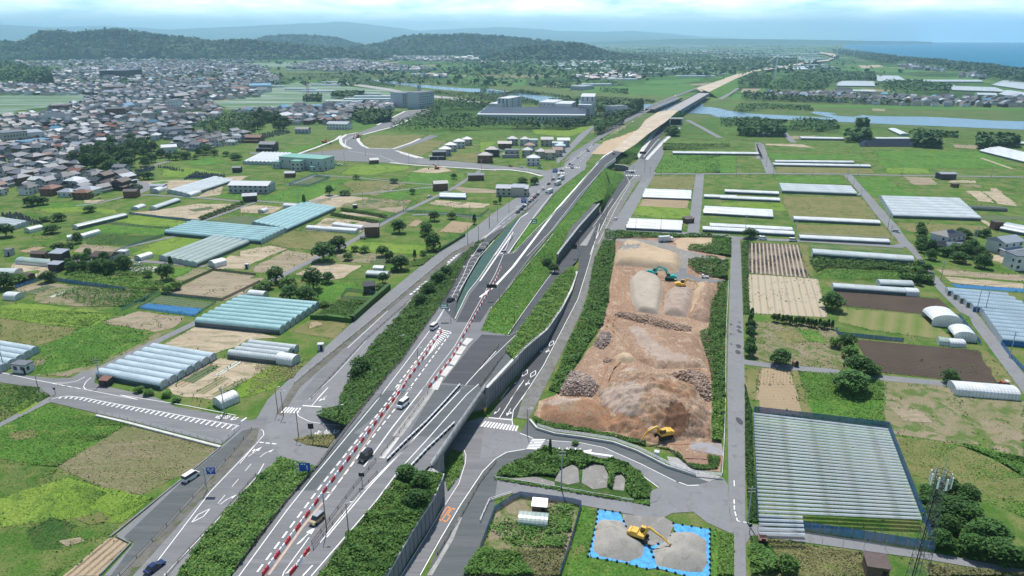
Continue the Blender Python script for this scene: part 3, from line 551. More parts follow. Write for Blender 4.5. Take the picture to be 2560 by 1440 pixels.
# right side roads
patch('road',X(1835,1500,1835,1345,1822,1260,1818,960,1822,800,1828,594,1850,594,1858,800,1862,960,1863,1300,1866,1500),'asphalt_grey',RD+1)
patch('road',X(1866,1360,1862,1303)+V('D',210,1050,560,1100,1100,1180,1600,1270,2300,1400,2400,1425,2400,1480,2200,1430,1500,1310,1060,1250,560,1180,230,1140),'asphalt_grey',RD+1)
patch('road',X(1135,1500,1170,1370,1225,1300,1215,1210,1240,1145,1320,1125)+V('C',340,490,440,500,560,500,880,570,1170,660,1340,780,1270,900,1100,880,600,800,110,705,0,720,0,830,70,870,240,820,760,910,1350,1020,1440,970,1600,960,1700,1040,1900,1130,1910,1150,1870,960,1860,760,1820,700,1720,735,1570,770,1475,740,1180,570,930,465,500,425)+V('C',300,370,240,280)+X(1285,1040,1200,1045,1150,1060,1110,1180,1045,1310,970,1437,935,1500),'asphalt_grey',RD)
patch('road',X(850,1030,900,1035,1210,1060,1200,1150,1110,1150,860,1120,800,1095,775,1090,800,1060),'asphalt',RD+1)
lane(V('H',190,1130,460,1165,1050,1220,1320,1260,1880,1310,2300,1340),3.6,lvl=RD)
lane(V('H',90,108,300,125,700,140,1000,160,1500,190),4.2,lvl=RD)
patch('road',V('H',1340,0,1400,0,1590,190,1700,350,1860,530,2100,730,2487,1230,2487,1400,2380,1250,2070,830,2040,760,1960,720,1780,540,1680,390,1590,260,1520,190,1400,180,1470,160),'asphalt_grey',RD)
patch('road',V('L',1040,262,1110,262,1500,700,1590,830,1520,850,1500,790,1330,620,1180,420),'asphalt_grey',RD)
lane(V('K',1720,300,2200,300)+V('L',400,250,1050,255,1500,265,2560,280),4.0,'asphalt_grey')
lane(V('K',2130,900,2150,740,2200,300),6.0);lane(V('L',430,250,370,110,335,0),7.0)
lane(V('K',1350,850,1700,870,2130,900,2500,920),4.5)
lane(V('Q',340,1140,320,1000),6);lane(V('Q',620,1000,560,940,490,855),6);lane(V('Q',0,635,60,600,150,540),8)
lane(V('O',2070,960,2240,1050,2400,1140),6)
lane(V('L',2200,120,2460,210),3,'soil_pale');lane(V('L',2200,640,2330,720),3,'soil_pale')
# road C at the foot of the wall, with its frontage and footways
Cl=X(1003,1440,1060,1350,1105,1270,1147,1207,1163,1150);Cr=X(1047,1440,1097,1350,1150,1262,1207,1175,1240,1142)
strip('lower_road',X(975,1490)+Cl,X(1022,1490)+Cr,'asphalt',RD+2)
strip('footway',X(1047,1490,1075,1440,1175,1270,1215,1210),X(1110,1500,1140,1440,1200,1320,1225,1260),'asphalt_green',RD+1)
uL=X(1222,1045,1252,1000,1310,925,1371,850,1432,737,1444,682);uR=X(1290,1045,1304,1000,1359,914,1402,830,1444,749,1472,661)
strip('lower_road',uL,uR,'asphalt_new',RD+2)
strip('lower_road',X(1444,682,1450,640,1460,590,1501,526,1530,490,1562,440),X(1472,661,1482,620,1493,584,1522,530,1575,452,1590,436),'asphalt_new',RD+2)
strip('footway',X(1292,1045,1306,1000,1361,914,1446,749,1474,661,1495,584,1524,530,1577,452),X(1322,1050,1350,994,1402,890,1457,774,1475,707,1489,640,1509,600,1540,545,1590,460,1610,440),'sidewalk',RD+1)
strip('frontage_road',X(1505,600,1530,560,1570,500,1610,440,1622,434),X(1535,600,1560,575,1590,520,1640,430,1625,432),'asphalt_grey',RD)
patch('road',V('K',1420,260,1460,250,1560,180,1700,0,1810,0,1840,60,1830,120,1740,280,1740,320,1620,380,1460,330),'asphalt',RD)
# slip road beyond the junction, in new asphalt between pale kerbs
patch('road',V('O',1590,1345,1740,1120,1850,980,1930,970,1800,1140,1780,1180,1930,1080,1960,1000,2000,1030,1900,1110,1820,1180,1650,1360),'asphalt_new',RD+2)
patch('kerb_apron',V('O',1590,1345,1570,1320,1640,1200,1700,1110,1720,1060,1850,970,1740,1120),'concrete_new',RD+3)
patch('kerb_apron',V('O',1650,1360,1820,1180,1900,1110,1980,1040,2010,1040,1910,1130,1830,1200,1680,1360),'concrete_new',RD+3)
# ------------------------------------------------------------ raised roads
DZ=6.0
def deck(name,pts,z,mat,lift=0):
 q=W3(pts,z);b=MB()
 for t in tessellate_polygon([q]):b.face([q[i]+Vector((0,0,lift))for i in t])
 fix_up(b);return struct(b.build(name,mat))
left_edge=X(560,1470,600,1410,717,1253,787,1173,877,1057,953,960,969,939,1005,900,1044,842,1072,803,1100,763)
deck('expressway',left_edge+X(1136,800,1169,733,1200,693,1237,637,1275,632,1290,627,1340,577,1415,505,1490,410,1532,376,1555,380,1512,417,1450,495,1380,580,1325,645,1261,731,1227,771,1203,825,1273,838,1300,823,1264,878,1213,967,1180,1016,1077,1167,1050,1190,997,1192,900,1312,817,1419,765,1485,540,1500),DZ,'asphalt')
deck('expressway_surface',X(1205,836,1273,840,1298,826,1262,880,1228,940,1205,966,1105,957,1180,862),DZ,'asphalt_new',.012)
deck('expressway_surface',V('B',1480,5,1840,20,1650,300,1580,410,1260,385),DZ,'asphalt_green',.012)
deck('expressway_surface',X(1140,805,1175,735,1205,697,1241,640,1278,634,1293,628,1343,578,1418,506,1492,412,1532,378,1553,381,1510,417,1448,495,1378,579,1322,645,1258,731,1223,771,1200,806),DZ,'asphalt_new',.012)
deck('expressway_surface',V('B',1070,50,1250,50,850,370,900,375,560,800,430,800),DZ,'asphalt_green',.010)
def zE(y):return np.interp(y,[470,490,530,575,637,690],[0.1,.5,2,3.6,5.6,6]).item()
def zD(y):return np.interp(y,[565,600,614,650,675,744,763],[0.1,.7,1.1,2.9,3.8,5.8,6]).item()
def zB(y):return np.interp(y,[560,640,690,770,830],[.1,.4,1.9,4.4,6]).item()
def ramp(name,a,b_,zf,mat,n=30,lift=0):
 A_=resample([Vector((*p,0))for p in a],n);B_=resample([Vector((*p,0))for p in b_],n);b=MB();prev=None
 for p,q in zip(A_,B_):
  r=[P(p.x+(q.x-p.x)*t,p.y+(q.y-p.y)*t,zf(p.y+(q.y-p.y)*t)+lift)for t in(0,.5,1)]
  if prev:b.face([prev[0],prev[1],r[1],r[0]]);b.face([prev[1],prev[2],r[2],r[1]])
  prev=r
 fix_up(b);return struct(b.build(name,mat))
Dl=X(1100,763,1114,744,1153,675,1167,650,1197,614,1220,590,1262,565);Dr=X(1136,800,1142,752,1169,692,1203,633,1225,605,1240,592,1267,567)
ramp('slip_road',Dl,Dr,zD,'asphalt_new')
El=X(1237,637,1300,545,1345,500,1385,468);Er=X(1275,632,1310,575,1350,530,1380,490,1405,466)
ramp('slip_road',El,Er,zE,'asphalt')
Bl=X(1273,838,1310,782,1345,728,1371,688,1395,658,1415,639,1469,560);Br=X(1300,823,1337,771,1366,730,1396,691,1425,667,1444,652,1475,566)
ramp('slip_road',Bl,Br,zB,'asphalt_new')
SL=[]
# vegetated slopes (grids kept for scattering)
slope('embankment',X(545,1490,600,1412,717,1255,787,1175),5.9,X(400,1500,443,1445,500,1360,560,1290,610,1240,655,1190,700,1147,770,1165),0,'weeds_dark',50,8,.25,reg_=SL)
slope('embankment',X(870,1065,953,960,969,939,1005,900,1044,842,1072,803,1114,744,1153,675,1167,650,1197,614,1215,596),[5.9,5.9,5.9,5.9,5.9,5.9,5.7,3.7,2.8,1.0,.3],X(790,1037,847,1017,850,989,886,933,925,867,956,836,989,800,1017,767,1036,744,1072,705,1100,680,1142,655,1178,622,1200,606),0,'weeds_dark',70,7,.25,reg_=SL)
slope('embankment',X(997,1194,900,1314,817,1421,765,1490),5.9,X(1108,1189,1083,1250,1043,1310,1017,1353,970,1437,935,1495),[5.5,5.4,5.0,4.7,4.2,4],'weeds_dark',50,8,.3,reg_=SL)
slope('embankment',X(1203,827,1227,773,1261,733,1325,647,1380,582),6,X(1270,840,1308,782,1343,728,1388,665,1425,572),[6,4.4,3,1.2,5.2],'grass_lush',50,8,.15,reg_=SL)
slope('embankment',X(1264,880,1301,824,1337,772,1396,692,1432,666),[6,5.7,4.4,1.9,1],X(1285,900,1313,869,1368,823,1405,770,1440,690),[6.3,5.7,4.5,2.2,.5],'weeds_dark',50,5,.2,reg_=SL)
slope('embankment',X(1380,582,1450,497,1490,445,1512,419),6,X(1425,572,1482,509,1527,490,1562,440),[5.2,5.4,0,0],'grass_lush',40,7,.15,reg_=SL)
slope('slope_paving',X(1390,652,1425,572,1462,520,1482,509),5.3,X(1395,637,1407,620,1450,565,1499,510),5,'slate',20,4)
slope('embankment',X(1503,515,1525,455,1512,419),[5,5.5,6],X(1501,523,1529,492,1562,440),0,'grass_lush',30,5,.1,reg_=SL)
slope('embankment',X(1293,627,1340,579,1415,507,1490,412),6,X(1278,632,1310,577,1352,530,1382,490,1410,466,1430,448,1468,425),[5.8,3.6,2,.5,0,0,0],'grass_lush',40,7,.15,reg_=SL)
slope('slope_netting',X(1142,760,1169,700,1205,640,1240,600,1268,568,1290,548),[5.9,4.5,2.4,.8,.2,.1],X(1137,796,1169,735,1200,694,1237,638,1300,547,1330,516),[6,6,6,5.6,2.7,1.2],'net_green',30,4)
# under the bridges: abutment walls and fill so nothing is hollow
def wall(name,pts,zt,zb=0.0,th=.5,mat='concrete_wall',label=None,cat='wall',copings=True,side=1):
 top=W3(pts,zt);b=MB();bot=[Vector((p.x,p.y,zb))for p in top];off_t=offset(top,th*side);L=0
 for i in range(len(top)-1):
  d=(top[i+1]-top[i]).length
  a,c=off_t[i],off_t[i+1];a0=Vector((a.x,a.y,zb));c0=Vector((c.x,c.y,zb))
  uv=[(L,0),(L+d,0),(L+d,top[i+1].z),(L,top[i].z)]
  b.face([bot[i],bot[i+1],top[i+1],top[i]],uv);b.face([a0,c0,c,a][::-1],uv);b.face([top[i],top[i+1],c,a],uv);L+=d
 b.face([bot[0],top[0],off_t[0],Vector((off_t[0].x,off_t[0].y,zb))]);b.face([bot[-1],top[-1],off_t[-1],Vector((off_t[-1].x,off_t[-1].y,zb))])
 if label is None:return struct(b.build(name,mat))
 e=thing(name,label,cat,top[0]);e.location.z=zb;b.build('wall_face',mat,e)
 if copings:
  k=MB();t2=offset(top,-.12*side);o2=offset(top,(th+.12)*side)
  for i in range(len(top)-1):
   A_,B_,C_,D_=t2[i],t2[i+1],o2[i+1],o2[i];u=Vector((0,0,.3));d0=Vector((0,0,.002))
   k.face([A_+u,B_+u,C_+u,D_+u]);k.face([A_+d0,B_+d0,B_+u,A_+u]);k.face([D_+d0,C_+d0,C_+u,D_+u][::-1])
  k.build('coping','concrete_pale',e)
 return e
wall('retaining_wall',X(1110,1187,1083,1250,1043,1310,1017,1353,970,1437,935,1495),[5.6,5.4,5,4.7,4.2,4],0,.6,'retain','pale concrete retaining wall with dark weep slots beside the lower road with the orange 50',side=1)
wall('retaining_wall',X(1218,972,1292,893,1313,871,1368,825,1405,772,1430,725,1444,680),[6,6,5.7,4.5,2.4,1.2,.3],0,.6,'retain','long concrete retaining wall topped with green creepers, tapering away beside the black road',side=-1)
wall('retaining_wall',X(1395,637,1407,620,1450,565,1499,510),5,0,.6,'block_wall','dark stone-faced retaining wall below the grey paved slope',side=-1)
wall('retaining_wall',V('K',1345,205,1440,215,1480,230),[4.5,4.2,3.5],0,.6,'retain','short dark retaining wall wing beside the far overpass abutment',side=-1)
wall('retaining_wall',V('A',820,1140,1380,690,1640,475),.35,0,.35,'concrete_wall','low dark kerb wall between the mown field and the service road','wall',False)
wall('retaining_wall',V('A',730,225,960,280,1660,462),.5,0,.7,'concrete_pale','low pale concrete wall along the hatched road above the mown field','wall',False)
wall('retaining_wall',V('A',740,1425,970,1190,870,1140),.4,0,.35,'concrete_wall','low kerb wall round the striped seed beds','wall',False)
wall('retaining_wall',V('C',380,260,430,320,560,360,760,385,1000,425,1180,490,1400,600,1620,670),.75,0,.5,'concrete_pale','curved white concrete kerb wall round the foot of the earth mound','wall',False)
# overpass: fascia, parapet rail and abutments around the opening
e=thing('overpass_bridge','concrete overpass carrying the expressway over the dark underpass road','bridge',P(1150,1060,DZ));e.location.z=0
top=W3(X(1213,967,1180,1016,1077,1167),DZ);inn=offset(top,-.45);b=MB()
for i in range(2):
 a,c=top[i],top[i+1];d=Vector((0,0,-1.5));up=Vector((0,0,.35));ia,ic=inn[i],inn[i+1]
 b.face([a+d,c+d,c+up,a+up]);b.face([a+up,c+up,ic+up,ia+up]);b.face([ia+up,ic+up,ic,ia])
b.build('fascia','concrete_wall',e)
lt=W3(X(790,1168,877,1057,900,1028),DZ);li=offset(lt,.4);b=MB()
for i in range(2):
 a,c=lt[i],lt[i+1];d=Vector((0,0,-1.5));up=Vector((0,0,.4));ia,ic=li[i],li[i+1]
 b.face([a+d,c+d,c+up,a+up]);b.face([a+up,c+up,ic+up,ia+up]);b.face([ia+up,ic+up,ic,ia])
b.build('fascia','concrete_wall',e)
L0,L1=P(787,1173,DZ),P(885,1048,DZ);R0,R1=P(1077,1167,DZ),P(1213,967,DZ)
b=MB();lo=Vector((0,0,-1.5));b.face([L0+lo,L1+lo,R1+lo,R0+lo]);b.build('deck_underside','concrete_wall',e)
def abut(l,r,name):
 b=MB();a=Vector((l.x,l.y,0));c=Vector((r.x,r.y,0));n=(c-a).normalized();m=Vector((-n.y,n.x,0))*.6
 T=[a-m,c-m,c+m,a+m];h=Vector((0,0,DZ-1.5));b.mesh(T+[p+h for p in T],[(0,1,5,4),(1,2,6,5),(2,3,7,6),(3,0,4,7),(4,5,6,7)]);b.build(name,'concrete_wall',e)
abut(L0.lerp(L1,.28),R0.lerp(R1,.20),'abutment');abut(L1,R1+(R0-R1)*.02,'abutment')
for t in(.6,):
 l=L0.lerp(L1,t);r=R0.lerp(R1,t-.02)
# side walls closing the approach body
wall('abutment_wall',X(1077,1167,1050,1192,997,1194),DZ,0,.5,'retain',None)
wall('abutment_wall',X(787,1173,812,1140),DZ,0,.5,'concrete_wall',None)
wall('abutment_wall',X(1213,967,1218,972),DZ,0,.5,'concrete_wall',None)
wall('abutment_wall',X(1104,1127,1077,1167),DZ-.02,0,.5,'concrete_wall',None,side=-1)
wall('abutment_wall',X(1050,1192,1108,1187),5.9,0,.4,'concrete_wall',None)
deck('wing_platform',X(1050,1190,1077,1167,1108,1187,1100,1200),5.85,'concrete')
# overpass beyond, over the cross street
e=thing('overpass_bridge','concrete overpass above the busy cross street, at the end of the bare earth fill','bridge',P(1515,400,DZ));e.location.z=0
for pl,s in((X(1512,417,1540,398),1),(X(1488,412,1515,390),-1)):
 a,c=W3(pl,DZ);b=MB();d=Vector((0,0,-1.6));up=Vector((0,0,.9));n=(c-a).normalized();m=Vector((n.y,-n.x,0))*.3*s
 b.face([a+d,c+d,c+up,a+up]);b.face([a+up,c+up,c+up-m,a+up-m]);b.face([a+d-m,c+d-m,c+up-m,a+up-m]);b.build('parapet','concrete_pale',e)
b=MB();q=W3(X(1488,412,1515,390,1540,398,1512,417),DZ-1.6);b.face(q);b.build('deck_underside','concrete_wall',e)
# bare earth fill towards the river, and the embankment beyond it
def zf2(y):return np.interp(y,[225,262,275,378],[9,9,8.5,6.2]).item()
deck('wall_planter',X(1260,874,1211,966,1219,974,1296,896,1302,880),DZ-.01,'asphalt_green')
patch('footway',V('C',300,372,370,250,430,322,560,362,760,388,1000,428,1180,493,1400,603,1620,673,1720,735,1570,770,1475,740,1200,592,930,482,760,447,500,427,395,408),'asphalt_green',RD+2);patch('road',V('C',-60,830,-60,700,40,590,200,515,340,495,440,500,330,560,200,620,110,700,0,725),'asphalt_green',RD+2)
patch('footway',X(1047,1500,1100,1350,1152,1262,1212,1178,1240,1150,1245,1190,1230,1300,1180,1400,1140,1500),'asphalt_green',RD)
fl=V('O',1330,1262,1500,1120,1600,1035,1790,930,1880,860);fr=V('O',1430,1282,1560,1200,1680,1100,1860,975,1990,860)
ramp('earth_fill',fl,fr,zf2,'fill_tan');slope('embankment',fr,zf2,V('O',1500,1330,1590,1290,1700,1090,1900,965,2080,900),0,'grass_lush',24,4,reg_=None)
slope('embankment',fl,zf2,V('O',1330,1290,1400,1190,1590,1050,1650,960,1780,880),0,'fill_tan',24,4)
patch('bare_earth',V('O',1110,1300,1240,1180,1450,1110,1640,1040,1560,1100,1330,1290,1250,1310),'earth_tan',12)
patch('bare_earth',V('K',1110,100,1240,0,1420,0,1330,60,1200,110),'earth_tan',12)
gl=V('O',2200,650,2380,575,2480,530,2600,490);gr=V('O',2290,680,2420,615,2560,545,2700,490)
ramp('earth_fill',gl,gr,lambda y:8,'fill_tan');slope('embankment',gr,8,V('O',2380,740,2500,690,2620,600,2760,500),0,'grass_lush',20,4)
deck('earth_road',V('Q',-160,570,0,520,150,440,300,400,500,370,750,325,900,310,960,290,1010,270,990,262,900,300,740,315,480,365,280,390,130,430,-20,480,-200,540),7,'fill_tan')
deck('earth_road',V('Q',1010,270,960,250,880,240,840,236,830,244,900,256,950,272,960,290),7,'fill_tan')
slope('embankment',V('Q',0,522,150,442,300,402,500,372,750,327,900,312),7,V('Q',0,620,60,590,140,480,300,420,500,382,750,334,900,318),0,'grass_lush',24,3)
# ------------------------------------------------------------ earthworks, heaps, markings
def proj(p):
 """world -> photo pixel (arrays)"""
 x=p[:,0];y=p[:,1];z=p[:,2]-CAMH
 f=y*CP-z*SP;u=y*SP+z*CP
 return np.stack([1280+FPX*x/f,720-FPX*u/f],1)
def inpoly(q,pts):
 x,y=q[:,0],q[:,1];r=np.zeros(len(q),bool);n=len(pts)
 for i in range(n):
  x0,y0=pts[i];x1,y1=pts[(i+1)%n]
  c=((y0>y)!=(y1>y))&(x<(x1-x0)*(y-y0)/(y1-y0+1e-12)+x0);r^=c
 return r
def edist(q,pts):
 d=np.full(len(q),1e9);n=len(pts)
 for i in range(n):
  a=np.array(pts[i]);b=np.array(pts[(i+1)%n]);ab=b-a;t=np.clip(((q-a)@ab)/(ab@ab),0,1)
  d=np.minimum(d,np.linalg.norm(q-(a+t[:,None]*ab),axis=1))
 return d
def vnoise(x,y,s,seed=0):
 r=np.random.default_rng(seed);o=0
 for k in range(5):
  a=r.random(4)*6.28;f=s*1.9**k;o=o+(np.sin(x*f*math.cos(a[0])+y*f*math.sin(a[0])+a[1]+1.3*np.sin(y*f*.7+a[2]))*np.sin(y*f*math.cos(a[3])-x*f*math.sin(a[3])+a[2]))/1.6**k
 return o/2.2
def mound(name,pts,H,wd,mats,subs=(),res=.6,rough=.3,z0=0,curve=2.0,smooth=True):
 wp=[(P(x,y).x,P(x,y).y)for x,y in pts];xs=[p[0]for p in wp];ys=[p[1]for p in wp]
 X0,X1,Y0,Y1=min(xs),max(xs),min(ys),max(ys);nx=int((X1-X0)/res)+2;ny=int((Y1-Y0)/res)+2
 gx,gy=np.meshgrid(np.linspace(X0,X1,nx),np.linspace(Y0,Y1,ny));q=np.stack([gx.ravel(),gy.ravel()],1)
 ins=inpoly(q,wp);d=edist(q,wp);t=np.clip(d/wd,0,1)
 z=np.where(ins,H*(1-(1-t)**curve)+rough*vnoise(q[:,0],q[:,1],.5,3)*np.clip(d,0,1)+rough*.35*vnoise(q[:,0],q[:,1],2.1,5)*np.clip(d,0,1),-.15)+z0
 idx=np.arange(nx*ny).reshape(ny,nx);F_=np.stack([idx[:-1,:-1],idx[:-1,1:],idx[1:,1:],idx[1:,:-1]],-1).reshape(-1,4)
 F_=F_[ins[F_].any(1)];V_=np.column_stack([q,z]);used=np.unique(F_);mp_=-np.ones(len(V_),int);mp_[used]=np.arange(len(used));V_=V_[used];F_=mp_[F_]
 o=npmesh(name,V_,F_,mats)
 if subs:
  c=proj(V_[F_].mean(1));mi=np.zeros(len(F_),np.int32)
  cn=c+np.stack([vnoise(c[:,0],c[:,1],.15,8),vnoise(c[:,1],c[:,0],.15,9)],1)*9
  for poly,k in subs:mi[inpoly(cn,poly)]=k
  o.data.polygons.foreach_set('material_index',mi)
 if smooth:o.data.polygons.foreach_set('use_smooth',[True]*len(F_))
 o['grid']=1;MESHG[o.name]=(V_,F_)
 del o['grid'];return o
MESHG={}
patch('bare_earth',V('G',1090,140,1180,90,1400,110,1640,115,1900,110,2000,150,2010,480,1940,560,1900,660,1880,860,1900,1190,1920,1440)+V('C',1750,420,1810,440,1820,560,1800,660,1640,650,1340,470,900,370,560,340,440,300,400,240,440,130)+V('G',620,1400,800,1150,950,950,1000,800,1050,640,1060,480,1080,300),'earth_red',4)
patch('bare_earth',V('G',1590,150,1640,115,1890,115,1890,170,1760,190,1700,230,1620,200),'earth_tan',6)
patch('gravel_yard',V('G',1040,130,1180,120,1480,140,1640,210,1860,265,2030,290,2030,305,1700,285,1700,400,1620,400,1640,300,1600,230,1400,180,1180,150),'gravel',7)
patch('site_road',V('G',1630,360,1690,360,1690,410,1780,440,2015,465,2015,478,1900,480,1700,470,1610,475,1600,430,1550,410,1630,390),'asphalt',8)
tag(mound('earth_heap',V('G',1100,850,1290,845,1720,895,1800,900,1870,1180,1450,1190,1300,1130,1180,960),1.6,4.5,['earth_red','bed_pink'],[(V('G',1180,820,1290,830,1400,930,1560,1050,1730,1085,1700,1110,1450,1120,1330,1000),1)],rough=.3),'broad low earth platform across the middle of the site, pale strip on its left','heap')
patch('bare_earth',V('G',1100,370,1230,400,1220,480,1260,700,1090,700,1060,560),'earth_red',7)
tag(mound('earth_heap',V('G',1085,300,1130,200,1180,150,1320,170,1460,220,1640,270,1640,360,1600,395,1300,355,1095,340),3.2,5,['earth_tan','gravel'],[(V('G',1140,150,1320,160,1300,200,1130,200),1)],rough=.25),'wide flat-topped heap of yellow sand at the far end of the earthworks site','heap')
tag(mound('earth_heap',V('G',1225,460,1300,395,1460,440,1490,480,1495,560,1460,745,1280,720,1240,620),2.0,2.2,['bed_white','earth_red'],[],rough=.12),'flat-topped pale bed of trimmed earth left of the trench','heap')
tag(mound('earth_heap',V('G',1515,580,1560,535,1745,545,1735,640,1690,765,1495,745),2.4,3.6,['bed_pink','bed_white'],[],rough=.15),'steep-sided pinkish bed of trimmed earth below the yellow digger','heap')
tag(mound('earth_heap',V('G',1760,500,1880,485,1940,560,1900,650,1900,780,1860,815,1700,765,1745,640),3.0,5,['earth_red','earth_tan'],[(V('G',1740,480,1830,480,1780,620,1700,760,1690,760,1740,600),1)],rough=.35),'brown soil bank on the right of the trench, tan on its inner side','heap')
tag(mound('earth_heap',V('G',1100,1090,1150,1062,1240,1075,1280,1115,1240,1145,1120,1130),1.6,2.2,['earth_tan'],rough=.1),'small oval tan mound in the middle of the site','heap')
tag(mound('earth_heap',V('G',1060,1320,1120,1215,1200,1175,1300,1190,1400,1260,1300,1330,1100,1400),2.6,7,['earth_red','bed_pink'],[(V('G',1080,1320,1200,1160,1330,1220,1200,1300),1)],rough=.4),'low pinkish soil mound behind the biggest heap','heap')
tag(mound('earth_heap',V('C',860,60,1000,-40,1250,-70,1500,-20,1680,90,1745,250,1730,430,1500,428,1330,450,1150,410,950,350,880,200),7.0,15,['earth_red','bed_pink','earth_dark','earth_orange'],[(V('C',920,150,900,60,1100,-20,1260,0,1200,120,1180,230,1000,210),1),(V('C',1380,250,1400,170,1470,115,1560,190,1560,270,1540,380,1450,400,1390,330),2),(V('C',1260,200,1390,190,1390,300,1280,290),3),(V('C',1300,-30,1560,-30,1640,120,1480,90,1360,40),3),(V('C',950,330,940,180,1000,230,1200,240,1330,420,1150,400),3)],rough=1.5,curve=1.7,res=.45),'biggest red-brown earth heap, dug open on its front by the yellow digger','heap')
tag(mound('earth_heap',V('C',440,260,470,140,600,120,860,130,960,200,960,360,700,345,500,305),4.2,8,['earth_orange','weeds_dark','bed_pink'],[(V('C',480,100,800,70,760,120,600,150,500,160),2)],rough=.6,curve=1.7),'orange earth heap with green weeds at the left front corner of the site','heap')
b=MB()
for pl in(V('G',1120,380,1100,560,1110,720,1060,800,1080,1000),V('G',1180,400,1160,560,1180,700,1140,780),V('G',1640,400,1500,430,1300,390),V('G',1020,800,1200,960,1330,1130,1440,1150,1800,1180),V('G',1060,780,1250,920,1400,1090),V('G',1010,1330,1080,1160,1140,1110),V('G',1060,1340,1120,1200,1180,1140),V('G',1850,880,1830,1200,1860,1420),V('C',1600,430,1480,440,1380,425)):
 for s_ in(-1.1,1.1):
  w_=offset([p+Vector((0,0,.16))for p in resample(W3(pl,0),14)],s_);stripe(b,[p+Vector((random.uniform(-.15,.15),random.uniform(-.15,.15),0))for p in w_],.45)
struct(b.build('wheel_ruts','earth_orange'))
patch('steel_plates',V('C',1575,440,1810,450,1830,545,1580,495),'steel_plate',9)
for q_ in(V('C',1535,530,1695,540,1705,562,1540,556),V('C',1545,566,1705,572,1712,604,1552,598)):
 w_=[P(x,y,.25)for x,y in q_];b=MB();lo_=[Vector((p.x,p.y,.1))for p in w_];b.mesh(lo_+w_,[(4,5,6,7),(0,1,5,4),(1,2,6,5),(2,3,7,6),(3,0,4,7)]);tag(b.build('steel_plate','rust_plate'),'rusty steel plate lying at the corner of the site, %s of two'%('farther' if q_[0][0]<1714 else 'nearer'),'steel plate')
patch('paved_corner',V('C',1400,545,1500,560,1640,655,1810,700,1720,738,1580,690,1440,640),'concrete',8)
# rubble heaps: a rough mound strewn with broken stones
def rocks(nm,label,pts,H,wd,n,sz,mat='rock'):
 o=mound(nm,pts,H,wd,['earth_red'],rough=.5);V_,F_=MESHG[o.name];ctr=V_[F_].mean(1);ctr=ctr[ctr[:,2]>.05]
 p=ctr[rng.integers(0,len(ctr),n)]+rng.normal(size=(n,3))*[.35,.35,.05];s=sz[0]+rng.random((n,1))**2*(sz[1]-sz[0])
 base=np.array([(0,0,-1),(1,0,0),(0,1,0),(-1,0,0),(0,-1,0),(0,0,1)],float);tri=np.array([(5,1,2),(5,2,3),(5,3,4),(5,4,1),(0,2,1),(0,3,2),(0,4,3),(0,1,4)])
 vv=(base[None]*(1+.5*rng.normal(size=(n,6,1))*.5)+rng.normal(size=(n,6,3))*.22)*s[:,None]*.5+p[:,None]
 k=npmesh('loose_stones',vv.reshape(-1,3),(tri[None]+6*np.arange(n)[:,None,None]).reshape(-1,3),mat,o);k['kind']='stuff'
 k['label']='broken stones and concrete lumps';return tag(o,label,'rubble heap')
rocks('rubble_heap','rubble heap nearest the orange mound, whitish at its top',V('G',650,1385,720,1230,800,1215,920,1280,985,1350,930,1410,700,1410),3.0,5,2200,(.25,.8),'rock_grey')
rocks('rubble_heap','small rubble heap against the hedge halfway up the site',V('G',935,990,1000,890,1075,910,1065,965,1000,1030),1.8,3,900,(.3,.8),'rock_grey')
rocks('rubble_heap','brown boulder heap on the right behind the biggest earth heap',V('G',1540,1240,1680,1210,1850,1240,1890,1390,1880,1460,1760,1420,1640,1300),2.4,5,1800,(.3,1.1))
rocks('rubble_heap','long weedy line of rubble across the middle of the site',V('G',1110,760,1120,730,1200,730,1380,765,1560,815,1725,850,1720,885,1540,865,1380,825),1.2,3,1500,(.3,.8))
rocks('rubble_heap','thin scatter of stones on the slope behind the whitish rubble',V('G',1000,1130,1040,1100,1090,1110,1050,1140),.6,2,160,(.25,.6))
# depot with two gravel piles on blue sheets
patch('gravel_yard',V('C',1070,975,1380,1000,1460,1050,1400,1180,1350,1230,1200,1185,1080,1110),'gravel',6)
tp=V('C',885,940,1050,965,1078,1030,1110,1110,1220,1185,1270,1215,1300,1300,1330,1380,1250,1388,1100,1345,810,1295,840,1180,870,1050)
tp2=V('C',1272,1220,1400,1180,1460,1110,1450,1045,1725,1090,1725,1440,1700,1480,1600,1455,1332,1382,1302,1300)
def sheet(pts,z,label):
 w_=[P(x,y,z)for x,y in pts];b=MB()
 for t in tessellate_polygon([w_]):b.face([w_[i]for i in t])
 fix_up(b);return tag(b.build('tarpaulin','tarp'),label,'tarpaulin')
sheet(tp,.12,'bright blue ground sheet under the left gravel pile');sheet(tp2,.13,'bright blue ground sheet under the right gravel pile')
tag(mound('gravel_pile',V('C',838,1245,862,1060,905,1010,1068,1025,1120,1100,1245,1185,1225,1300,1110,1345,890,1300),1.9,7,['sand_grey'],rough=.35),'grey gravel pile on the left, smoother and darker','gravel pile')
tag(mound('gravel_pile',V('C',1385,1175,1445,1105,1610,1105,1705,1175,1712,1345,1675,1425,1500,1410,1325,1375,1280,1250),2.0,6.5,['sand_grey'],rough=.45),'grey gravel pile on the right, ridged on top','gravel pile')
b=LMB();b.lathe([(.05,0),(.25,.02),(.28,.12),(.16,.22),(.06,.38)],7);bag0=tag(b.build('sandbag','sandbag'),'small dark sandbag weighing down the edge of a blue sheet','sandbag','sandbags along the blue sheets');first=True
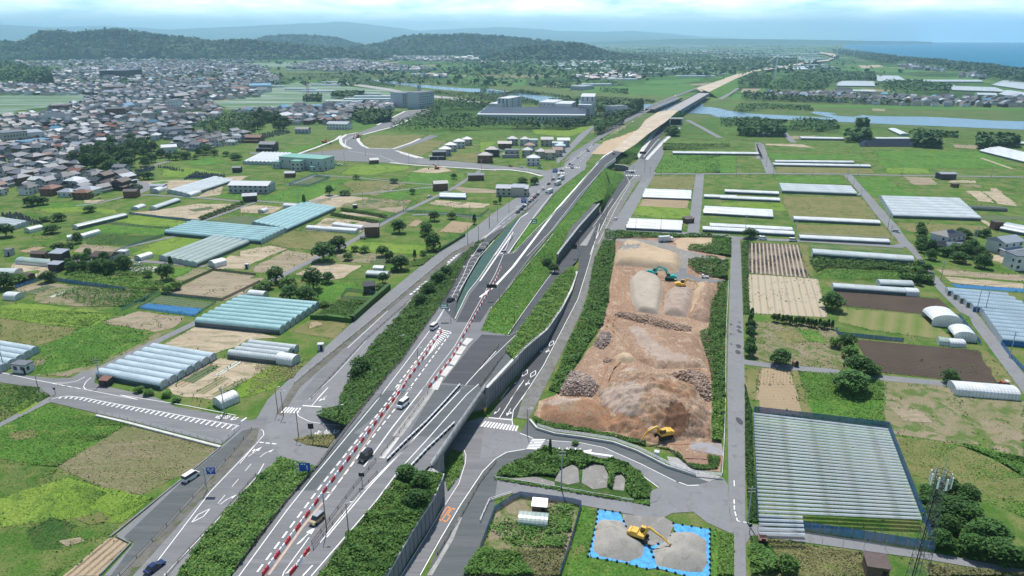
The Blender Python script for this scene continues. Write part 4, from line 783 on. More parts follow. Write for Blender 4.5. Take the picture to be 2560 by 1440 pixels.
for pl in(tp,tp2):
 w_=[P(x,y,.14)for x,y in pl]
 for i in range(len(w_)):
  a,c=w_[i],w_[(i+1)%len(w_)];n_=max(1,int((c-a).length/1.5))
  for j in range(n_):
   p=a.lerp(c,j/n_)
   if proj(np.array([p]))[0][1]>1470:continue
   o=bag0 if first else bag0.copy()
   if not first:COL.objects.link(o)
   first=False;o.location=p;o.rotation_euler=(0,0,random.random()*6)
sheetn=V('G',120,880,135,852,190,858,185,880);sheet(sheetn,5.9,'crumpled little blue sheet at the lower tip of the grass wedge')
# traffic island
patch('island_grass',V('C',110,700,200,620,330,560,440,500,560,500,760,520,880,560,1000,570,1110,610,1200,680,1285,790,1270,870,1150,870,600,785),'weeds_dark',9)
for q_ in(V('C',560,730,590,650,680,610,735,625,745,740,660,760),V('C',762,745,770,640,850,605,930,620,965,690,950,780,850,795),V('C',990,795,1010,690,1060,680,1090,720,1080,805),V('C',220,715,420,700,560,740,560,770,400,745)):patch('gravel_yard',q_,'gravel',11)
patch('island_grass',V('C',1285,800,1340,785,1360,830,1330,880,1260,900,1200,885),'asphalt_grey',10)
patch('island_grass',V('B',400,420,520,385,725,390,660,480,500,460),'grass_dry',9)
patch('garden_soil',V('C',300,830,700,890,745,930,700,1120,600,1440,0,1460,40,1200,120,960,200,860),'soil_weedy',6)
patch('field',V('C',765,930,870,945,810,1290,1100,1350,1600,1450,1900,1470,1905,1140,1735,1095,1730,1480,640,1500),'grass_lush',5)
# ------------------------------------------------------------ painted road markings
b=MB();up=.035
def ln(pts,w_,z=None,dash=None,lift=up,bb=None,ph=0):
 wp=W3(pts,0 if z is None else z)
 if z is None:
  for p in wp:p.z=lz(p,8)
 k=bb if bb is not None else b;i0=len(k.f)
 stripe(k,wp,w_,dash,lift if z is not None else.01,ph)
# side road
ln(V('A',1100,1440,1575,815)+V('A',1930,445),.2);ln(V('A',1230,1440,1600,1055)+V('A',1925,700)+X(660,1160),.2);ln(V('A',1635,900,1920,560),.15,dash=(3,3))
ln(V('F',970,975,1330,640),.2);ln(V('F',1500,575,1680,405,1980,120),.2);ln(V('F',1530,495,1560,478,1640,405,1680,375),.9,dash=(1.6,1.4));ln(V('F',1870,205,1965,130),.9,dash=(1.8,1.4))
ln(V('F',620,1440,840,1235)+V('F',1140,905),.15);ln(V('F',690,1440,790,1330),.15);ln(V('F',2110,75)+X(1222,602,1262,566),.2)
ln(X(1213,596,1262,546,1330,495,1368,462),.2);ln(X(1240,572,1290,535),.2,dash=(5,5));ln(X(1290,520,1345,478,1390,440),.2,dash=(6,6))
ln(V('K',780,290,900,190,1120,20),.2);ln(V('K',950,240,1040,130,1130,40),.2,dash=(6,9));ln(V('O',1000,1290,1260,1140,1500,990,1700,860),.25,dash=(8,10))
# T road
ln(V('A',385,118,450,100,510,94,620,105,860,150,1200,210,1500,265,1800,318),.22)
wp=W3(V('A',460,98,530,96,620,106,860,152,1200,212,1500,267,1780,316),0)
tt=resample(wp,36);o2=[p for p in tt]
for i in range(36):
 a=tt[i];d_=(tt[min(35,i+1)]-tt[max(0,i-1)]).normalized();n_=Vector((d_.y,-d_.x,0));q=P(*(V('A',470+i*36.6,(110+i*6.4))[0]));a=Vector((a.x,a.y,.12));c=a+n_*(1.1+i*.028);s=d_*.22
 b.face([a-s,a+s,c+s,c-s])
ln(V('E',820,1243,775,1280,752,1325,775,1350,860,1368,1240,1440)+V('A',900,85,1400,165,1770,238),.2);ln(V('E',0,1195,330,1265,480,1293,600,1292,700,1270,765,1235),.2);ln(V('E',480,1296,760,1350),.25,dash=(1.5,1.5));ln(V('A',380,-5,640,44),.2,dash=(1.5,1.5))
ln(V('A',1810,283,1850,255),.5);ln(V('B',470,165,610,175),.5);ln(V('B',145,440,285,455),.4,dash=(1.2,.5));ln(V('B',540,165,660,30),.2);ln(V('B',0,600,90,490,180,385,175,355,160,345),.18)
for k_ in range(3):ln(V('B',310+k_*22,218,350+k_*22,178),.45)
for k_ in range(3):ln(V('B',375+k_*27,222,410+k_*22,182),.45)
ln(V('B',430,225,440,245,520,285,640,305,800,316),.2)
# raised road: edge lines, narrow block lines each side of the barrier
ln(X(585,1455,600,1437)+V('B',350,950,540,710,830,362,1080,60),.2,DZ);ln(V('F',1240,1440,1320,1330,1480,1120,1720,800,1840,620),.2,DZ)
ln(X(705,1445)+V('B',330,1410,520,1150),.2,DZ);ln(V('B',930,620,1140,330,1400,0),.3,DZ);ln(V('F',1640,1350,1760,1180,1930,960,2300,300)+V('G',270,60),.15,DZ)
ln(V('B',600,1190,900,820,1310,410),.25,DZ);ln(V('B',330,1440,600,1100,960,690)+V('B',1190,410),.0001,DZ)
ln(V('B',535,1440,690,1260,1010,890,1190,650,1410,410,1700,80,1790,0),.22,DZ);ln(V('B',470,1440,545,1360),.3,DZ);ln(V('B',650,1150,960,780,1310,405,1630,70,1700,0),.28,DZ)
ln(V('G',0,1190,300,900),.15,DZ);ln(V('F',1970,1370,2304,1000),.2,DZ)
def blocks(pl,z,w_,side):
 wp=W3(pl,z);stripe(b,wp,w_,(1.9,1.1),up,0)
blocks(V('B',130,1410,640,720,960,320,1210,0)+V('F',1400,1330,1760,860),DZ,.38,1)
blocks(V('B',640,870,1010,380,1200,140,1290,20)+V('F',1500,1370,1900,830),DZ,.35,1)
blocks(V('F',1760,870,1800,790),DZ,.6,1)
bk2=MB()
# warm coloured strip beside the barrier
pk=MB();stripe(pk,W3(V('B',215,1430,470,1070,620,890),DZ),.5,None,.02);stripe(pk,W3(V('B',660,850,940,450,1200,70)+V('F',1480,1270,1720,900),DZ),.25,None,.02);struct(pk.build('warm_paint_strip','paint_pink'))
# zebra in the gore, tongue of chevrons on the slip road
for i in range(17):
 t=i/16;p=P(*V('F',1655+235*t,1080-250*t)[0],DZ+up);q=P(*V('F',1700+120*t-10,1025-215*t)[0],DZ+up)
 d_=Vector((.25,.45,0));b.face([p,p+d_*.9,q+d_*.9,q])
for i in range(8):
 t=i/7;l=V('B',335+130*t,1425-125*t)[0];r=V('B',395+120*t,1400-130*t)[0];p=P(l[0],l[1],DZ+up);q=P(r[0],r[1],DZ+up);d_=Vector((.25,.5,0));b.face([p,p+d_,q+d_,q])
for i in range(30):
 t=i/29;pl=resample([Vector((*p,0))for p in V('F',1870,540,1980,340,2080,170,2200,10)],30)[i];pr=resample([Vector((*p,0))for p in V('F',1945,540,2030,350,2150,150,2250,30)],30)[i]
 if i%2:continue
 a=P(pl.x,pl.y,zD(pl.y)+.06);c=P(pr.x,pr.y,zD(pr.y)+.06);m_=(a+c)/2+Vector((.9,2.0,0));w_=Vector((.1,.5,0))
 w_=w_*.5;b.face([a,m_,m_+w_,a+w_]);b.face([m_,c,c+w_,m_+w_])
ln(V('F',1880,640,1990,430,2150,160,2290,0),.2,zD,lift=.07);ln(V('F',1760,760,1900,530,2010,320,2060,190,2180,20),.15,zD,lift=.07)
for i in range(22):
 t=i/21;p=V('K',10+190*t,950-130*t)[0];a=P(*p);a.z=.25;s=1.8-t;b.face([a,a+Vector((s,.4,0)),a+Vector((s,.9,0)),a+Vector((0,.5,0))])
# lines on the long straight
ln(V('G',0,600,130,500,270,350)+V('K',760,660,1240,120,1330,70),1.0,DZ);ln(V('G',0,465,270,70),.55,DZ);ln(V('K',140,1120,400,740,480,690),.7,zE,lift=.08);ln(V('K',270,1110,560,700,720,500),.3,zE,lift=.08)
ln(V('G',90,690,240,510,600,80),.15,DZ);ln(V('K',470,1120,700,880,1000,500,1290,190),.15,DZ);ln(V('K',330,1090,560,850,860,570,1160,210),.15,DZ)
# slip road B and lower road
ln(V('G',230,900,470,560,620,360),.15,zB,lift=.08);ln(V('G',250,1440,360,1280),.2);ln(V('G',340,1440,520,1160,800,620,890,330,960,80,980,0),.2);pass
ln(V('G',170,1440,240,1340),.15);ln(V('C',145,260,300,10),.2);ln(V('C',245,310,240,270,250,200,390,0),.2);ln(V('C',65,255,240,273),.45);ln(V('C',300,372,395,408),.25)
ln(X(1000,1445,1060,1350,1105,1275,1147,1210,1163,1160,1165,1140,1160,1125),.15);ln(X(1050,1440,1100,1350,1152,1262,1208,1178,1238,1148)+V('C',200,515,340,492),.22)
ln(V('C',500,425,760,445,930,480,1200,600,1470,735),.2);ln(V('C',1170,655,1340,780),.2);ln(V('C',1490,740,1560,765,1640,762),.25)
for i in range(12):ln([V('C',8+i*23.5,322+i*3.2)[0],V('C',46+i*21.5,282+i*3.2)[0]],.48)
for i in range(7):ln([V('C',345+i*7+3,488-i*11.5)[0],V('C',440+i*8.5,490-i*11.5)[0]],.45)
ln(V('K',1100,1110,1160,950,1290,680,1500,370,1560,310),.25);ln(V('K',1180,1000,1380,600,1500,400,1470,330),.15)
for i in range(30):
 t=i/29;l=V('K',1000+150*t,1020-190*t)[0];r=V('K',1070+90*t,1020-190*t)[0];p=P(*l);q=P(*r);p.z=q.z=.3;d_=Vector((0,.4,0));b.face([p,q,q+d_,p+d_])
ln(V('K',1130,830,1330,550),.35,dash=(1.5,1.5));ln(V('K',1460,318,1590,318),3.2,dash=(.9,.9));ln(V('K',1450,272,1560,268),2.5,dash=(.9,.9));ln(V('K',780,292,850,290),4,dash=(1,1));ln(V('K',860,238,1000,240),3,dash=(1,1))
ln(V('O',1640,1330,1760,1180,1800,1150),.8,dash=(3,2.5));ln(V('O',1660,1345,1820,1170,1960,1060),.4);ln(V('D',105,725,107,770),.2);ln(V('D',105,870,108,950,130,1030,212,1045),.25,dash=(1.5,.6))
ln(V('J',1590,195,1400,120,1080,70),.3);ln(V('N',1000,1200,1050,1240,1110,1255),.5);ln(V('N',1160,1110,1060,1160,1050,1210,1110,1250),.5)
# arrows, diamonds and lettering painted flat on the road
def glyph(polys,x,y,ang,s,z=None,bb=None,lat=None):
 """polys in metres (across, along); placed at a photo point, heading ang from +Y"""
 o=P(x,y,0 if z is None else z);zz=lz(o,8)+.01 if z is None else z+up;ca,sa=math.cos(ang),math.sin(ang)
 for pl in polys:(bb or b).face([(o.x+(px*ca+py*sa)*s,o.y+(-px*sa+py*ca)*s,zz)for px,py in pl])
HD=R(24)
def seg(a,c,w_=.18):
 a=Vector(a);c=Vector(c);d_=(c-a).normalized();n_=Vector((-d_.y,d_.x))*w_/2;return[tuple(a-n_),tuple(c-n_),tuple(c+n_),tuple(a+n_)]
ARW=[seg((0,-2.3),(0,.6)),[(-.55,.5),(.55,.5),(0,2.3)]]
ARL=ARW+[seg((0,-.9),(-.6,.1)),[(-.95,-.3),(-.3,.25),(-1.0,.9)]]
ARR=[seg((0,-2.3),(0,-.2)),seg((0,-.2),(.5,.6)),[(.1,.5),(.85,.3),(.75,1.9)]]
DIA=[seg((0,2.5),(.75,0),.22),seg((.75,0),(0,-2.5),.22),seg((0,-2.5),(-.75,0),.22),seg((-.75,0),(0,2.5),.22)]
glyph(DIA,*V('A',1507,990)[0],HD,1.0);glyph(ARR,*V('A',1712,862)[0],HD,1);glyph(ARL,*V('B',115,510)[0],HD,1);glyph(ARR,*V('B',200,515)[0],HD,1);glyph(ARL,*V('B',622,112)[0],HD+math.pi,.8)
glyph(ARW,*V('B',500,1135)[0],HD,1.2,DZ);glyph([seg((0,0),(0,2))],*V('B',440,1200)[0],HD,.8,DZ)
for x_,y_ in((585,980),(368,1222),(435,1230)):glyph(DIA,*V('G',x_,y_)[0],R(20),1.0)
for x_,y_,g_ in((518,1040,ARR),(552,1038,ARL),(308,1300,ARR),(388,1303,ARL)):glyph(g_,*V('G',x_,y_)[0],R(20)+math.pi,.8)
glyph(ARR,*V('C',135,210)[0],R(15)+math.pi,.9);glyph(ARL,*V('C',215,215)[0],R(15)+math.pi,.9)
def tomare(x,y,ang,s,lat):
 T_=[[seg((-1.2,-.6),(-1.2,.4)),seg((-1.2,.0),(-.8,.0)),seg((-1.6,-.6),(-.7,-.6)),seg((-1.5,-.6),(-1.5,-.1))],[seg((-.2,-.5),(-.2,.5)),seg((.15,-.5),(.15,.5)),seg((-.4,.1),(.35,.1)),seg((-.4,-.25),(.35,-.25))],[seg((.9,-.5),(.9,.5)),seg((.9,-.5),(1.6,.0)),seg((1.2,.1),(1.6,.4))]]
 for g in T_:glyph(g,x,y,ang,s)
tomare(*V('B',655,362)[0],R(-3),1.9,0);tomare(*V('A',1705,252)[0],R(18),1.9,0);tomare(*V('C',665,497)[0],R(4),1.9,0)
glyph([[(-3.5,0),(-1,1.4),(-1,.35),(3.4,.3),(3.4,-.3),(-1,-.3)][::-1]],*V('C',868,527)[0],R(14),1.2)
og=MB()
F5=[seg((-.95,2.2),(-.95,.2),.2),seg((-.95,2.2),(-.2,2.2),.35),seg((-.95,.2),(-.2,.2),.3),seg((-.2,.2),(-.2,-2.1),.2),seg((-.95,-2.1),(-.2,-2.1),.35)]
F0=[seg((.2,2.2),(.2,-2.2),.2),seg((.95,2.2),(.95,-2.2),.2),seg((.2,2.2),(.95,2.2),.35),seg((.2,-2.2),(.95,-2.2),.35)]
glyph(F5+F0,*V('B',1552,980)[0],R(20)+math.pi,1.0,None,og);struct(og.build('road_number','paint_orange'))
for i in range(4):
 x_,y_=[(1128,700),(1150,668),(1173,640),(1190,612)][i];glyph([seg((-.9,0),(.9,0),.3),seg((-.9,.8),(.9,.8),.3),seg((0,-.4),(0,1.2),.3),seg((-.7,1.5),(.7,1.5),.3)],x_+6,y_,R(25),1.0,zD(y_)+.05)
struct(b.build('road_markings','paint'))
# tar-filled stains on the farm road
b=MB()
for x_,y_,r_ in((92,825,1.0),(155,845,1.4),(158,880,1.6),(88,902,.7),(90,985,.7),(150,1000,1.5),(145,1050,1.6),(148,1010,1.2),(157,805,.8)):
 p=P(*V('H',x_,y_)[0]);b.face([(p.x+r_*.55*math.cos(a_)*random.uniform(.6,1.2),p.y+r_*math.sin(a_)*random.uniform(.7,1.3),lz(p,8))for a_ in[k_*.785 for k_ in range(8)]])
p=P(*V('D',145,280)[0]);b.face([(p.x+.8*math.cos(a_),p.y+2*math.sin(a_),lz(p,8))for a_ in[k_*.785 for k_ in range(8)]]);struct(b.build('road_patches','asphalt_new'))
struct(patch('paved_strip',V('B',1640,1000,1665,1005,1600,1170,1500,1340,1440,1440,1400,1440,1480,1320,1570,1160),'concrete',9))
for q_ in(V('F',1700,1340,1810,1230,1830,1240,1780,1350),V('F',1790,1210,1860,1130,1920,1140,1850,1230),V('F',1880,1110,1940,1030,1990,1040,1930,1130),V('F',2000,930,2040,880,2100,890,2040,950),V('F',1940,1020,1990,950,2040,960,1990,1030)):deck('concrete_slab',q_,DZ,'concrete_pale',.03)
deck('concrete_slab',V('B',1140,390,1400,60,1450,0,1490,0,1420,110,1210,395),DZ,'concrete',.022)
deck('concrete_slab',V('B',1045,555,1170,400,1200,400,1085,560),DZ,'concrete_pale',.035)
# ------------------------------------------------------------ helpers for many of a kind
def onum(i):return{1:'first',2:'second',3:'third',4:'fourth',5:'fifth',6:'sixth',7:'seventh',8:'eighth',9:'ninth',10:'tenth'}.get(i,'%d%s'%(i,'th' if 10<i%100<14 else{1:'st',2:'nd',3:'rd'}.get(i%10,'th')))
def px(o):
 l=o.location;return proj(np.array([(l.x,l.y,l.z)]))[0]
def ordlab(objs,fmt,by=0,start='left'):
 """label each by its place in a row; fmt has one {} for the ordinal"""
 s=sorted(objs,key=lambda o:px(o)[by]*(1 if start in('left','far')else-1))
 for i,o in enumerate(s):o['label']=fmt.format(onum(i+1))
bags=[o for o in COL.objects if o.get('category')=='sandbag']
ordlab([o for o in bags if px(o)[0]<1624],'small dark sandbag, {} from the left round the left blue sheet');ordlab([o for o in bags if px(o)[0]>=1624],'small dark sandbag, {} from the left round the right blue sheet')
# ------------------------------------------------------------ plastic greenhouses
def arch(w_,hs,hr,k=9):return[(0,0),(0,hs)]+[(w_*(1-math.cos(math.pi*i/k))/2,hs+hr*math.sin(math.pi*i/k))for i in range(1,k)]+[(w_,hs),(w_,0)]
GH=[0]
def gh(label,pts,n=1,mat='film_blue',hs=1.4,hr=1.2,skirt='skirt',w_=None,ends='end_film',name='greenhouse',cat='greenhouse',frame=False,group='plastic greenhouses'):
 """pts: base corners in the photo: p0 front start, p1 front end (tunnel axis p0-p1), p2 = back corner beyond p1"""
 a,c,d=[P(*p)for p in pts];ax=(c-a);Lx=ax.length;ax.normalize();nv=Vector((-ax.y,ax.x,0))
 wd=(d-c).dot(nv);s=1 if wd>0 else-1;sh=(d-c).dot(ax);wd=abs(wd)
 if w_:wd=w_*n
 ww=wd/n;e=thing(name,label,cat,a,math.atan2(ax.y,ax.x),group)
 for i in range(n):
  o=(sh/n)*i if n>1 else 0;b=LMB();pr=arch(ww*.985,hs,hr);k=len(pr)-1
  if frame:
   for j in range(int(Lx/1.1)+1):
    for q in range(1,k-1):b.bar((j*1.1,s*(i*ww+pr[q][0]),pr[q][1]),(j*1.1,s*(i*ww+pr[q+1][0]),pr[q+1][1]),.045,3)
    b.bar((j*1.1,s*i*ww,0),(j*1.1,s*i*ww,hs),.045,3);b.bar((j*1.1,s*(i+1)*ww,0),(j*1.1,s*(i+1)*ww,hs),.045,3)
   for q in(1,5,k-1):b.bar((0,s*(i*ww+pr[q][0]),pr[q][1]),(Lx,s*(i*ww+pr[q][0]),pr[q][1]),.04,3)
   b.build('hoop_frame','galv',e);continue
  nseg=max(1,int(Lx/9));GH[0]+=1
  for q in range(1,k-1):
   for g in range(nseg):
    x0=o+Lx*g/nseg;x1=o+Lx*(g+1)/nseg;f0=[(x0,s*(i*ww+pr[q][0]),pr[q][1]+.02*math.sin(g*2.1+i)),(x1,s*(i*ww+pr[q][0]),pr[q][1]+.02*math.sin((g+1)*2.1+i)),(x1,s*(i*ww+pr[q+1][0]),pr[q+1][1]),(x0,s*(i*ww+pr[q+1][0]),pr[q+1][1])]
    b.face(f0,[(x0,q),(x1,q),(x1,q+1),(x0,q+1)])
  b.build('film_roof',mat,e,smooth=True)
  for x in(o,o+Lx):b=LMB();b.face([(x,s*(i*ww+y),z)for y,z in pr],[(y,z)for y,z in pr]);b.build('end_wall',ends,e)
  if i==0 or i==n-1:
   y=s*(i*ww if i==0 else(i+1)*ww*.998);b=LMB();b.face([(o,y,0),(o+Lx,y,0),(o+Lx,y,hs),(o,y,hs)],[(0,0),(Lx,0),(Lx,1),(0,1)]);b.build('side_skirt',skirt,e)
 return e
def G2(v,*c):return V(v,*c)
gh('seven-bay pale blue greenhouse beside the T road with the small rust-roofed shed at its corner',X(242,946,402,976,545,897),7)
gh('eight-bay teal greenhouse beside the dug-over beige field',X(488,816,700,837,801,768),8,'film_teal',1.6,1.2)
gh('four-bay greenhouse with a white tunnel cap on its near right end',X(569,897,690,912,752,877),4,'film_pale')
gh('pale blue greenhouse block cut off by the left picture edge',X(-120,912,0,934,98,880),5)
gh('seven-bay teal greenhouse with a hump across its middle',X(411,588,653,611,716,580),7,'film_teal')
gh('six-bay clear-roofed greenhouse running towards the town, left of the large teal ones',X(494,668,625,612,537,597),6,'film_clear')
gh('teal greenhouse of seven bays running away to the upper right',X(718,581,840,526,760,512),7,'film_teal')
gh('long white tunnel beside the brown barn, nearer of two',X(764,575,890,584,893,577),1,'film_white',1,1,'film_white',4.5);gh('white tunnel beside the brown barn, shorter and farther of two',X(830,567,903,576,905,570),1,'film_white',1,1,'film_white',4.5)
gh('long thin dark-sided greenhouse alone in the weedy fields on the left',X(196,575,320,545,312,540),1,'film_pale',1.6,.9,'skirt',5)
gh('four-bay greenhouse at the left picture edge among graves',X(-40,566,30,577,72,562),4,'film_pale')
gh('four-bay pale greenhouse by the graveyard, running to the upper right',X(474,492,586,456,537,447),4,'film_pale',1.4,1.2)
gh('single pale tunnel between the lane and the sandy plots',X(392,526,452,505,446,500),1,'film_pale',1.2,1.2,w_=5)
gh('small tunnel with open end near the town edge',X(346,525,366,518,362,512),1,'film_white',1,1,'film_white',5);gh('white tunnel shed in front of the four-bay greenhouse',X(478,493,504,483,498,478),1,'film_white',1,1.3,'film_white',5);gh('round-topped white tunnel shed left of the graveyard greenhouses',X(398,483,420,474,412,470),1,'film_white',1.4,1.5,'film_white',6)
gh('eight-bay white greenhouse with scalloped eaves next to the green-roofed hall',X(688,413,730,389,655,387),8,'film_white',1.6,1.4)
gh('pair of small bluish tunnels on the sandy plot by the side road',X(1098,498,1164,500,1162,490),2,'film_blue',1.2,1.2)
gh('white tunnel hut by the hatched T road',X(555,1024,601,1004,584,993),1,'film_white',1.3,1.5,'film_white',4.5);gh('white tunnel hut with closed ends at the far left, by the orchard',X(8,750,40,752,48,742),1,'film_white',1.4,1.1,'film_white',4.5)
gh('white tunnel hut on the yellow meadow below the clear-roofed greenhouse',X(353,653,385,643,378,635),1,'film_white',1.2,1.2,'film_white',4.5);gh('white tunnel hut beside the blue bundle, under the clear-roofed greenhouse',X(538,671,568,663,560,655),1,'film_white',1.5,1.5,'film_white',5.5)
gh('transparent-ended tunnel at the left picture edge',X(-15,692,36,692,41,682),1,'film_pale',1.2,1.4,w_=6);gh('half-covered tunnel frame on the sandy plot at far left',X(38,660,124,668,130,655),1,'film_clear',1.2,1.3,'film_white',5)
gh('white tunnel shed near the left edge above the kitchen plots',X(76,583,110,575,103,568),1,'film_white',1.4,1.2,'film_white',5);gh('tiny white tunnel behind a bush, left of its longer neighbour',X(170,602,185,600,184,595),1,'film_white',1.2,1.2,'film_white',4);gh('white hooped tunnel beside the dark bush',X(209,597,253,584,250,578),1,'film_white',1,1.2,'film_white',4)
gh('small white tunnels pair by the side road hedge, nearer one',X(914,694,968,697,972,688),1,'film_pale',1.2,1.2,w_=4.5);gh('short white tunnel behind its longer twin by the side road',X(932,678,958,679,960,674),1,'film_white',1,1,'film_white',4);gh('white tunnel at the back of the teal greenhouse',X(618,744,658,748,662,741),1,'film_white',1.2,1.3,'film_white',4)
gh('white-capped tunnel end of the four-bay greenhouse',X(688,911,731,918,735,905),1,'film_white',1.7,1.3,'film_white',4.5);gh('white tunnel on the sandy plot beside the lane, above the teal greenhouses',X(707,520,742,522,745,516),1,'film_white',1.2,1.2,'film_white',4.5);gh('tiny white hooped tunnel on the kitchen plots',X(660,533,672,528,667,525),1,'film_white',1.0,1.1,'film_white',4)
# right of the expressway
gh('three bright tunnels at the top of the striped vegetable plot',V('K',1625,548,2110,566,2118,482),3,'film_white',1,1);gh('three bright silvery tunnels at the corner of the farm road',V('K',1460,862,2015,888,2030,792),3,'film_white',1.1,1.1)
gh('long bright tunnel beyond the three silvery ones, top of its field',V('K',2240,548,2570,560,2572,545),1,'film_white',1.1,1.1,w_=6);gh('bright tunnel with wavy torn skirt',V('L',0,470,505,492,507,478),1,'film_white',1,1.1,w_=6);gh('bright white tunnel above the one with the torn skirt',V('L',38,420,495,440,497,425),1,'film_white',1.3,1.1,w_=6)
gh('pair of bright tunnels side by side on the green field',V('K',2230,710,2930,750,2925,680),2,'film_white',1.1,1.1);gh('bright tunnel with dark netted skirt, farther of two',X(1774,572,1981,583,1982,575),1,'film_white',1.3,1,'skirt',6);gh('bright tunnel just above the farm road with parked white vans',X(1756,580,1986,593,1986,587),1,'film_white',1.2,1,'skirt',6)
gh('four-bay bright greenhouse touching the straight lane',V('L',520,415,1150,440,1095,376),4,'film_pale');gh('long bright tunnel north of the lane, nearer of two',V('L',450,190,1270,205,1270,190),1,'film_white',1.3,1,w_=7);gh('long bright tunnel north of the lane, farther of two',V('L',465,165,1130,172,1130,160),1,'film_white',1.2,1.2,w_=6)
gh('seven-bay bright greenhouse right of the straight lane',V('L',1455,625,2195,650,2010,480),7,'film_pale');gh('solitary bright tunnel on the dry meadow',V('L',620,655,1350,690,1350,670),1,'film_white',1.2,1.1,w_=6.5);gh('bright tunnel with bare hoops behind it, at the bend of the farm road',V('L',670,812,1430,850,1430,832),1,'film_white',1.1,1,w_=5.5)
gh('bare tunnel hoops behind the bright tunnel',V('L',670,785,1420,822,1420,805),1,w_=4,hs=1,hr=.8,frame=True,name='hoop_tunnel');gh('black-netted tunnel on the far right',V('L',2118,558,2418,572,2420,552),1,'net_dark',1,1.2,w_=5);gh('pair of bright tunnels at the right edge behind the white-gabled house',X(2497,578,2640,606,2650,590),2,'film_pale')
gh('very long bright tunnel beside the new slip road',V('K',1928,108,2790,118,2790,106),1,'film_white',1.4,1,w_=8);gh('scalloped white greenhouse at the upper right edge',V('L',2180,70,2560,165,2700,120),4,'film_white',1.5,1.2)
gh('big rounded tunnel alongside the farm lane, its neighbour stripped to hoops',V('H',755,275,1582,335,1585,300),1,'film_pale',1.7,1.5,w_=6.5);gh('stripped greenhouse frame of hoops behind the big rounded tunnel',V('H',740,238,1520,272,1525,240),1,w_=6,hs=1.5,hr=1.5,frame=True,name='hoop_tunnel')
gh('pale tunnel above the brown ridged field with a white end',V('H',925,548,1520,590,1520,570),1,'film_pale',1.3,1.1,w_=5);gh('white end cap of the pale tunnel above the brown field',V('H',1522,590,1628,595,1630,575),1,'film_white',1.4,1.1,'film_white',5);gh('shorter tunnel behind the pale one above the brown field',V('H',1305,525,1582,535,1585,515),1,'film_pale',1.5,1.3,w_=5)
gh('large white barn-like tunnel beside the lane, biggest of the white ones',V('H',1975,848,1885,770,1745,765),1,'film_white',2.2,2.2,'film_white',10,'film_white');gh('white tunnel barn with a blue door',V('H',2097,972,2040,905,1935,900),1,'film_white',1.8,1.8,'film_white',7,'film_white');gh('low white tunnel in front of the blue-doored tunnel barn',V('H',1880,1005,2010,1012,2012,995),1,'film_white',1,1,'film_white',4);gh('half-covered low tunnel at the end of the striped meadow',V('H',1790,990,1878,1000,1880,985),1,'film_clear',1,1,'film_white',4)
gh('long white tunnel beside the red tractor',V('H',1922,1405,2452,1448,2460,1425),1,'film_white',1.5,1.2,'film_white',6);gh('five-bay blue-skirted greenhouse with an A-shaped pole in front',V('H',2065,718,2600,770,2300,600),5,'net_blue',1.8,.8,'fence_blue');gh('eight-bay blue-skirted greenhouse at the right edge, nearer of two',V('H',2300,990,2700,1030,2480,760),8,'net_blue',1.8,.8,'fence_blue')
gh('pale tunnel half hidden in the farm garden',V('C',280,1075,505,1095,510,1060),1,'film_clear',.9,1.0,'film_clear',4)
for q_,l_ in(((X(1886,338,1955,340,1953,330)),'white shed-like greenhouse near the river bank'),(X(2002,350,2110,352,2108,346),'long thin white tunnel below the river trees'),(X(2220,326,2250,340,2260,336),'white arched barn by the river dyke'),(X(2190,352,2275,352,2275,348),'white roof behind the solar array'),(X(2460,358,2600,366,2600,356),'pale greenhouse among dark trees at the right edge')):
 gh(l_,q_,1,'film_white',1.6,1.2,w_=9)
# far plastic roofs by the coast
for q_,n_,l_ in((V('Q',1330,490,1580,495,1500,445),6,'broad pale greenhouse by the coastal pines'),(V('Q',990,528,1310,532,1300,492),5,'pale greenhouse left of the broad coastal one'),(V('Q',1600,492,2220,494,2200,480),2,'very long pale greenhouse before the pine belt'),(V('Q',1950,565,2400,580,2300,545),4,'bright slanting greenhouse behind the river village'),(V('Q',2340,600,2560,640,2620,600),5,'pale greenhouse at the right edge behind the village'),(V('Q',2280,520,2560,560,2640,510),5,'pale greenhouse at the right edge under the pines'),(V('Q',2170,608,2335,612,2330,596),2,'white-roofed long shed near the village'),(V('Q',1100,575,1310,580,1300,568),1,'thin white tunnel above the village'),(V('Q',1770,538,1980,530,1960,514),2,'grey-blue greenhouse in a gap of the pines')):
 gh(l_,q_,n_,'film_pale',2.2,1.4)
# the big netted frame in the foreground: thin film strips over wires, blue net all round
nt_e=thing('netted_orchard','large orchard frame roofed with rows of white film strips, blue net all round','orchard frame',P(1895,1293))
TL,TR,BL,BR=[P(*p,2.3)for p in V('D',250,222,1262,342,288,985,1520,1035)];nrow=31
for i in range(nrow+4):
 t=i/(nrow-1)if i<nrow else 1+(i-nrow+1)/(nrow-1);A_=TL.lerp(BL,min(t,1))+(BL-TL)*max(0,t-1);B_=TR.lerp(BR,min(t,1))+(BR-TR)*max(0,t-1)
 if i>=nrow-1:B_=A_.lerp(B_,.27)
 elif t>.9:A_=A_
 d_=(B_-A_);L_ax=d_.length;d_.normalize();nv=Vector((-d_.y,d_.x,0));b=MB();W_=.42;k_=max(4,int(L_ax/1.6))
 for g in range(k_):
  a=A_+d_*(L_ax*g/k_);c=A_+d_*(L_ax*(g+1)/k_);u0=L_ax*g/k_;sg=random.uniform(-.05,.05)
  for(y0,z0),(y1,z1)in(((-W_,0),(-.15,.2)),((-.15,.2),(.15,.22)),((.15,.22),(W_,0))):
   b.face([a+nv*y0+Vector((0,0,z0)),c+nv*y0+Vector((0,0,z0)),c+nv*y1+Vector((0,0,z1)),a+nv*y1+Vector((0,0,z1))],[(u0,0),(u0+1.5,0),(u0+1.5,1),(u0,1)])
 b.build('film_strip','film_orchard',nt_e)
b=MB()
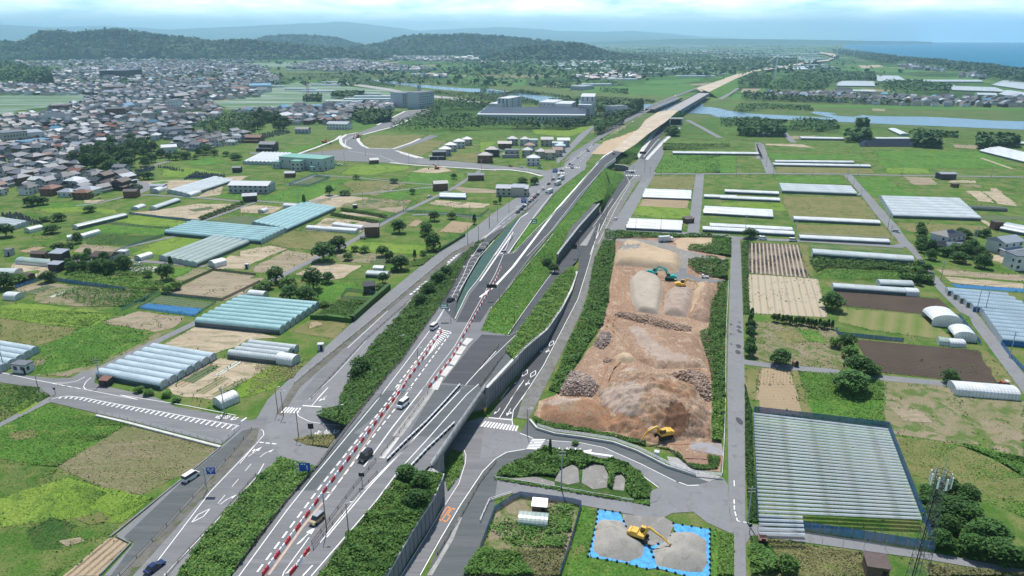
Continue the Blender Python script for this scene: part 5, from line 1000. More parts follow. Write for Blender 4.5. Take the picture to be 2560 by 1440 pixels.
for i in range(9):
 for j in range(12):
  A_=TL.lerp(BL+(BL-TL)*.16,j/11);B_=TR.lerp(BR+(BR-TR)*.16,j/11);p=A_.lerp(B_,i/8);b.bar((p.x,p.y,0),p,.04,4)
b.build('wire_frame','galv',nt_e)
def net(pts,h,mat,e,post='galv',zb=0,sp=2.5):
 w_=W3(pts,zb)if not isinstance(pts[0],Vector)else pts;b=MB();L=0
 for a,c in zip(w_,w_[1:]):
  d_=(c-a).length;u=Vector((0,0,h));b.face([a,c,c+u,a+u],[(L,0),(L+d_,0),(L+d_,1),(L,1)]);L+=d_
 b.build('net',mat,e);n_=min(90,max(2,int(L/sp)));rs=resample(w_,n_)
 pb=LMB();pb.bar((0,0,0),(0,0,h+.15),.045,4);pm=pb.build('post',post,None);first=True
 for p in rs:
  o=pm if first else pm.copy()
  if not first:COL.objects.link(o)
  first=False;o.parent=e;o.location=p-e.location
net(V('D',285,1040,248,220,1262,340,1610,1250,385,1060,285,1040),2.2,'net_fence',nt_e)
def netfence(label,pts,h=1.5,mat='net_fence',post='galv',sp=2.5,name='net_fence'):
 p=P(*pts[0]);e=thing(name,label,'fence',p,0,'fences round the plots');net(pts,h,mat,e,post,0,sp);return e
netfence('blue net fence round the farm garden, left of the blue sheets',V('C',0,1260,110,960,250,870,300,850,690,900,760,920,700,1130,600,1440),1.6)
netfence('blue net fence beside the lane by the white tunnel barns',V('H',1950,760,2040,870,2130,990),1.5);netfence('blue net fence from the eight-bay greenhouse to the picture edge',V('H',2295,985,2380,1100,2487,1210),1.5);netfence('blue net fence below the striped meadow',V('H',945,870,970,910,1200,935,1500,965),1.4)
netfence('blue net fence round the orchard plots at far left',V('E',140,440,400,350,640,390,1000,440,1130,460),1.6);netfence('teal net fence along the right of the orchard',V('E',1440,470,1280,560,1090,640),1.5,'net_fence_teal');netfence('net fence round the striped seedling beds',V('E',1460,490,1950,560,1760,690,1240,615,1460,490),.9,'net_fence_teal')
netfence('brown picket fence along the near side of the dug-over field',V('E',1450,490,2000,545,2304,400)+V('F',180,380),1.1,'net_dark','pole_brown',1.6);netfence('brown picket fence along the far side of the dug-over field',V('E',1600,420,1920,275,2304,320),1.1,'net_dark','pole_brown',1.6)
netfence('teal net fence round the garden with the black shed',V('F',910,530,960,460,1220,490,1180,550,910,530),1.5,'net_fence_teal');netfence('teal net fence left of the yellow meadow',V('I',1150,1090,1290,1030,1640,920),1.3,'net_fence_teal');netfence('teal net fence across the middle of the weedy fields',V('I',1040,795,1400,830,1720,850),1.3,'net_fence_teal');netfence('blue net fence along the sandy plots',V('I',1290,700,1600,740,1990,780),1.3)
netfence('teal net fence round the vegetable patch behind the brown barn',V('J',1390,800,1640,680,2060,710,2390,740,2490,660),1.6,'net_fence_teal');netfence('net enclosure on the grass by the green-roofed hall',V('J',490,415,720,325,900,345,690,430,490,415),1.8,'net_fence_teal');netfence('blue net fence below the graves',V('I',1840,360,1900,340,2240,350),1.5)
# ------------------------------------------------------------ plants
def tris(pts,z=0):
 q=[P(x,y,z)for x,y in pts];t=tessellate_polygon([q]);return np.array([tuple(p)for p in q]),np.array([(a,c,d,d)for a,c,d in t])
def veg(label,pts,n,size=(.35,.9),lift=(.1,1.4),mat='leaf_mid',name='shrubs',clump=.7,z=0):
 v,f=tris(pts,z);return stuff(scatter_quads(name,v,f,mat,n,size,lift,None,clump),label)
vs_=[('dark creepers over the left embankment slope',0,15000,'leaf_mid',(.1,1.3)),('bushes on the slope between the side road and the slip road',1,17000,'leaf_mid',(.1,1.8)),('creepers on the slope above the long retaining wall',2,13000,'leaf_mid',(.1,1.6)),('short weeds on the wedge of grass between carriageways',3,5500,'leaf_bright',(.05,.5)),('ivy hedge on top of the tapering retaining wall',4,9000,'leaf_bright',(.1,1.5)),('grass on the slope right of the expressway',5,4000,'leaf_bright',(.05,.6)),('grass on the slope at the second overpass',6,1500,'leaf_mid',(.05,.6)),('grass on the slope left of the expressway',7,4000,'leaf_bright',(.05,.5))]
for l_,i,n_,m_,lf in vs_:stuff(scatter_quads('slope_plants',SL[i][0],SL[i][1],m_,n_,(.25,.7),lf,None,.7),l_)
for i,n_ in((0,6000),(1,6500),(2,5000),(4,3000)):stuff(scatter_quads('slope_plants',SL[i][0],SL[i][1],'leaf_bright',n_,(.2,.55),(.1,1.5),None,.5),'bright young shoots on embankment slope');stuff(scatter_quads('slope_plants',SL[i][0],SL[i][1],'leaf_dry',n_//5,(.2,.5),(.1,1.3),None,.5),'dry yellowish weeds on embankment slope')
stuff(scatter_quads('slope_plants',SL[0][0],SL[0][1],'leaf_dark',2500,(.5,1.1),(.1,1.4),None,.9),'darker vines among the creepers on the left slope');stuff(scatter_quads('slope_plants',SL[2][0],SL[2][1],'leaf_dark',1600,(.5,1.1),(.1,1.5),None,.9),'darker vines above the retaining wall');stuff(scatter_quads('slope_plants',SL[1][0],SL[1][1],'leaf_dark',3500,(.5,1.2),(.1,1.9),None,.9),'darker bushes between the side road and the slip road')
hedge1=V('G',1110,140,1100,300,1060,480,1050,640,1000,830,900,960,800,1130,640,1390,560,1350,640,1200,690,1050,790,830,880,620,910,400,940,280,1010,140)
veg('thick green hedge between the footway and the earthworks',hedge1,12000,(.3,.8),(.1,1.7));veg('bright shoots on the long green hedge',hedge1,7000,(.25,.6),(.1,1.8),'leaf_bright');veg('darker growth inside the long green hedge',hedge1,3500,(.5,1.1),(.0,1.9),'leaf_dark')
veg('tall hedge along the farm road, right of the earthworks',V('G',1940,480,2015,490,2005,900,2000,1440,1900,1440,1880,1190,1790,900,1870,860,1890,660,1940,560),11000,(.3,.8),(.1,1.7));veg('green hedge at the front right of the earthworks',V('C',1742,0,1838,0,1830,300,1800,440,1735,430),5000,(.35,.9),(.1,1.4),'leaf_bright')
veg('overgrown corner at the top right of the earthworks',V('G',1720,180,1890,175,1900,115,2000,110,2055,140,2050,270,1850,240,1700,215),7000,(.4,1.0),(.1,1.8));veg('round thicket beside the site entrance',V('G',1705,300,1860,275,2030,320,2020,455,1900,440,1760,400,1700,345),6000,(.4,1.0),(.1,2.0));veg('hedge at the far end of the site',V('G',1020,60,1190,70,1400,85,1900,98,2030,110,1600,112,1180,120,1020,125),5500,(.4,1.0),(.1,1.6))
veg('weedy bank behind the white kerb wall',V('C',390,240,470,290,700,330,960,375,1240,440,1240,470,1000,410,760,370,560,345,430,310),4500,(.25,.6),(.05,.9));veg('weeds in the front right corner of the site',V('C',1300,470,1420,500,1530,590,1600,650,1780,640,1800,560,1700,540,1720,610,1560,610,1500,540,1400,480),2600,(.25,.6),(.05,.8))
isl=V('C',110,695,200,620,330,560,440,505,560,505,760,525,880,565,1000,575,1110,615,1200,685,1280,790,1265,865,1150,865,1090,800,1095,720,1060,675,1010,685,985,790,955,770,970,690,930,612,850,600,775,635,740,640,700,600,600,640,560,700,440,690,300,700)
veg('creepers over the traffic island',isl,9500,(.3,.8),(.1,1.2),'leaf_bright');veg('darker creepers on the traffic island',isl,4000,(.4,.9),(.1,1.3),'leaf_dark');veg('weed strip along the near edge of the traffic island',V('C',110,705,600,790,1150,875,1270,880,1270,915,1140,890,600,805,110,720),1500,(.25,.6),(.05,.6))
veg('vegetable jungle in the farm garden',V('C',60,1080,180,1020,470,1080,460,980,560,900,700,930,680,1100,620,1240,400,1230,200,1200),2300,(.3,.7),(.1,1.2),'leaf_mid');veg('bright bushes in the lower left of the garden',V('C',-140,1440,0,1250,100,1260,300,1300,400,1440),3000,(.3,.7),(.1,1.4),'leaf_mid');veg('dry weeds in the garden',V('C',150,1240,640,1250,600,1440,300,1440),2500,(.25,.6),(.05,.6),'leaf_dry')
veg('grass by the underpass road',V('B',1590,490,1670,520,1680,600,1640,700,1560,800,1540,720,1500,650),2200,(.25,.6),(.05,.8),'leaf_bright');veg('grass triangle beside the T junction',V('B',400,420,520,385,725,390,660,480,500,460),1600,(.2,.5),(.05,.6),'leaf_dry');veg('sandbag-side lawn left of the blue sheets',V('C',765,935,870,950,800,1290,1100,1360,1700,1470,640,1480),4000,(.12,.3),(.02,.2),'leaf_bright');veg('lawn right of the blue sheets',V('C',1740,1100,1900,1140,1905,1460,1740,1460),2200,(.12,.3),(.02,.2),'leaf_bright')
for l_,p_,n_,m_,sz_,lf in[('lush weeds at the left edge of the near meadow',V('A',-10,330,360,150,950,310,800,400,430,620,0,600),7000,'leaf_bright',(.15,.45),(.03,.4)),('rough grass in the lower left meadow',V('A',0,620,430,640,800,820,1150,860,820,1130,420,1440,-40,1440),6000,'leaf_bright',(.12,.35),(.02,.2)),('hay stubble on the mown plot',V('A',430,620,960,310,1640,470,1280,720,1060,830,700,770),3500,'leaf_dry',(.2,.5),(.02,.15)),('grass beside the farm track at far left',V('A',-20,0,300,30,370,90,0,290),2500,'leaf_mid',(.25,.6),(.03,.4)),('weeds below the blue greenhouse block',V('E',380,970,560,890,860,770,1290,830,1240,920,860,1110,560,1180,330,1190),4500,'leaf_bright',(.2,.5),(.03,.4)),('pale weeds in the yellow meadow',V('E',0,610,1000,660,800,780,0,690),3000,'leaf_bright',(.25,.6),(.02,.3)),('orchard rows behind the blue net',V('E',600,310,860,330,1240,350,1480,400,1420,450,1000,430,600,380),6000,'leaf_bright',(.3,.8),(.1,1.3)),('young vines and shrubs in the fenced plot',V('E',480,500,700,420,1400,470,1300,550,1100,600,800,600),4500,'leaf_mid',(.3,.8),(.05,1.0)),('weeds on the vacant plots by the lane',V('E',560,250,640,330,1000,320,1280,330,1430,280,1290,220,900,220),3500,'leaf_mid',(.4,.9),(.1,1.2)),('garden greens beside the black shed',V('F',640,700,900,540,1160,560,1000,720),5000,'leaf_mid',(.3,.7),(.05,.9)),('weeds beside the long greenhouse yard',V('F',150,1110,560,1140,480,1240,60,1400),2600,'leaf_dry',(.25,.5),(.03,.4)),('grass patch above the side road',V('F',1500,210,1800,110,1640,230,1500,250),2200,'leaf_bright',(.3,.7),(.05,.7)),('vine mass between the big tunnel and the brown field',V('H',720,290,900,300,1100,310,1350,330,1480,350,1600,360,1740,500,1500,470,1480,390,1300,380,1100,370,850,360,780,400),9500,'leaf_mid',(.4,1.0),(.1,2.2)),('low growth inside the ring of vines',V('H',780,420,900,370,1500,390,1480,470,1100,460),3500,'leaf_bright',(.3,.7),(.05,.6)),('hedge strip along the right of the farm road',V('H',170,150,235,150,230,420,240,740,190,740),5500,'leaf_mid',(.3,.8),(.1,1.2)),('lush bean field above the netted orchard',V('H',650,1210,1300,1230,1330,1440,700,1440),6000,'leaf_bright',(.2,.5),(.05,.5)),('same bean field down to the orchard net',V('D',650,0,1225,0,1240,315,705,255),3500,'leaf_bright',(.2,.5),(.05,.4)),('weedy verge beside the netted orchard',V('D',185,0,235,200,245,500,280,1040,215,1040,190,600),4500,'leaf_dark',(.3,.7),(.05,.8)),('weeds over the dry corner field',V('D',1800,460,2280,570,2280,700,2050,560),4500,'leaf_mid',(.3,.8),(.05,.8)),('green meadow behind the lattice tower',V('D',1290,400,1800,460,2280,700,2280,1000,1700,760,1420,700),5000,'leaf_bright',(.15,.4),(.02,.25)),('shrubs in the plot below the farm lane',V('D',230,1150,340,1180,460,1400,230,1440),2600,'leaf_mid',(.35,.9),(.1,1.3)),('dry grass in the plot below the farm lane',V('D',300,1160,1060,1270,1080,1440,460,1440),3500,'leaf_dry',(.2,.5),(.02,.3)),('verge grass at the bottom of the farm road',V('D',-10,1110,95,1140,95,1440,-20,1440),3000,'leaf_bright',(.25,.6),(.05,.6)),('low weeds on the strip beside the lower lane',V('D',1560,1350,2280,1440,1560,1440),1600,'leaf_dry',(.3,.7),(.05,.6)),('sparse weeds on the fallow plot',V('H',300,800,900,830,1050,1000,1030,1200,330,1130,230,1080),2500,'leaf_dry',(.25,.6),(.02,.25)),('weeds on the river terrace right of the slip road',V('K',1830,60,2200,60,2500,40,2500,0,1830,0),3500,'leaf_mid',(.6,1.4),(.1,1.2)),('grass field right of the second overpass',V('K',1740,290,1830,110,2400,120,2400,290),2500,'leaf_mid',(.5,1.0),(.05,.5)),('growth on the bank by the overpass',V('K',1370,200,1420,100,1570,110,1580,150,1480,200),3500,'leaf_mid',(.5,1.2),(.1,2.0))]:
 veg(l_,p_,n_,sz_,lf,m_)
# ------------------------------------------------------------ trees
def crown_pts(n,lobes,seed):
 r=np.random.default_rng(seed);out=[]
 for(cx,cy,cz,rr,fl)in lobes:
  k=int(n*rr**2/sum(l[3]**2 for l in lobes));d=r.normal(size=(k,3));d/=np.linalg.norm(d,axis=1)[:,None];d[:,2]=np.where(d[:,2]<-.5,-d[:,2],d[:,2])
  rad=rr*(.72+.33*r.random((k,1)));out.append(np.array((cx,cy,cz))+d*rad*np.array((1,1,fl)))
 return np.vstack(out)
PROTO={}
def proto_tree(kind,lobes,n,sz,mat,trunk_h,trunk_r,seed,name='tree'):
 e=thing(name,'tree','tree');o=leaf_cloud('crown',crown_pts(n,lobes,seed),mat,sz,e);b=LMB();b.bar((0,0,-.3),(.05,0,trunk_h),trunk_r,7,trunk_r*.6)
 for cx,cy,cz,rr,fl in lobes[:3]:b.bar((.05,0,trunk_h*.8),(cx*.7,cy*.7,cz),trunk_r*.5,5,trunk_r*.2)
 b.build('trunk','bark',e);reg(e);PROTO[kind]=[e,False]
def lob(n,spread,z0,z1,r0,r1,fl,seed):
 r=random.Random(seed);L=[]
 for i in range(n):a=6.283*i/n+r.random();q=spread*(.5+.5*r.random());L.append((q*math.cos(a),q*math.sin(a),r.uniform(z0,z1),r.uniform(r0,r1),fl))
 return L
# unit trees: about 1 m wide, 1 m high
proto_tree('round',[(0,0,.58,.36,1)]+lob(8,.30,.24,.58,.2,.28,.95,1),1500,(.05,.13),'leaf_dark',.4,.035,1);proto_tree('round2',[(.05,0,.6,.33,1)]+lob(7,.3,.22,.6,.18,.28,.95,5),1400,(.05,.13),'leaf_dark',.35,.035,2)
proto_tree('bush',[(0,0,.4,.36,.9)]+lob(6,.32,.25,.55,.18,.26,.9,9),900,(.06,.15),'leaf_mid',.3,.03,3);proto_tree('pine',[(0,0,.8,.16,1.4),(0,0,.6,.22,1)]+lob(6,.22,.4,.75,.12,.2,.6,12),1100,(.05,.12),'leaf_pine',.6,.03,4,'pine_tree')
proto_tree('far',[(0,0,.5,.36,1)]+lob(4,.26,.25,.5,.2,.28,.9,22),260,(.12,.26),'leaf_dark',.4,.04,5);proto_tree('slim',[(0,0,.3,.2,1.3),(0,0,.55,.2,1.3),(0,0,.8,.15,1.2)],700,(.06,.14),'leaf_dark',.3,.04,6)
def tree(kind,x,y,w_,h,label,z=0,group='trees and bushes',p=None):
 e,used=PROTO[kind];p=P(x,y,z)if p is None else p
 if not used:PROTO[kind][1]=True;o=e;o.location=p;o.rotation_euler=(0,0,random.random()*6);o['group']=group;o['label']=label;o.scale=(w_,w_,h)
 else:o=dup(e,p,random.random()*6.28,label,group,(w_,w_*random.uniform(.85,1.1),h))
 return o
for k_,x,y,w_,h,l_ in[('round',810,652,12,9.5,'biggest round dark tree beside the lane, left of the roadside garden'),('round2',846,628,9.5,8,'round dark tree just behind the biggest one'),('bush',888,629,4.5,4,'left small tree on the edge of the yellow-green meadow'),('bush',912,631,5.5,4.5,'second small tree on the edge of the yellow-green meadow'),('round',956,641,6.5,5.5,'round tree above the roadside vegetable beds'),('round2',974,654,5,5.5,'narrower tree below the round one at the vegetable beds'),('bush',870,650,5,4.5,'small tree at the left of the roadside vegetable beds'),('round',1001,674,9,7,'spreading tree nearest the side road hedge'),('slim',1037,648,4,4.5,'slim tree on the grass by the side road'),('bush',1058,638,4,3.2,'round bush on the grass by the side road'),('round2',1083,625,9.5,9,'large dark tree at the end of the green meadow by the side road'),('round2',690,706,8,7.5,'left tree of the copse behind the teal greenhouse'),('round',784,724,10,10,'tallest tree of the copse by the green paddock'),('bush',722,715,8,5.5,'bushy middle of the copse'),('round',726,750,9,6.5,'dark tree at the foot of the copse'),('round2',765,752,9,6.5,'right-hand dark tree at the foot of the copse'),('bush',647,730,6,4,'bush at the left end of the copse'),('round',821,707,6,5,'smaller tree right of the tallest one in the copse'),('bush',668,722,7,4.5,'green bush between the picket fence and the copse'),('bush',812,766,5,3.2,'bush between the green paddock and the roadside garden'),('round',958,708,5,5,'tree just behind the black garden shed'),('bush',952,724,5,3.2,'low bush beside the black garden shed'),('bush',987,680,4,3,'bush at the right of the small white tunnels'),('round',998,582,9,7.5,'round tree on the left in the vegetable plots behind the brown barn'),('round2',1066,588,9,7.5,'round tree on the right in the vegetable plots behind the brown barn'),('round',1086,552,7,6,'tree by the far netting of the vegetable plots'),('bush',1130,547,6,5.5,'ragged tree beside the lane end by the side road'),('slim',1186,560,5,5.5,'dark tree at the corner of the striped field'),('round',824,488,7,7,'round tree where the lane bends below the hall'),('slim',761,514,5.5,7,'dark upright tree by the utility pole above the teal greenhouse'),('bush',862,488,9,4.5,'wide bush in the middle of the meadows'),('bush',1031,485,5,5,'lone tree on the meadow near the dark shed'),('bush',1135,447,5.5,5.5,'tree below the roadworks in the side street'),('bush',986,458,7,5,'bush among small kitchen plots in the meadow'),('bush',891,448,6,4.5,'bush on the meadow right of the netted enclosure'),('round2',1336,462,8,6,'dense tree behind the white-roofed house by the side road'),('bush',1307,456,9,5,'trees left of the dense one behind the white-roofed house'),('slim',1250,510,4.5,5.5,'dark tree beside the side road, near the sandy plot'),('bush',1238,510,4,3,'small round bush left of the dark roadside tree'),('round',1874,595,9,5.5,'tree at the farm road corner next to the white vans'),('round2',2075,773,10,7.5,'dense round tree at the corner of the ridged brown field'),('round',1950,912,7.5,5.5,'solitary round tree on the fallow plot'),('bush',2087,868,5,4.5,'small tree at the right end of the fallow plot'),('round2',2114,872,6,6,'upright tree beside the small one on the fallow plot'),('bush',2124,895,6,5.5,'tree below the upright one along the fallow plot'),('round',2143,935,9,6.5,'dark round tree by the lower lane'),('bush',2182,935,5,4,'small green tree at the corner of the big ridged field'),('round2',2376,957,5.5,4.5,'lone tree on the lower edge of the big ridged field'),('round',2126,978,11,6.5,'wide dark tree in the bean field'),('bush',2122,955,7,5,'bush behind the wide dark tree in the bean field'),('bush',1970,1428,5,4.5,'bright green tree at the bottom by the farm lane'),('bush',1915,1412,6,3,'spreading dark bush left of the bright green tree'),('bush',1896,1390,4,3,'small bush under the white sack'),('round',416,699,8,7.5,'round tree at the left end of the dug-over field'),('slim',428,667,5,5,'small tree in front of the clear-roofed greenhouse'),('bush',370,692,5.5,4,'bush on the vegetable plots'),('bush',420,733,5,4.5,'dark bush where the picket fence starts'),('bush',442,723,5.5,4.5,'dark bush right along the picket fence'),('round2',9,722,10,7.5,'dense tree cut by the left picture edge'),('bush',46,706,8,5,'bush left of the small brown shed'),('round',122,705,7,5,'round tree over the blue orchard net'),('round2',222,644,5,5,'tree left of the long grey house'),('round',17,592,10,7.5,'large dark tree at the left edge by the graves'),('round',131,583,9,5,'wide dark bush right of the white shed'),('round2',150,552,8,5,'dark bush in the weedy field'),('bush',113,553,8,4,'bush left in the weedy field'),('round2',196,608,5.5,6,'dark bush between two white tunnels'),('round',150,630,8,5,'dark tree at the lane by the pale plot'),('bush',175,620,6,4,'small tree right of the pale plot'),('round',225,530,8,4,'round bush in the grass near the town'),('round2',82,515,11,7,'trees around the small white roof at the town edge'),('round',107,512,9,5.5,'tree right of the trees at the town edge'),('round',370,448,11,6,'dark tree over the graves'),('round2',345,446,7,5,'smaller dark tree over the graves'),('round2',905,948,9.5,7.5,'biggest dark tree at the foot of the slope below the expressway'),('slim',1375,1135,2,4.2,'slim cypress on the traffic island by the zebra crossing'),('bush',1363,1128,2.2,2.2,'small round shrub beside the slim cypress'),('bush',1438,1112,2,1.5,'little shrub on the curved footway'),('bush',442,1003,3,1.8,'small shrub on the bare ground near the T road'),('bush',630,1232,2.4,1.6,'shrub beside the side road rail'),('bush',418,992,3.2,2.2,'shrub right of the greenhouse front'),('bush',372,988,3.4,2.4,'shrub in front of the blue greenhouse'),('bush',350,980,3.4,2.4,'shrub with green netting in front of the blue greenhouse')]:
 tree(k_,x,y,w_,h,l_)
for x,y,z,w_,h,k_,l_ in[(1018,1205,5.5,5,4.5,'round','left dark shrub by the concrete platform over the retaining wall'),(1052,1225,5.5,5,4.5,'round2','right dark shrub by the concrete platform'),(1040,1265,5.3,5.5,4,'round','lower dark shrub on the slope above the retaining wall'),(880,1345,5.5,3,2,'bush','round shrub at the kerb of the carriageway'),(1115,690,2.2,6,5,'round2','top tree of the row on the slope left of the slip road'),(1098,712,2,7,6,'round','second tree of the row on the slope'),(1075,738,2,7,5.5,'round2','third tree of the row on the slope'),(1052,765,2,6,5,'round','fourth tree of the row on the slope'),(1035,800,2.5,5,3.5,'bush','lowest small tree of the row on the slope'),(1370,665,2.5,6,4,'round2','dark shrub under the stone-faced wall'),(1385,680,2,5,4,'round','second dark shrub under the stone-faced wall')]:
 tree(k_,x,y,w_,h,l_,z)
def inside_pts(poly,n,sp,tries=30):
 w_=[(P(x,y).x,P(x,y).y)for x,y in poly];a=np.array(w_);lo,hi=a.min(0),a.max(0);out=[]
 for _ in range(n*tries):
  q=lo+rng.random(2)*(hi-lo)
  if len(out)>=n:break
  if inpoly(q[None],w_)[0]and(not out or min((q[0]-o[0])**2+(q[1]-o[1])**2 for o in out)>sp*sp):out.append(q)
 return out
def grove(poly,n,w_,h,kinds,fmt,sp=None):
 L=[tree(random.choice(kinds),0,0,random.uniform(.75,1.25)*w_,random.uniform(.75,1.2)*h,'x',0,'trees and bushes',Vector((q[0],q[1],0)))for q in inside_pts(poly,n,sp or w_*.5)];ordlab(L,fmt)
RK=['round','round2','bush']
grove(V('H',1600,90,1640,60,1700,150,1720,200,1800,260,1960,230,2060,200,2180,330,2190,380,2050,350,1800,330,1720,350,1620,230),18,7,6,['round','round2'],'dark garden tree by the solar-roofed house, {} from the left');grove(V('H',1960,70,2230,90,2230,110,1970,120),7,5,4,['round'],'hedge tree between the two big houses, {} from the left')
grove(V('D',1560,880,1650,820,1850,900,1980,1080,2060,1250,2280,1360,2280,1420,2000,1340,1640,1260,1600,1100),22,6.5,4.8,['round','round2'],'dense dark tree in the grove behind the lattice tower, {} from the left');grove(V('H',1330,370,1700,350,1760,500,1500,500,1480,400),8,5.5,4.5,RK,'vine-covered bush along the farm lane, {} from the left')
grove(V('E',590,240,700,190,1130,230,1170,260,1050,330,640,310),12,6.5,5.5,['round','round2'],'dark tree of the grove below the long grey house, {} from the left')
L=[tree('slim' if i%3 else 'round',1935+i*10.3,806+i*1.2+random.uniform(-2,2),3.2,3.4,'')for i in range(15)];ordlab(L,'small pruned tree in the row below the pale ridged field, {} from the left')
L=[tree(random.choice(['round','slim']),1876+random.uniform(-3,3),800+i*15,4.4,4.8,'')for i in range(7)];ordlab(L,'dark tree of the upright row along the farm road, {} from the far end',1,'far')
L=[tree('bush',858+i*9.5,526+i*1.6,3.6,2.6,'')for i in range(12)];ordlab(L,'clipped bush of the upper hedge beside the sandy plots, {} from the left')
L=[tree('bush',832+i*10,538+i*1.8,3.6,2.6,'')for i in range(12)];ordlab(L,'clipped bush of the lower hedge beside the sandy plots, {} from the left')
L=[tree('bush',506+i*11,549-i*4.2,4.2,3.2,'')for i in range(10)];ordlab(L,'dark bush of the hedge right of the large sandy plot, {} from the left')
# clipped hedges round the roadside garden
for l_,pl,h in(('long clipped hedge of the roadside garden along the frontage road',V('F',1010,735,1170,590,1340,440),2.2),('clipped hedge at the foot of the roadside garden',V('F',640,705,830,715,1010,738),1.6),('dark hedge between the frontage road and the green meadow',V('J',1960,1090,2080,1020,2240,920),1.5)):
 w_=W3(pl,0);a=offset(w_,.8);c=offset(w_,-.8);b=MB()
 for i in range(len(w_)-1):
  u=Vector((0,0,h));b.face([a[i],a[i+1],a[i+1]+u,a[i]+u]);b.face([c[i],c[i+1],c[i+1]+u,c[i]+u]);b.face([a[i]+u,a[i+1]+u,c[i+1]+u,c[i]+u])
 e=thing('hedge',l_,'hedge',w_[0]);b.build('hedge_core','leaf_dark',e);v=np.array([tuple(p-e.location)for p in a+c]);n_=len(a);f=np.array([(i,i+1,n_+i+1,n_+i)for i in range(n_-1)]);k=scatter_quads('foliage',v,f,'leaf_mid',2200,(.25,.6),(.1,h+.2),None,.3,e)
grove(V('I',760,250,850,110,1000,60,1250,0,1600,20,1640,150,1560,210,1350,250,1250,280,900,270),44,12,11,['round','round2'],'tall tree of the dark shrine grove at the town edge, {} from the left',7)
grove(V('I',1650,180,1700,110,1960,130,2050,60,2380,140,2380,180,2150,120,1900,170),16,8,6,['round2','bush'],'tree of the green belt right of the shrine grove, {} from the left');grove(V('N',20,1060,30,980,200,915,400,950,480,1030,400,1075,200,1075),20,13,11,['round','round2'],'big tree of the dark round grove behind the graveyard, {} from the left',8)
grove(V('O',1500,900,1540,850,1620,850,1620,880),5,14,15,['round2'],'tall tree at the river bridge, {} from the left',8);grove(V('O',1890,1140,1890,1090,1990,1090,1990,1130),4,12,9,['round'],'dark tree beside the slip road ramp, {} from the left',6)
# woods too far off to tell the trees apart
def wood(label,poly,n,h=(2,9),sz=(3,7),mat='leaf_far'):
 if 'river' in label and 'village' not in label:h,sz=(.5,3.5),(2,4);n=int(n*.7)
 veg(label,poly,n,sz,h,mat,'wood',.6)
wood('grove in the middle of the town',V('M',1930,1100,2000,1020,2250,960,2400,930,2560,950,2560,1080,2300,1090,2100,1150),2600,(3,11),(1.5,3.5),'leaf_dark');wood('wood between the loop road and the factory',V('N',1500,1085,1520,1030,1720,960,1900,860,1990,780,2350,790,2500,840,2450,860,2000,870,1950,960,2300,960,2560,1000)+V('O',600,1000,600,1050,0,1060)+V('N',2200,1080),6000,(2,9),(1.5,3.5),'leaf_dark')
wood('pines in front of the factory',V('O',620,1060,640,1030,1000,1000,1290,930,1290,960,1050,1020,880,1060),2600,(2,10),(1.5,3),'leaf_pine');wood('wood right of the factory',V('O',1140,1110,1140,1020,1280,980,1440,970,1430,1010,1200,1110),2200,(2,9),(1.5,3.5),'leaf_dark')
wood('pine belt along the coast',V('Q',940,225,1010,222,1480,290,1900,330,2300,375,2560,415,2560,505,2300,490,2250,450,2000,420,1850,370,1500,330,1380,350,1200,310,1060,270,960,260),14000,(5,16),(6,13),'leaf_pine')
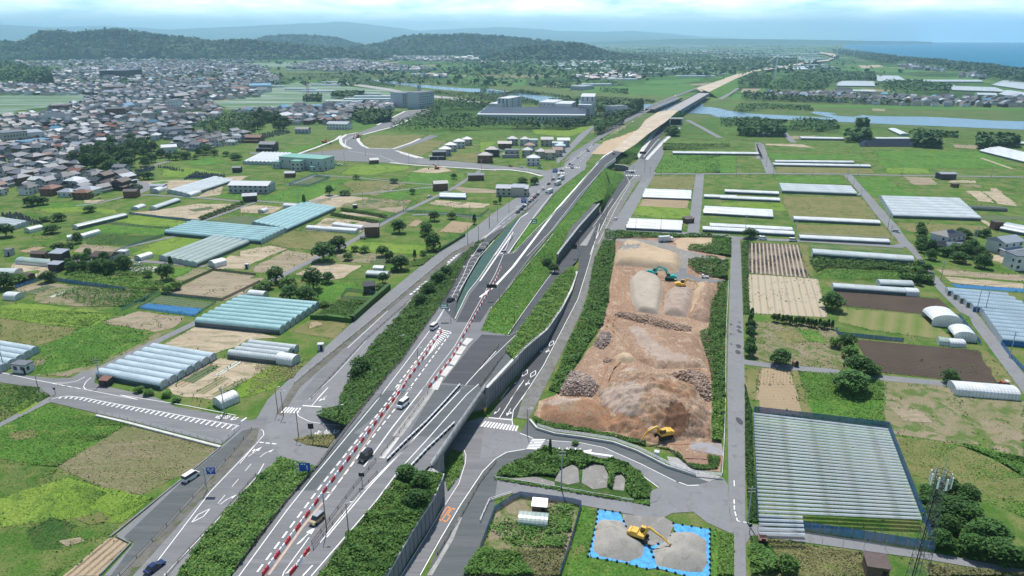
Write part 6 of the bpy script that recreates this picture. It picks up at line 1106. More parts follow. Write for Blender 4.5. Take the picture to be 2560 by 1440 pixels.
for l_,p_,n_ in[('wood behind the river village, left part',V('Q',380,575,400,545,520,470,700,400,880,400,1310,430,1310,480,1100,480,1000,500,900,535,880,560,600,570),6000),('dark wood by the earth road',V('Q',150,540,150,440,280,440,440,470,400,530,280,540),1800),('pines between the plastic roofs',V('Q',1290,540,1400,490,1700,500,1950,540,1920,580,1430,590),2600),('trees along the river village',V('Q',180,640,200,590,400,620,1000,650,1600,680,1600,690,900,670,260,650),1800),('willows on the river island',V('Q',100,735,160,680,400,680,760,700,780,730,550,730,400,720,200,750),1800),('wood right below the river',V('Q',570,900,600,820,700,800,980,830,1000,880,850,910),2600),('trees at the left under the river',V('Q',0,870,0,800,250,790,560,830,450,880,200,860),2400),('trees beside the solar field',V('Q',1040,1000,1060,940,1250,940,1260,990),900),('trees left of the white arched barn',V('Q',1140,880,1150,845,1230,850,1240,880),500),('hedge of trees under the long white shed',V('Q',150,940,160,890,220,890,540,925,540,950,250,950),1200),('bushes on the right under the river',V('Q',1570,920,1700,890,2000,930,2000,960,1700,950),900),('dark trees right of the solar field',V('Q',1620,1040,1630,980,1850,1000,1840,1050),900),('dark trees at the right by the greenhouse',V('Q',2150,1060,2160,980,2500,1000,2500,1040),1300),('bushes on the near river bank',V('O',0,640,60,670,300,700,640,800,640,830,300,790,0,760),3000),('riverside thicket left of the bridge',V('O',250,700,400,660,900,740,1300,740,1750,780,1700,800,1200,775,900,750,600,710,300,680),3000),('trees behind the factory',V('O',640,830,700,790,980,800,990,870,900,870,760,840),1500),('trees right of the factory by the road',V('O',1160,880,1160,790,1400,830,1600,880,1420,960,1330,950,1330,880),2600),('wood across the river, left of the farm',V('O',460,620,480,590,700,550,930,580,900,640,760,650),2600),('trees around the barn across the river',V('O',1190,690,1200,640,1480,660,1480,700),900),('tree belt in the fields across the river',V('O',930,590,940,500,1060,500,1400,600,1400,620),1500),('riverside trees far left',V('N',1040,580,1300,565,1550,620,1540,640,1300,620,1050,600),1800),('thicket along the far river bend',V('N',0,540,400,500,1000,500,1800,560,2560,620,2560,640,1700,590,1200,550,450,560),4500),('wood on the near river bend',V('N',1700,680,2000,680,2400,700,2560,750,2560,780,2300,760),1500),('bushes by the paddies',V('N',900,740,950,710,1200,700,1240,720,1000,750),700),('trees at the paddy corner',V('N',630,780,640,750,820,740,810,780),500),('trees among the settlement right of the grove',V('N',1130,960,1170,900,1400,900,1530,920,1500,980,1250,1010),1800),('belt of trees beyond the town',V('M',1900,560,1950,520,2200,530,2200,545),900)]:wood(l_,p_,n_)
wood('dark wooded knoll at the left edge',V('M',-60,600,0,470,100,440,280,520,520,570,540,620,300,630),5000,(3,32),(5,10));wood('woods scattered over the far plain',V('O',1250,300,1700,290,2300,330,2560,400,2560,440,2100,430,1600,400,1300,390),3500,(4,12),(8,18));wood('woods on the plain left of the turbines',V('Q',0,310,400,300,640,310,700,340,300,395,0,400),3500,(4,12),(8,16))
r_=np.random.default_rng(3);pts=[]
for _ in range(420):
 x=r_.uniform(1150,2040);y=114+76*r_.random();c=P(x,y)
 if min(abs(y-np.interp(x,[1780,1845,1890,1950,2023,2080,2100],[240,190,177,168,156,148,141])),99)<9 and x>1780:continue
 s=r_.uniform(40,160);k=16;pts.append(np.stack([c.x+r_.normal(size=k)*s,c.y+r_.normal(size=k)*s*.5,r_.uniform(3,12,k)],1))
for _ in range(170):
 x=r_.uniform(0,1700);y=r_.uniform(150,215);c=P(x,y);s=r_.uniform(15,60);k=10;pts.append(np.stack([c.x+r_.normal(size=k)*s,c.y+r_.normal(size=k)*s*.4,r_.uniform(2,8,k)],1))
stuff(leaf_cloud('wood',np.vstack(pts),'leaf_far',(8,22)),'small dark woods dotted over the far plain')
# ------------------------------------------------------------ hills, ridges and the far mountains
def hill(name,sil,base_y,dist_r,back,mat='forest',nx=260,ny=40,rough=.10):
 """sil: silhouette (photo), base_y: photo line where it meets the plain, dist_r: ridge distance"""
 sx=np.array([p[0]for p in sil]);sy=np.array([p[1]for p in sil]);xs_=np.linspace(sx[0],sx[-1],nx);ys_=np.interp(xs_,sx,sy);V_=[]
 for i,(x,y)in enumerate(zip(xs_,ys_)):
  u=(x-1280)/FPX;v=(y-720)/FPX;hd=Vector((u,CP-SP*v));k=hd.length;hd/=k;tan=(-SP-CP*v)/k
  f=P(x,base_y(x)if callable(base_y)else base_y);df=math.hypot(f.x,f.y);dr=max(dist_r,df*1.05);H=max(2,CAMH+dr*tan)
  for j in range(ny):
   t=j/(ny-1)*1.5
   if t<=1:d=df+(dr-df)*t;h=H*(t**.75)*(1-.18*math.sin(math.pi*t))
   else:d=dr+(t-1)*2*back;h=H*max(0,1-((t-1)*2)**1.2)
   wx,wy=hd.x*d,hd.y*d;nz_=.7*vnoise(np.array(wx),np.array(wy),.006*2500/dr,4)+.5*vnoise(np.array(wx),np.array(wy),.03*2500/dr,6);env=max(.3,math.sin(math.pi*min(t,1)))if t<1.1 else 0
   V_.append((wx,wy,max(-3,h*(1+rough*3.2*float(nz_)*env))if j else-3))
 V_=np.array(V_);idx=np.arange(nx*ny).reshape(nx,ny);F_=np.stack([idx[:-1,:-1],idx[1:,:-1],idx[1:,1:],idx[:-1,1:]],-1).reshape(-1,4)
 o=npmesh(name,V_,F_,mat);o.data.polygons.foreach_set('use_smooth',[True]*len(F_))
 if dr<6000:stuff(scatter_quads('hill_trees',V_,F_,'leaf_pine',9000,(9*dr/3500,24*dr/3500),(0,9),None,.5),'treetops covering the wooded hill, '+str(round(dr/1000,1))+' km off')
 return struct(o)
hill('hill',[(-160,120),(0,101),(35,106),(62,101),(85,84),(110,77),(150,78),(185,82),(215,77),(255,76),(285,70),(315,73),(345,81),(400,86),(430,90),(480,96),(520,100),(580,104),(640,104),(700,112),(760,116)],150,3900,900)
hill('hill',[(380,148),(450,128),(520,108),(600,98),(650,102),(720,110),(800,119),(880,125),(930,134),(980,145)],149,3450,600)
hill('hill',[(620,110),(660,92),(720,88),(800,91),(840,96),(880,108),(930,120)],128,5600,900);hill('hill',[(850,125),(900,118),(960,108),(1000,94),(1050,89),(1110,89),(1170,85),(1230,91),(1290,95),(1360,103),(1420,108),(1480,118),(1510,130)],139,4300,900)
hill('hill',[(1200,152),(1240,137),(1300,122),(1370,115),(1430,109),(1465,114),(1510,130),(1560,140),(1600,143),(1640,152)],156,3050,500)
hill('mountain',[(-900,76),(-300,66),(0,58),(120,68),(260,64),(420,73),(560,66),(700,60),(860,55),(960,66),(1080,82),(1200,90)],106,25500,2500,nx=90);hill('mountain',[(900,90),(1100,74),(1240,68),(1330,71),(1400,77),(1500,80),(1590,78),(1680,84),(1760,92),(1900,98),(2160,101),(2300,104)],105.5,27000,1800,nx=110)
hill('hill',[(1300,118),(1420,108),(1600,101),(1700,97),(1850,97),(2000,99),(2180,102),(2330,104)],111,9500,1200,nx=80)
# ------------------------------------------------------------ air
bpy.ops.mesh.primitive_cube_add(size=1);hz=bpy.context.object;hz.name='haze';hz.scale=(64000,31000,681);hz.location=(0,15000,339.0);k=NT('haze_air');k.t.nodes.remove(k.b)
pv=k.n('ShaderNodeVolumePrincipled');pv.inputs['Color'].default_value=(.50,.80,1,1);pv.inputs['Density'].default_value=1.0e-4;pv.inputs['Anisotropy'].default_value=.55;k.l(pv.outputs[0],k.t.nodes['Material Output'].inputs['Volume'])
hz.data.materials.append(k.m);stuff(hz,'thin bluish summer haze over the whole plain','haze')
# ------------------------------------------------------------ buildings
def roofmesh(b,w_,d,h,rh,kind,ov=.5,th=.12):
 """roof over a w x d box centred on the origin"""
 ov=min(ov,w_*.055);x,y=w_/2+ov,d/2+ov;z=h
 if kind=='flat':b.box(-x+ov*.6,-y+ov*.6,z+.002,x-ov*.6,y-ov*.6,z+.35);return
 if kind=='shed':b.mesh([(-x,-y,z),(x,-y,z),(x,y,z+rh),(-x,y,z+rh),(-x,-y,z+th),(x,-y,z+th),(x,y,z+rh+th),(-x,y,z+rh+th)],[(3,2,1,0),(4,5,6,7),(0,1,5,4),(1,2,6,5),(2,3,7,6),(3,0,4,7)]);return
 r=x-(y if kind=='hip' else 0)
 if r<.3:r=.3
 V_=[(-x,-y,z),(x,-y,z),(x,y,z),(-x,y,z),(-x,-y,z+th),(x,-y,z+th),(x,y,z+th),(-x,y,z+th),(-r,0,z+rh+th),(r,0,z+rh+th)]
 b.mesh(V_,[(3,2,1,0),(0,1,5,4),(1,2,6,5),(2,3,7,6),(3,0,4,7),(4,5,9,8),(6,7,8,9),(5,6,9),(7,4,8)])
def build_house(name,label,cat,w_,d,h,rh,kind,wall_m,roof_m,wins=True,lower=None,door=True,group=None,panel=False):
 e=thing(name,label,cat,(0,0,0),0,group);b=LMB();b.box(-w_/2,-d/2,-.2,w_/2,d/2,h);b.build('wall',wall_m,e);b=LMB();roofmesh(b,w_,d,h+.01,rh,kind);b.build('roof',roof_m,e)
 if lower:
  b=LMB();b.box(-w_/2-2.2,-d/2-1.6,-.2,w_/2-1.5,-d/2-.004,h*.45);b.build('wall',wall_m,e);b=LMB();roofmesh(b,w_+.6,2.6,h*.46,.7,'shed');o=b.build('porch_roof',roof_m,e);o.location=(-1.9,-d/2-1.0,0)
 if wins:
  for fz in([.9]if h<4 else[.9,3.6]):
   for sx in np.linspace(-w_/2+1.3,w_/2-1.3,max(2,int(w_/3.2))):b=LMB();b.box(sx-.65,-d/2-.04,fz+.1,sx+.65,-d/2-.003,fz+1.4);b.build('window','glass',e)
   for sd_ in(-1,1):b=LMB();b.box(sd_*(w_/2+.003),-d/4-.5,fz+.1,sd_*(w_/2+.04),-d/4+.5,fz+1.3);b.build('window','glass',e)
 if door:b=LMB();b.box(w_/2-1.1,-d/2-.05,0,w_/2-.3,-d/2-.003,2.0)if h<4 else b.box(-.45,-d/2-.05,0,.45,-d/2-.003,.85);b.build('door','wall_brown' if h>4 else 'black',e)
 if panel:b=LMB();b.mesh([(-2.6,-2.9,h+rh*.38),(1.6,-2.9,h+rh*.38),(1.6,-.8,h+rh*.9),(-2.6,-.8,h+rh*.9),(-2.6,-2.9,h+rh*.38+.2),(1.6,-2.9,h+rh*.38+.2),(1.6,-.8,h+rh*.9+.2),(-2.6,-.8,h+rh*.9+.2)],[(3,2,1,0),(4,5,6,7),(0,1,5,4),(1,2,6,5),(2,3,7,6),(3,0,4,7)]);b.build('solar_panel','solar',e)
 return e
def place(e,x,y,rz,z=0):e.location=P(x,y,z);e.rotation_euler=(0,0,R(rz));return e
S='shed'
for l_,x,y,rz,w_,d,h,rh,k_,wm,rm,wi in[('long grey-roofed house behind the dark grove on the left',266,653,-10,9,6,3,1.6,'gable','wall_grey','roof_brown',1),('two-step black barn with pale roofs at the sandy plot',155,662,-8,6,5,6,.6,S,'wall_dark','roof_silver',0),('lower wing of the two-step black barn',143,676,-8,5,3.5,3.2,.5,S,'wall_dark','roof_silver',0),('low brown shed with a double roof near the left edge',103,644,-5,7,4,2.4,.8,'gable','wall_brown','roof_brown',0),('grey cube shed near the left edge',25,638,-5,3,3,2.8,.3,'flat','wall_grey','roof_grey',0),('small white box shed on the yellow meadow',310,639,-8,4,3,2.2,.3,'flat','wall_white','roof_white',0),('small brown shed by the blue net on the left',73,698,-20,4,3,2.2,.6,'gable','wall_brown','roof_brown',0),('grey site hut with a dark window at the left road',60,928,-10,5,3,2.6,.3,'flat','wall_white','roof_grey',1),('little shed with a rusty red roof at the corner of the blue greenhouse',266,962,-10,3,2.2,1.9,.3,S,'wall_dark','roof_red',0),('black garden shed with a grey gable roof',924,731,15,4.5,3.5,3.2,1.5,'gable','wall_dark','roof_dark',1),('tall brown barn beside the white tunnels, pale door',931,588,5,7,6,5,1.2,'gable','wall_brown','roof_brown',0),('white storage box at the frontage road',803,875,5,1.9,1.6,2,.2,'flat','wall_white','roof_white',0),('small white box by the sandy plots',618,671,0,1.6,1.4,1.8,.2,'flat','wall_white','roof_white',0),('brown barn by the lane on the meadow',1101,474,15,9,7,4.6,1.4,'gable','wall_brown','roof_grey',0),('wide brown barn near the side street',1190,449,5,11,6,3.6,.6,S,'wall_brown','roof_grey',0),('dark shed at the crossing lanes below the warehouse',626,502,15,8,6,3.6,1.2,'gable','wall_dark','roof_silver',0),('brown shed with white roof on the meadow below the hall',726,442,5,7,5,3,1,'gable','wall_brown','roof_silver',0),('brown sheds beside the roadworks depot',935,408,20,7,5,2.8,1.4,'gable','wall_brown','roof_grey',0),('brown cabin by the lane under the graveyard',331,492,5,8,6,4,1,'gable','wall_brown','roof_brown',0),('farm shed with a dark roof next to the lane of the graves',594,430,5,6,5,3.5,.8,'gable','wall_dark','roof_grey',0),('white shed with a lean-to near the sandy plots',398,474,0,9,6,3,.8,'gable','wall_white','roof_silver',0),('tiny white-topped hut between the sandy plots',888,520,0,2.4,2,1.8,.3,'flat','wall_dark','roof_white',0),('brown-roofed farm shed on the right under the river fields',2363,447,0,11,7,4,.8,'gable','wall_dark','roof_silver',0),('little brown hut behind the sandy squares',2386,468,0,4,3,2.2,.4,'flat','wall_brown','roof_brown',0),('brown shed at the end of the pair of bright tunnels',2489,573,0,4.5,4,4,.3,'flat','wall_brown','roof_brown',0),('rusty shed by the three silvery tunnels',1720,556,20,5,4,2.4,.6,S,'wall_brown','roof_brown',0),('open shed with a grey sloping roof in the bottom plot',2186,1432,-12,3.8,3.2,2.6,.5,S,'wood_old','roof_brown',0),('garden hut with a white corrugated roof behind the blue net',1349,1278,-8,3.0,2.2,2.0,.4,S,'wood_old','sheet_metal',0),('rust-roofed kiosk by the farm lane corner',1904,1362,-8,1.6,1.3,1.5,.3,S,'wall_dark','roof_red',0),('small rusty red hut at the lane in the fallow plot',1988,915,0,1.6,1.2,1.2,.2,'flat','rust_plate','rust_plate',0),('large white-roofed warehouse with bluish wall',632,478,-4,26,13,5,1.8,'gable','wall_grey','roof_white',1),('cream building with silver roof beside the queueing traffic',1282,486,-6,20,12,5,1.2,'gable','wall_cream','roof_silver',1),('silver lean-to in front of the cream building',1296,487,-6,8,12,5.6,.5,'flat','wall_cream','roof_silver',0)]:
 place(build_house(S if 'house' not in l_ else 'house',l_,'building' if h>4.5 else S,w_,d,h,rh,k_,wm,rm,bool(wi),None,True),x,y,rz)
for l_,x,y,rz,w_,d,h,k_,wm,rm,lo,pn in[('big white-and-timber house with a solar panel on its roof',2365,612,25,13,9,5.6,'hip','wall_white','roof_dark',1,1),('large house with pale upper roof near the right edge',2506,628,20,12,9,5.6,'gable','wall_white','roof_silver',1,0),('low tiled outbuilding below the solar-roofed house',2352,625,-3,10,4,2.4,'gable','wall_dark','roof_dark',0,0),('small pale-roofed annexe below the solar-roofed house',2382,628,-3,7,4,2.5,'gable','wall_white','roof_silver',0,0),('pale cubic house with a flat roof at the right edge',2548,670,0,10,8,6.4,'flat','wall_white','roof_grey',0,0),('dark two-storey house at the corner of the side street',1098,397,5,11,8,6,'flat','wall_dark','roof_grey',1,0),('grey house behind the dark corner house',1113,388,5,10,8,5.6,'hip','wall_grey','roof_silver',0,0),('pale-roofed house up the estate lane',1127,377,5,10,8,5.6,'hip','wall_white','roof_silver',0,0),('white house at the top of the estate lane',1148,369,5,10,8,6,'hip','wall_white','roof_silver',0,0),('tan-walled house at the top of the estate lane',1168,362,5,9,8,5.6,'hip','wall_cream','roof_silver',0,0),('dark brown two-storey house nearest the cross street',1213,405,0,12,9,6,'hip','wall_brown','roof_dark',0,0),('dark house behind the brown one at the cross street',1230,390,0,12,9,6,'hip','wall_dark','roof_dark',0,0),('grey stepped house with a roof terrace',1280,392,0,12,8,6,'flat','wall_grey','roof_grey',1,0),('olive house with grey hip roof',1318,391,0,9,8,5.8,'hip','wall_cream','roof_grey',0,0),('house with a salmon roof in the estate',1324,378,0,9,7,5.6,'hip','wall_white','roof_red',0,0),('cream house with grey roof in the estate',1352,394,0,9,8,5.6,'hip','wall_cream','roof_grey',0,0),('yellowish house with brown gables in the estate',1374,397,0,8,8,5.6,'gable','wall_cream','roof_brown',0,0),('cream gabled house with a red-brown roof',1393,390,0,8,8,5.6,'gable','wall_cream','roof_red',0,0),('white square house with hip roof facing the cross street',1333,412,0,10,8,6,'hip','wall_white','roof_silver',0,0),('bluish house at the back row, left',1281,362,0,10,8,6,'hip','wall_grey','roof_grey',0,0),('white house in the back row of the estate',1312,363,0,9,8,6,'hip','wall_white','roof_grey',0,0),('light house in the back row with pale flat roof',1333,365,0,8,7,6,'flat','wall_white','roof_white',0,0),('house with solar-striped roof in the back row',1367,364,0,11,8,6,'gable','wall_cream','roof_grey',0,0),('white boxy house at the back of the estate',1394,373,0,10,8,6,'flat','wall_white','roof_white',0,0),('grey house with white roof at the end of the estate',1408,366,0,11,8,6,'gable','wall_grey','roof_white',0,0),('blue-grey house above the cream gables',1400,380,0,9,7,6,'hip','wall_white','roof_blue',0,0),('brown house at the left end of the estate',1262,372,0,12,7,5,'gable','wall_brown','roof_dark',0,0),('red-roofed house beside the graveyard grove',638,355,-5,15,10,5,'gable','wall_brown','roof_red',1,0),('dark timber house below the red-roofed one',673,376,-5,14,10,6,'gable','wall_dark','roof_grey',1,0),('grey-roofed house by the loop road',758,333,-5,14,9,4.5,'gable','wall_grey','roof_grey',0,0),('big barn with a yellowish roof by the loop road',850,322,-12,24,14,6,'gable','wall_white','roof_silver',0,0)]:
 place(build_house('house',l_,'house',w_,d,h,2.0 if k_!='flat' else.3,k_,wm,rm,True,lo,True,'houses',pn),x,y,rz)
def block(name,label,cat,q,h,wm,rm,rows,cols,z0=1,ww=1.2,wh=1.3,wmat='glass',parapet=.5,group=None,face2=True):
 """long building on photo corners p0 p1 (front) and p2 (back corner beyond p1); real window parts on its front and side"""
 a,c,d_=[P(*p)for p in q];ax=c-a;Lx=ax.length;ax.normalize();nv=Vector((-ax.y,ax.x,0));D=abs((d_-c).dot(nv));e=thing(name,label,cat,a,math.atan2(ax.y,ax.x),group)
 b=LMB();b.box(0,0,-.2,Lx,D,h);b.build('wall',wm,e);b=LMB();b.box(-.15,-.15,h+.003,Lx+.15,D+.15,h+parapet);b.build('roof',rm,e);step=(h-z0)/max(1,rows)
 for i in range(rows):
  for j in range(cols):x=Lx*(j+.5)/cols;b=LMB();b.box(x-ww/2,-.06,z0+i*step,x+ww/2,-.003,z0+i*step+wh);b.build('window',wmat,e)
  if face2:
   for j in range(2):y=D*(j+.5)/2;b=LMB();b.box(Lx+.003,y-ww/2,z0+i*step,Lx+.06,y+ww/2,z0+i*step+wh);b.build('window',wmat,e)
 return e,Lx,D
block('community_hall','large hall with a mint green roof, taller main part','hall',V('J',400,240,830,270,890,230),8.5,'wall_mint','roof_teal',1,6,4.5,.8,2);block('community_hall','lower left wing of the green-roofed hall','hall',V('J',328,240,400,245,420,215),4.5,'wall_mint','roof_teal',1,2,1.5);block('community_hall','front entrance wing of the green-roofed hall','hall',V('J',515,268,605,274,612,250),7.2,'wall_mint','roof_teal',2,2,1.2,1.6);block('community_hall','low right wing of the green-roofed hall','hall',V('J',715,278,890,262,900,240),3.2,'wall_mint','roof_teal',1,3,1)
fe,fl_,fd=block('factory','long grey factory with rows of solar panels on its roof','factory',V('O',-30,985,1050,995,1180,915),9,'factory_wall','roof_white',1,30,3,1.4,3.8,'glass',.6,None,False)
for i in range(38):
 for j in range(2):b=LMB();x=fl_*(i+.4)/38;y=fd*(.12+.42*j);b.mesh([(x,y,9.8),(x+3.6,y,9.8),(x+3.6,y+fd*.36,10.9),(x,y+fd*.36,10.9)],[(0,1,2,3)]);b.build('solar_panel','solar',fe)
block('factory_tower','stair tower block at the left end of the factory','building',V('O',175,890,290,895,310,860),19,'factory_wall','roof_white',4,3,8,2,2);block('factory_wing','low wing at the left end of the factory','building',V('O',90,890,230,895,240,870),12,'factory_wall','roof_white',1,3,7);block('factory_wing','stepped middle block of the factory','building',V('O',585,900,740,905,760,870),15,'factory_wall','roof_white',1,4,12);block('factory_wing','flat block right of the stepped middle of the factory','building',V('O',745,908,910,912,920,880),14,'factory_wall','roof_white',1,4,8);block('factory_tower','tall pale tower block of the factory on the right','building',V('O',1000,910,1140,912,1160,870),23,'factory_wall','roof_white',2,3,18,1.5,2);block('factory_wing','lower step in front of the tall factory tower','building',V('O',975,922,1100,926,1110,900),14,'factory_wall','roof_white',1,3,8)
block('office_building','separate grey office beside the factory','building',V('O',1245,925,1320,935,1330,905),13,'factory_wall','roof_grey',2,3,4)
for q_,l_,g_ in((V('N',1628,838,1790,822,1800,800),'left apartment block with a stair tower',0),(V('N',1795,850,1945,828,1950,805),'right apartment block of the two by the river road',0)):
 e,lx,dd=block('apartment_block',l_,'apartment block',q_,20 if 'left' in l_ else 22,'apartment','roof_grey',6,8,1.5,2,1.6)
block('stair_tower','tall stair tower between the two apartment blocks','tower',V('N',1780,826,1806,826,1808,818),30,'apartment','roof_grey',1,1,26)
for l_,q_,h,wm,rm,r_n,c_n in[('yellowish school block at the left edge of the town',V('M',60,1225,300,1200,330,1170),12,'wall_cream','roof_grey',3,8),('pale office beside the yellowish school block',V('M',290,1200,465,1185,470,1150),10,'wall_white','roof_silver',2,4),('dark blue-grey office block in the middle of the town',V('M',1005,555,1245,555,1250,535),20,'wall_dark','roof_dark',4,9),('grey gymnasium right of the town',V('N',100,680,320,675,325,650),11,'wall_grey','roof_blue',1,6),('brick-coloured block in the left of the town',V('M',505,890,690,885,690,870),9,'wall_brown','roof_brown',2,6),('long brown apartment block in the town',V('M',1070,945,1270,935,1275,915),11,'wall_brown','roof_dark',3,6),('teal-roofed hall at the far edge of the town',V('M',430,535,560,535,555,520),6,'wall_white','roof_teal',1,4),('long low grey shop under the trees at the town edge',V('M',270,1250,530,1215,540,1190),6,'wall_grey','roof_blue',1,6),('pale three-storey block beside the town grove',V('M',1690,1155,1860,1140,1870,1110),9,'wall_grey','roof_dark',2,4),('red-roofed long shed at the right of the town',V('M',2230,680,2420,690,2420,665),7,'wall_cream','roof_red',1,6),('wide pale warehouse at the far side of the town',V('M',880,525,1000,530,1000,512),8,'wall_cream','roof_white',1,5),('white block of flats beside the town street',V('M',1690,885,1765,885,1765,868),16,'wall_white','roof_grey',4,3),('red-brown school building left of the town street',V('M',1060,690,1245,685,1245,665),10,'wall_brown','roof_brown',2,7),('white farm barn across the river',V('O',905,660,1035,665,1035,645),7,'wall_grey','roof_silver',1,4)]:
 block('public_building',l_,'building',q_,h,wm,rm,r_n,c_n)
block('farm_shed','white farm building with one bright steep roof under the graves','building',V('M',1620,1300,1780,1290,1780,1260),5,'wall_white','roof_white',1,3)
# houses of the town and villages: the nearest as objects, the rest as one mass
HP=[]
def offroad(q):
 keep=np.ones(len(q),bool)
 for poly in RP:
  pa=np.array(poly);lo_,hi_=pa.min(0),pa.max(0);ix=np.nonzero(keep&(q[:,0]>lo_[0])&(q[:,0]<hi_[0])&(q[:,1]>lo_[1])&(q[:,1]<hi_[1]))[0]
  if len(ix):keep[ix[inpoly(q[ix,:2],poly)]]=False
 return keep
ZR={'dark':'roof_dark','grey':'roof_grey','silver':'roof_silver','white':'roof_white','red-tiled':'roof_red','brown':'roof_brown'}
wl=['wall_cream','wall_white','wall_grey','wall_brown','wall_dark','wall_white']
for i,(cn,rm)in enumerate(ZR.items()):
 for j,kd in enumerate(('gable','hip')):
  e=build_house('house','house','house',10+1.5*j,7.5+j,5.0 if(i+j)%3 else 3.4,2.0,kd,wl[(i*2+j)%6],rm,True,j==0,True,'houses of the town');reg(e);HP.append([e,False,cn,kd])
areas={'T':[X(-30,375,150,362,230,395,190,420,240,440,330,425,330,470,215,497,150,490,40,482,-30,500),X(-40,300,120,285,225,245,400,262,520,255,560,290,470,330,400,350,300,372,210,395,120,375,-40,380),X(430,345,540,340,640,338,590,360,470,380)],'S':[V('N',-100,900,250,870,500,860,900,810,1500,800,1530,860,1150,895,1040,1000,500,1010,430,950,200,905)]}
far_a=[(X(-60,235,0,212,60,215,140,178,330,160,640,165,700,200,640,245,520,252,400,258,225,238,60,240),15,2600,(.02,.9)),(V('N',450,440,900,360,1100,360,1500,410,2000,465,1200,490,700,470),16,700,0),(V('N',1440,325,2480,335,2560,380,1450,372),22,300,0),(V('O',0,370,800,372,1700,380,1200,400,0,392),20,400,0),(V('O',930,525,1560,490,1600,560,950,562),16,260,0),(V('Q',380,590,1000,595,1600,625,2560,645,2560,705,1600,690,700,650,400,630),15,330,0),(V('Q',1500,352,1640,345,1850,385,1900,412,1560,375),17,90,0),(V('Q',2000,430,2250,435,2250,470,2010,450),18,40,0),(X(0,160,240,150,640,152,640,160,0,170),26,380,0),(V('N',1720,520,2060,520,2060,545,1800,545),16,60,0),(V('O',1650,330,2560,250,2560,330,1800,380),40,260,0)]
cand=[]
for k_,pl in areas.items():
 for poly in pl:
  qs=np.array(inside_pts(poly,620,11.0,12));cand+=[(q[0],q[1],k_)for q in qs[offroad(qs)]]
cand.sort(key=lambda c:c[0]**2+c[1]**2);near,rest=cand[:262],cand[262:]
HS={}
for i,(x,y,k_)in enumerate(near):
 hp=HP[rng.choice(12,p=[.22,.22,.14,.13,.07,.06,.02,.02,.04,.03,.03,.02])];rz=R(random.choice([0,90])+random.gauss(-14,7));s=random.uniform(.78,1.1)
 if not hp[1]:hp[1]=True;o=hp[0];o.location=(x,y,0);o.rotation_euler=(0,0,rz);o.scale=(s,s,s)
 else:o=dup(hp[0],Vector((x,y,0)),rz,None,None,(s,s*random.uniform(.9,1.15),s*random.uniform(.9,1.15)))
 HS.setdefault((hp[2],hp[3],k_),[]).append(o)
for(c_,kd,k_),L in HS.items():ordlab(L,'%s %s-roofed house %s, {} such from the left'%(c_,kd,'in the near town' if k_=='T' else 'in the paddy-side settlement'))
for hp in HP:
 if not hp[1]:
  for c in KIDS[hp[0].name]:bpy.data.objects.remove(c)
  bpy.data.objects.remove(hp[0])
hx=[(x,y,1.0)for x,y,_ in rest]
for poly,sp,n,_ in far_a:hx+=[(q[0],q[1],sp/13)for q in inside_pts(poly,n,sp*.8,5)]
mats_=['wall_cream','wall_white','wall_grey','wall_dark','roof_dark','roof_grey','roof_silver','roof_white','roof_red','roof_brown','roof_blue'];vv,ff,mi=[],[],[]
T_=np.array([(-1,-1,0),(1,-1,0),(1,1,0),(-1,1,0),(-1,-1,1),(1,-1,1),(1,1,1),(-1,1,1),(-.8,0,1.45),(.8,0,1.45)],float);TF=[(0,1,5,4),(1,2,6,5),(2,3,7,6),(3,0,4,7),(4,5,9,8),(6,7,8,9),(5,6,9,9),(7,4,8,8)]
for x,y,s in hx:
 a=R(random.choice([0,90])+random.gauss(-14,8));big=random.random()<.04;sc=np.array([random.uniform(3.8,6)*(2.2 if big else 1),random.uniform(3,4.2)*(1.5 if big else 1),random.uniform(3.2,5.6)*(1.4 if big else 1)])*min(s,1.25);ca,sa=math.cos(a),math.sin(a);q=T_*sc;q=np.stack([q[:,0]*ca-q[:,1]*sa+x,q[:,0]*sa+q[:,1]*ca+y,q[:,2]],1)
 i0=10*len(vv);vv.append(q);ff+=[tuple(i0+k for k in f)for f in TF];wm=random.choice([0,0,1,1,2,3]);rm=random.choices([4,5,6,7,8,9,10],[46,28,12,4,3,5,2])[0];mi+=[wm]*4+[rm]*4
me=bpy.data.meshes.new('houses');me.from_pydata([tuple(p)for p in np.vstack(vv)],[],[tuple(dict.fromkeys(f))for f in ff]);[me.materials.append(MATS[m])for m in mats_];me.polygons.foreach_set('material_index',mi);o=bpy.data.objects.new('houses',me);COL.objects.link(o);stuff(o,'roofs of the farther town and villages','houses')
# garden trees among the town roofs
gp=[]
for x,y,s in random.sample(hx,min(len(hx),1500))+[(c[0],c[1],1)for c in near[::4]]:gp.append(np.stack([x+8+rng.normal(size=9)*2,y+rng.normal(size=9)*2,rng.uniform(1,5,9)],1))
stuff(leaf_cloud('garden_trees',np.vstack(gp),'leaf_dark',(1.5,3.2)),'garden trees among the town roofs')
b=MB();rr=random.Random(5)
for _ in range(330):
 x=rr.uniform(1380,2110);y=112+66*rr.random()**.8
 if x>2050 and y>118:continue
 p=P(x,y);L_=rr.uniform(30,150)*(1+p.y/9000);D_=rr.uniform(8,26)*(1+p.y/5000);M=Matrix.Translation(p)@Matrix.Rotation(R(rr.gauss(6,8)),4,'Z');b.box(-L_/2,0,0,L_/2,D_,rr.uniform(4,7),M)
for _ in range(26):
 x=rr.uniform(640,900);y=rr.uniform(175,232);p=P(x,y)
 if rr.random()<.3:b.box(-30,0,0,30,8,3.5,Matrix.Translation(p))
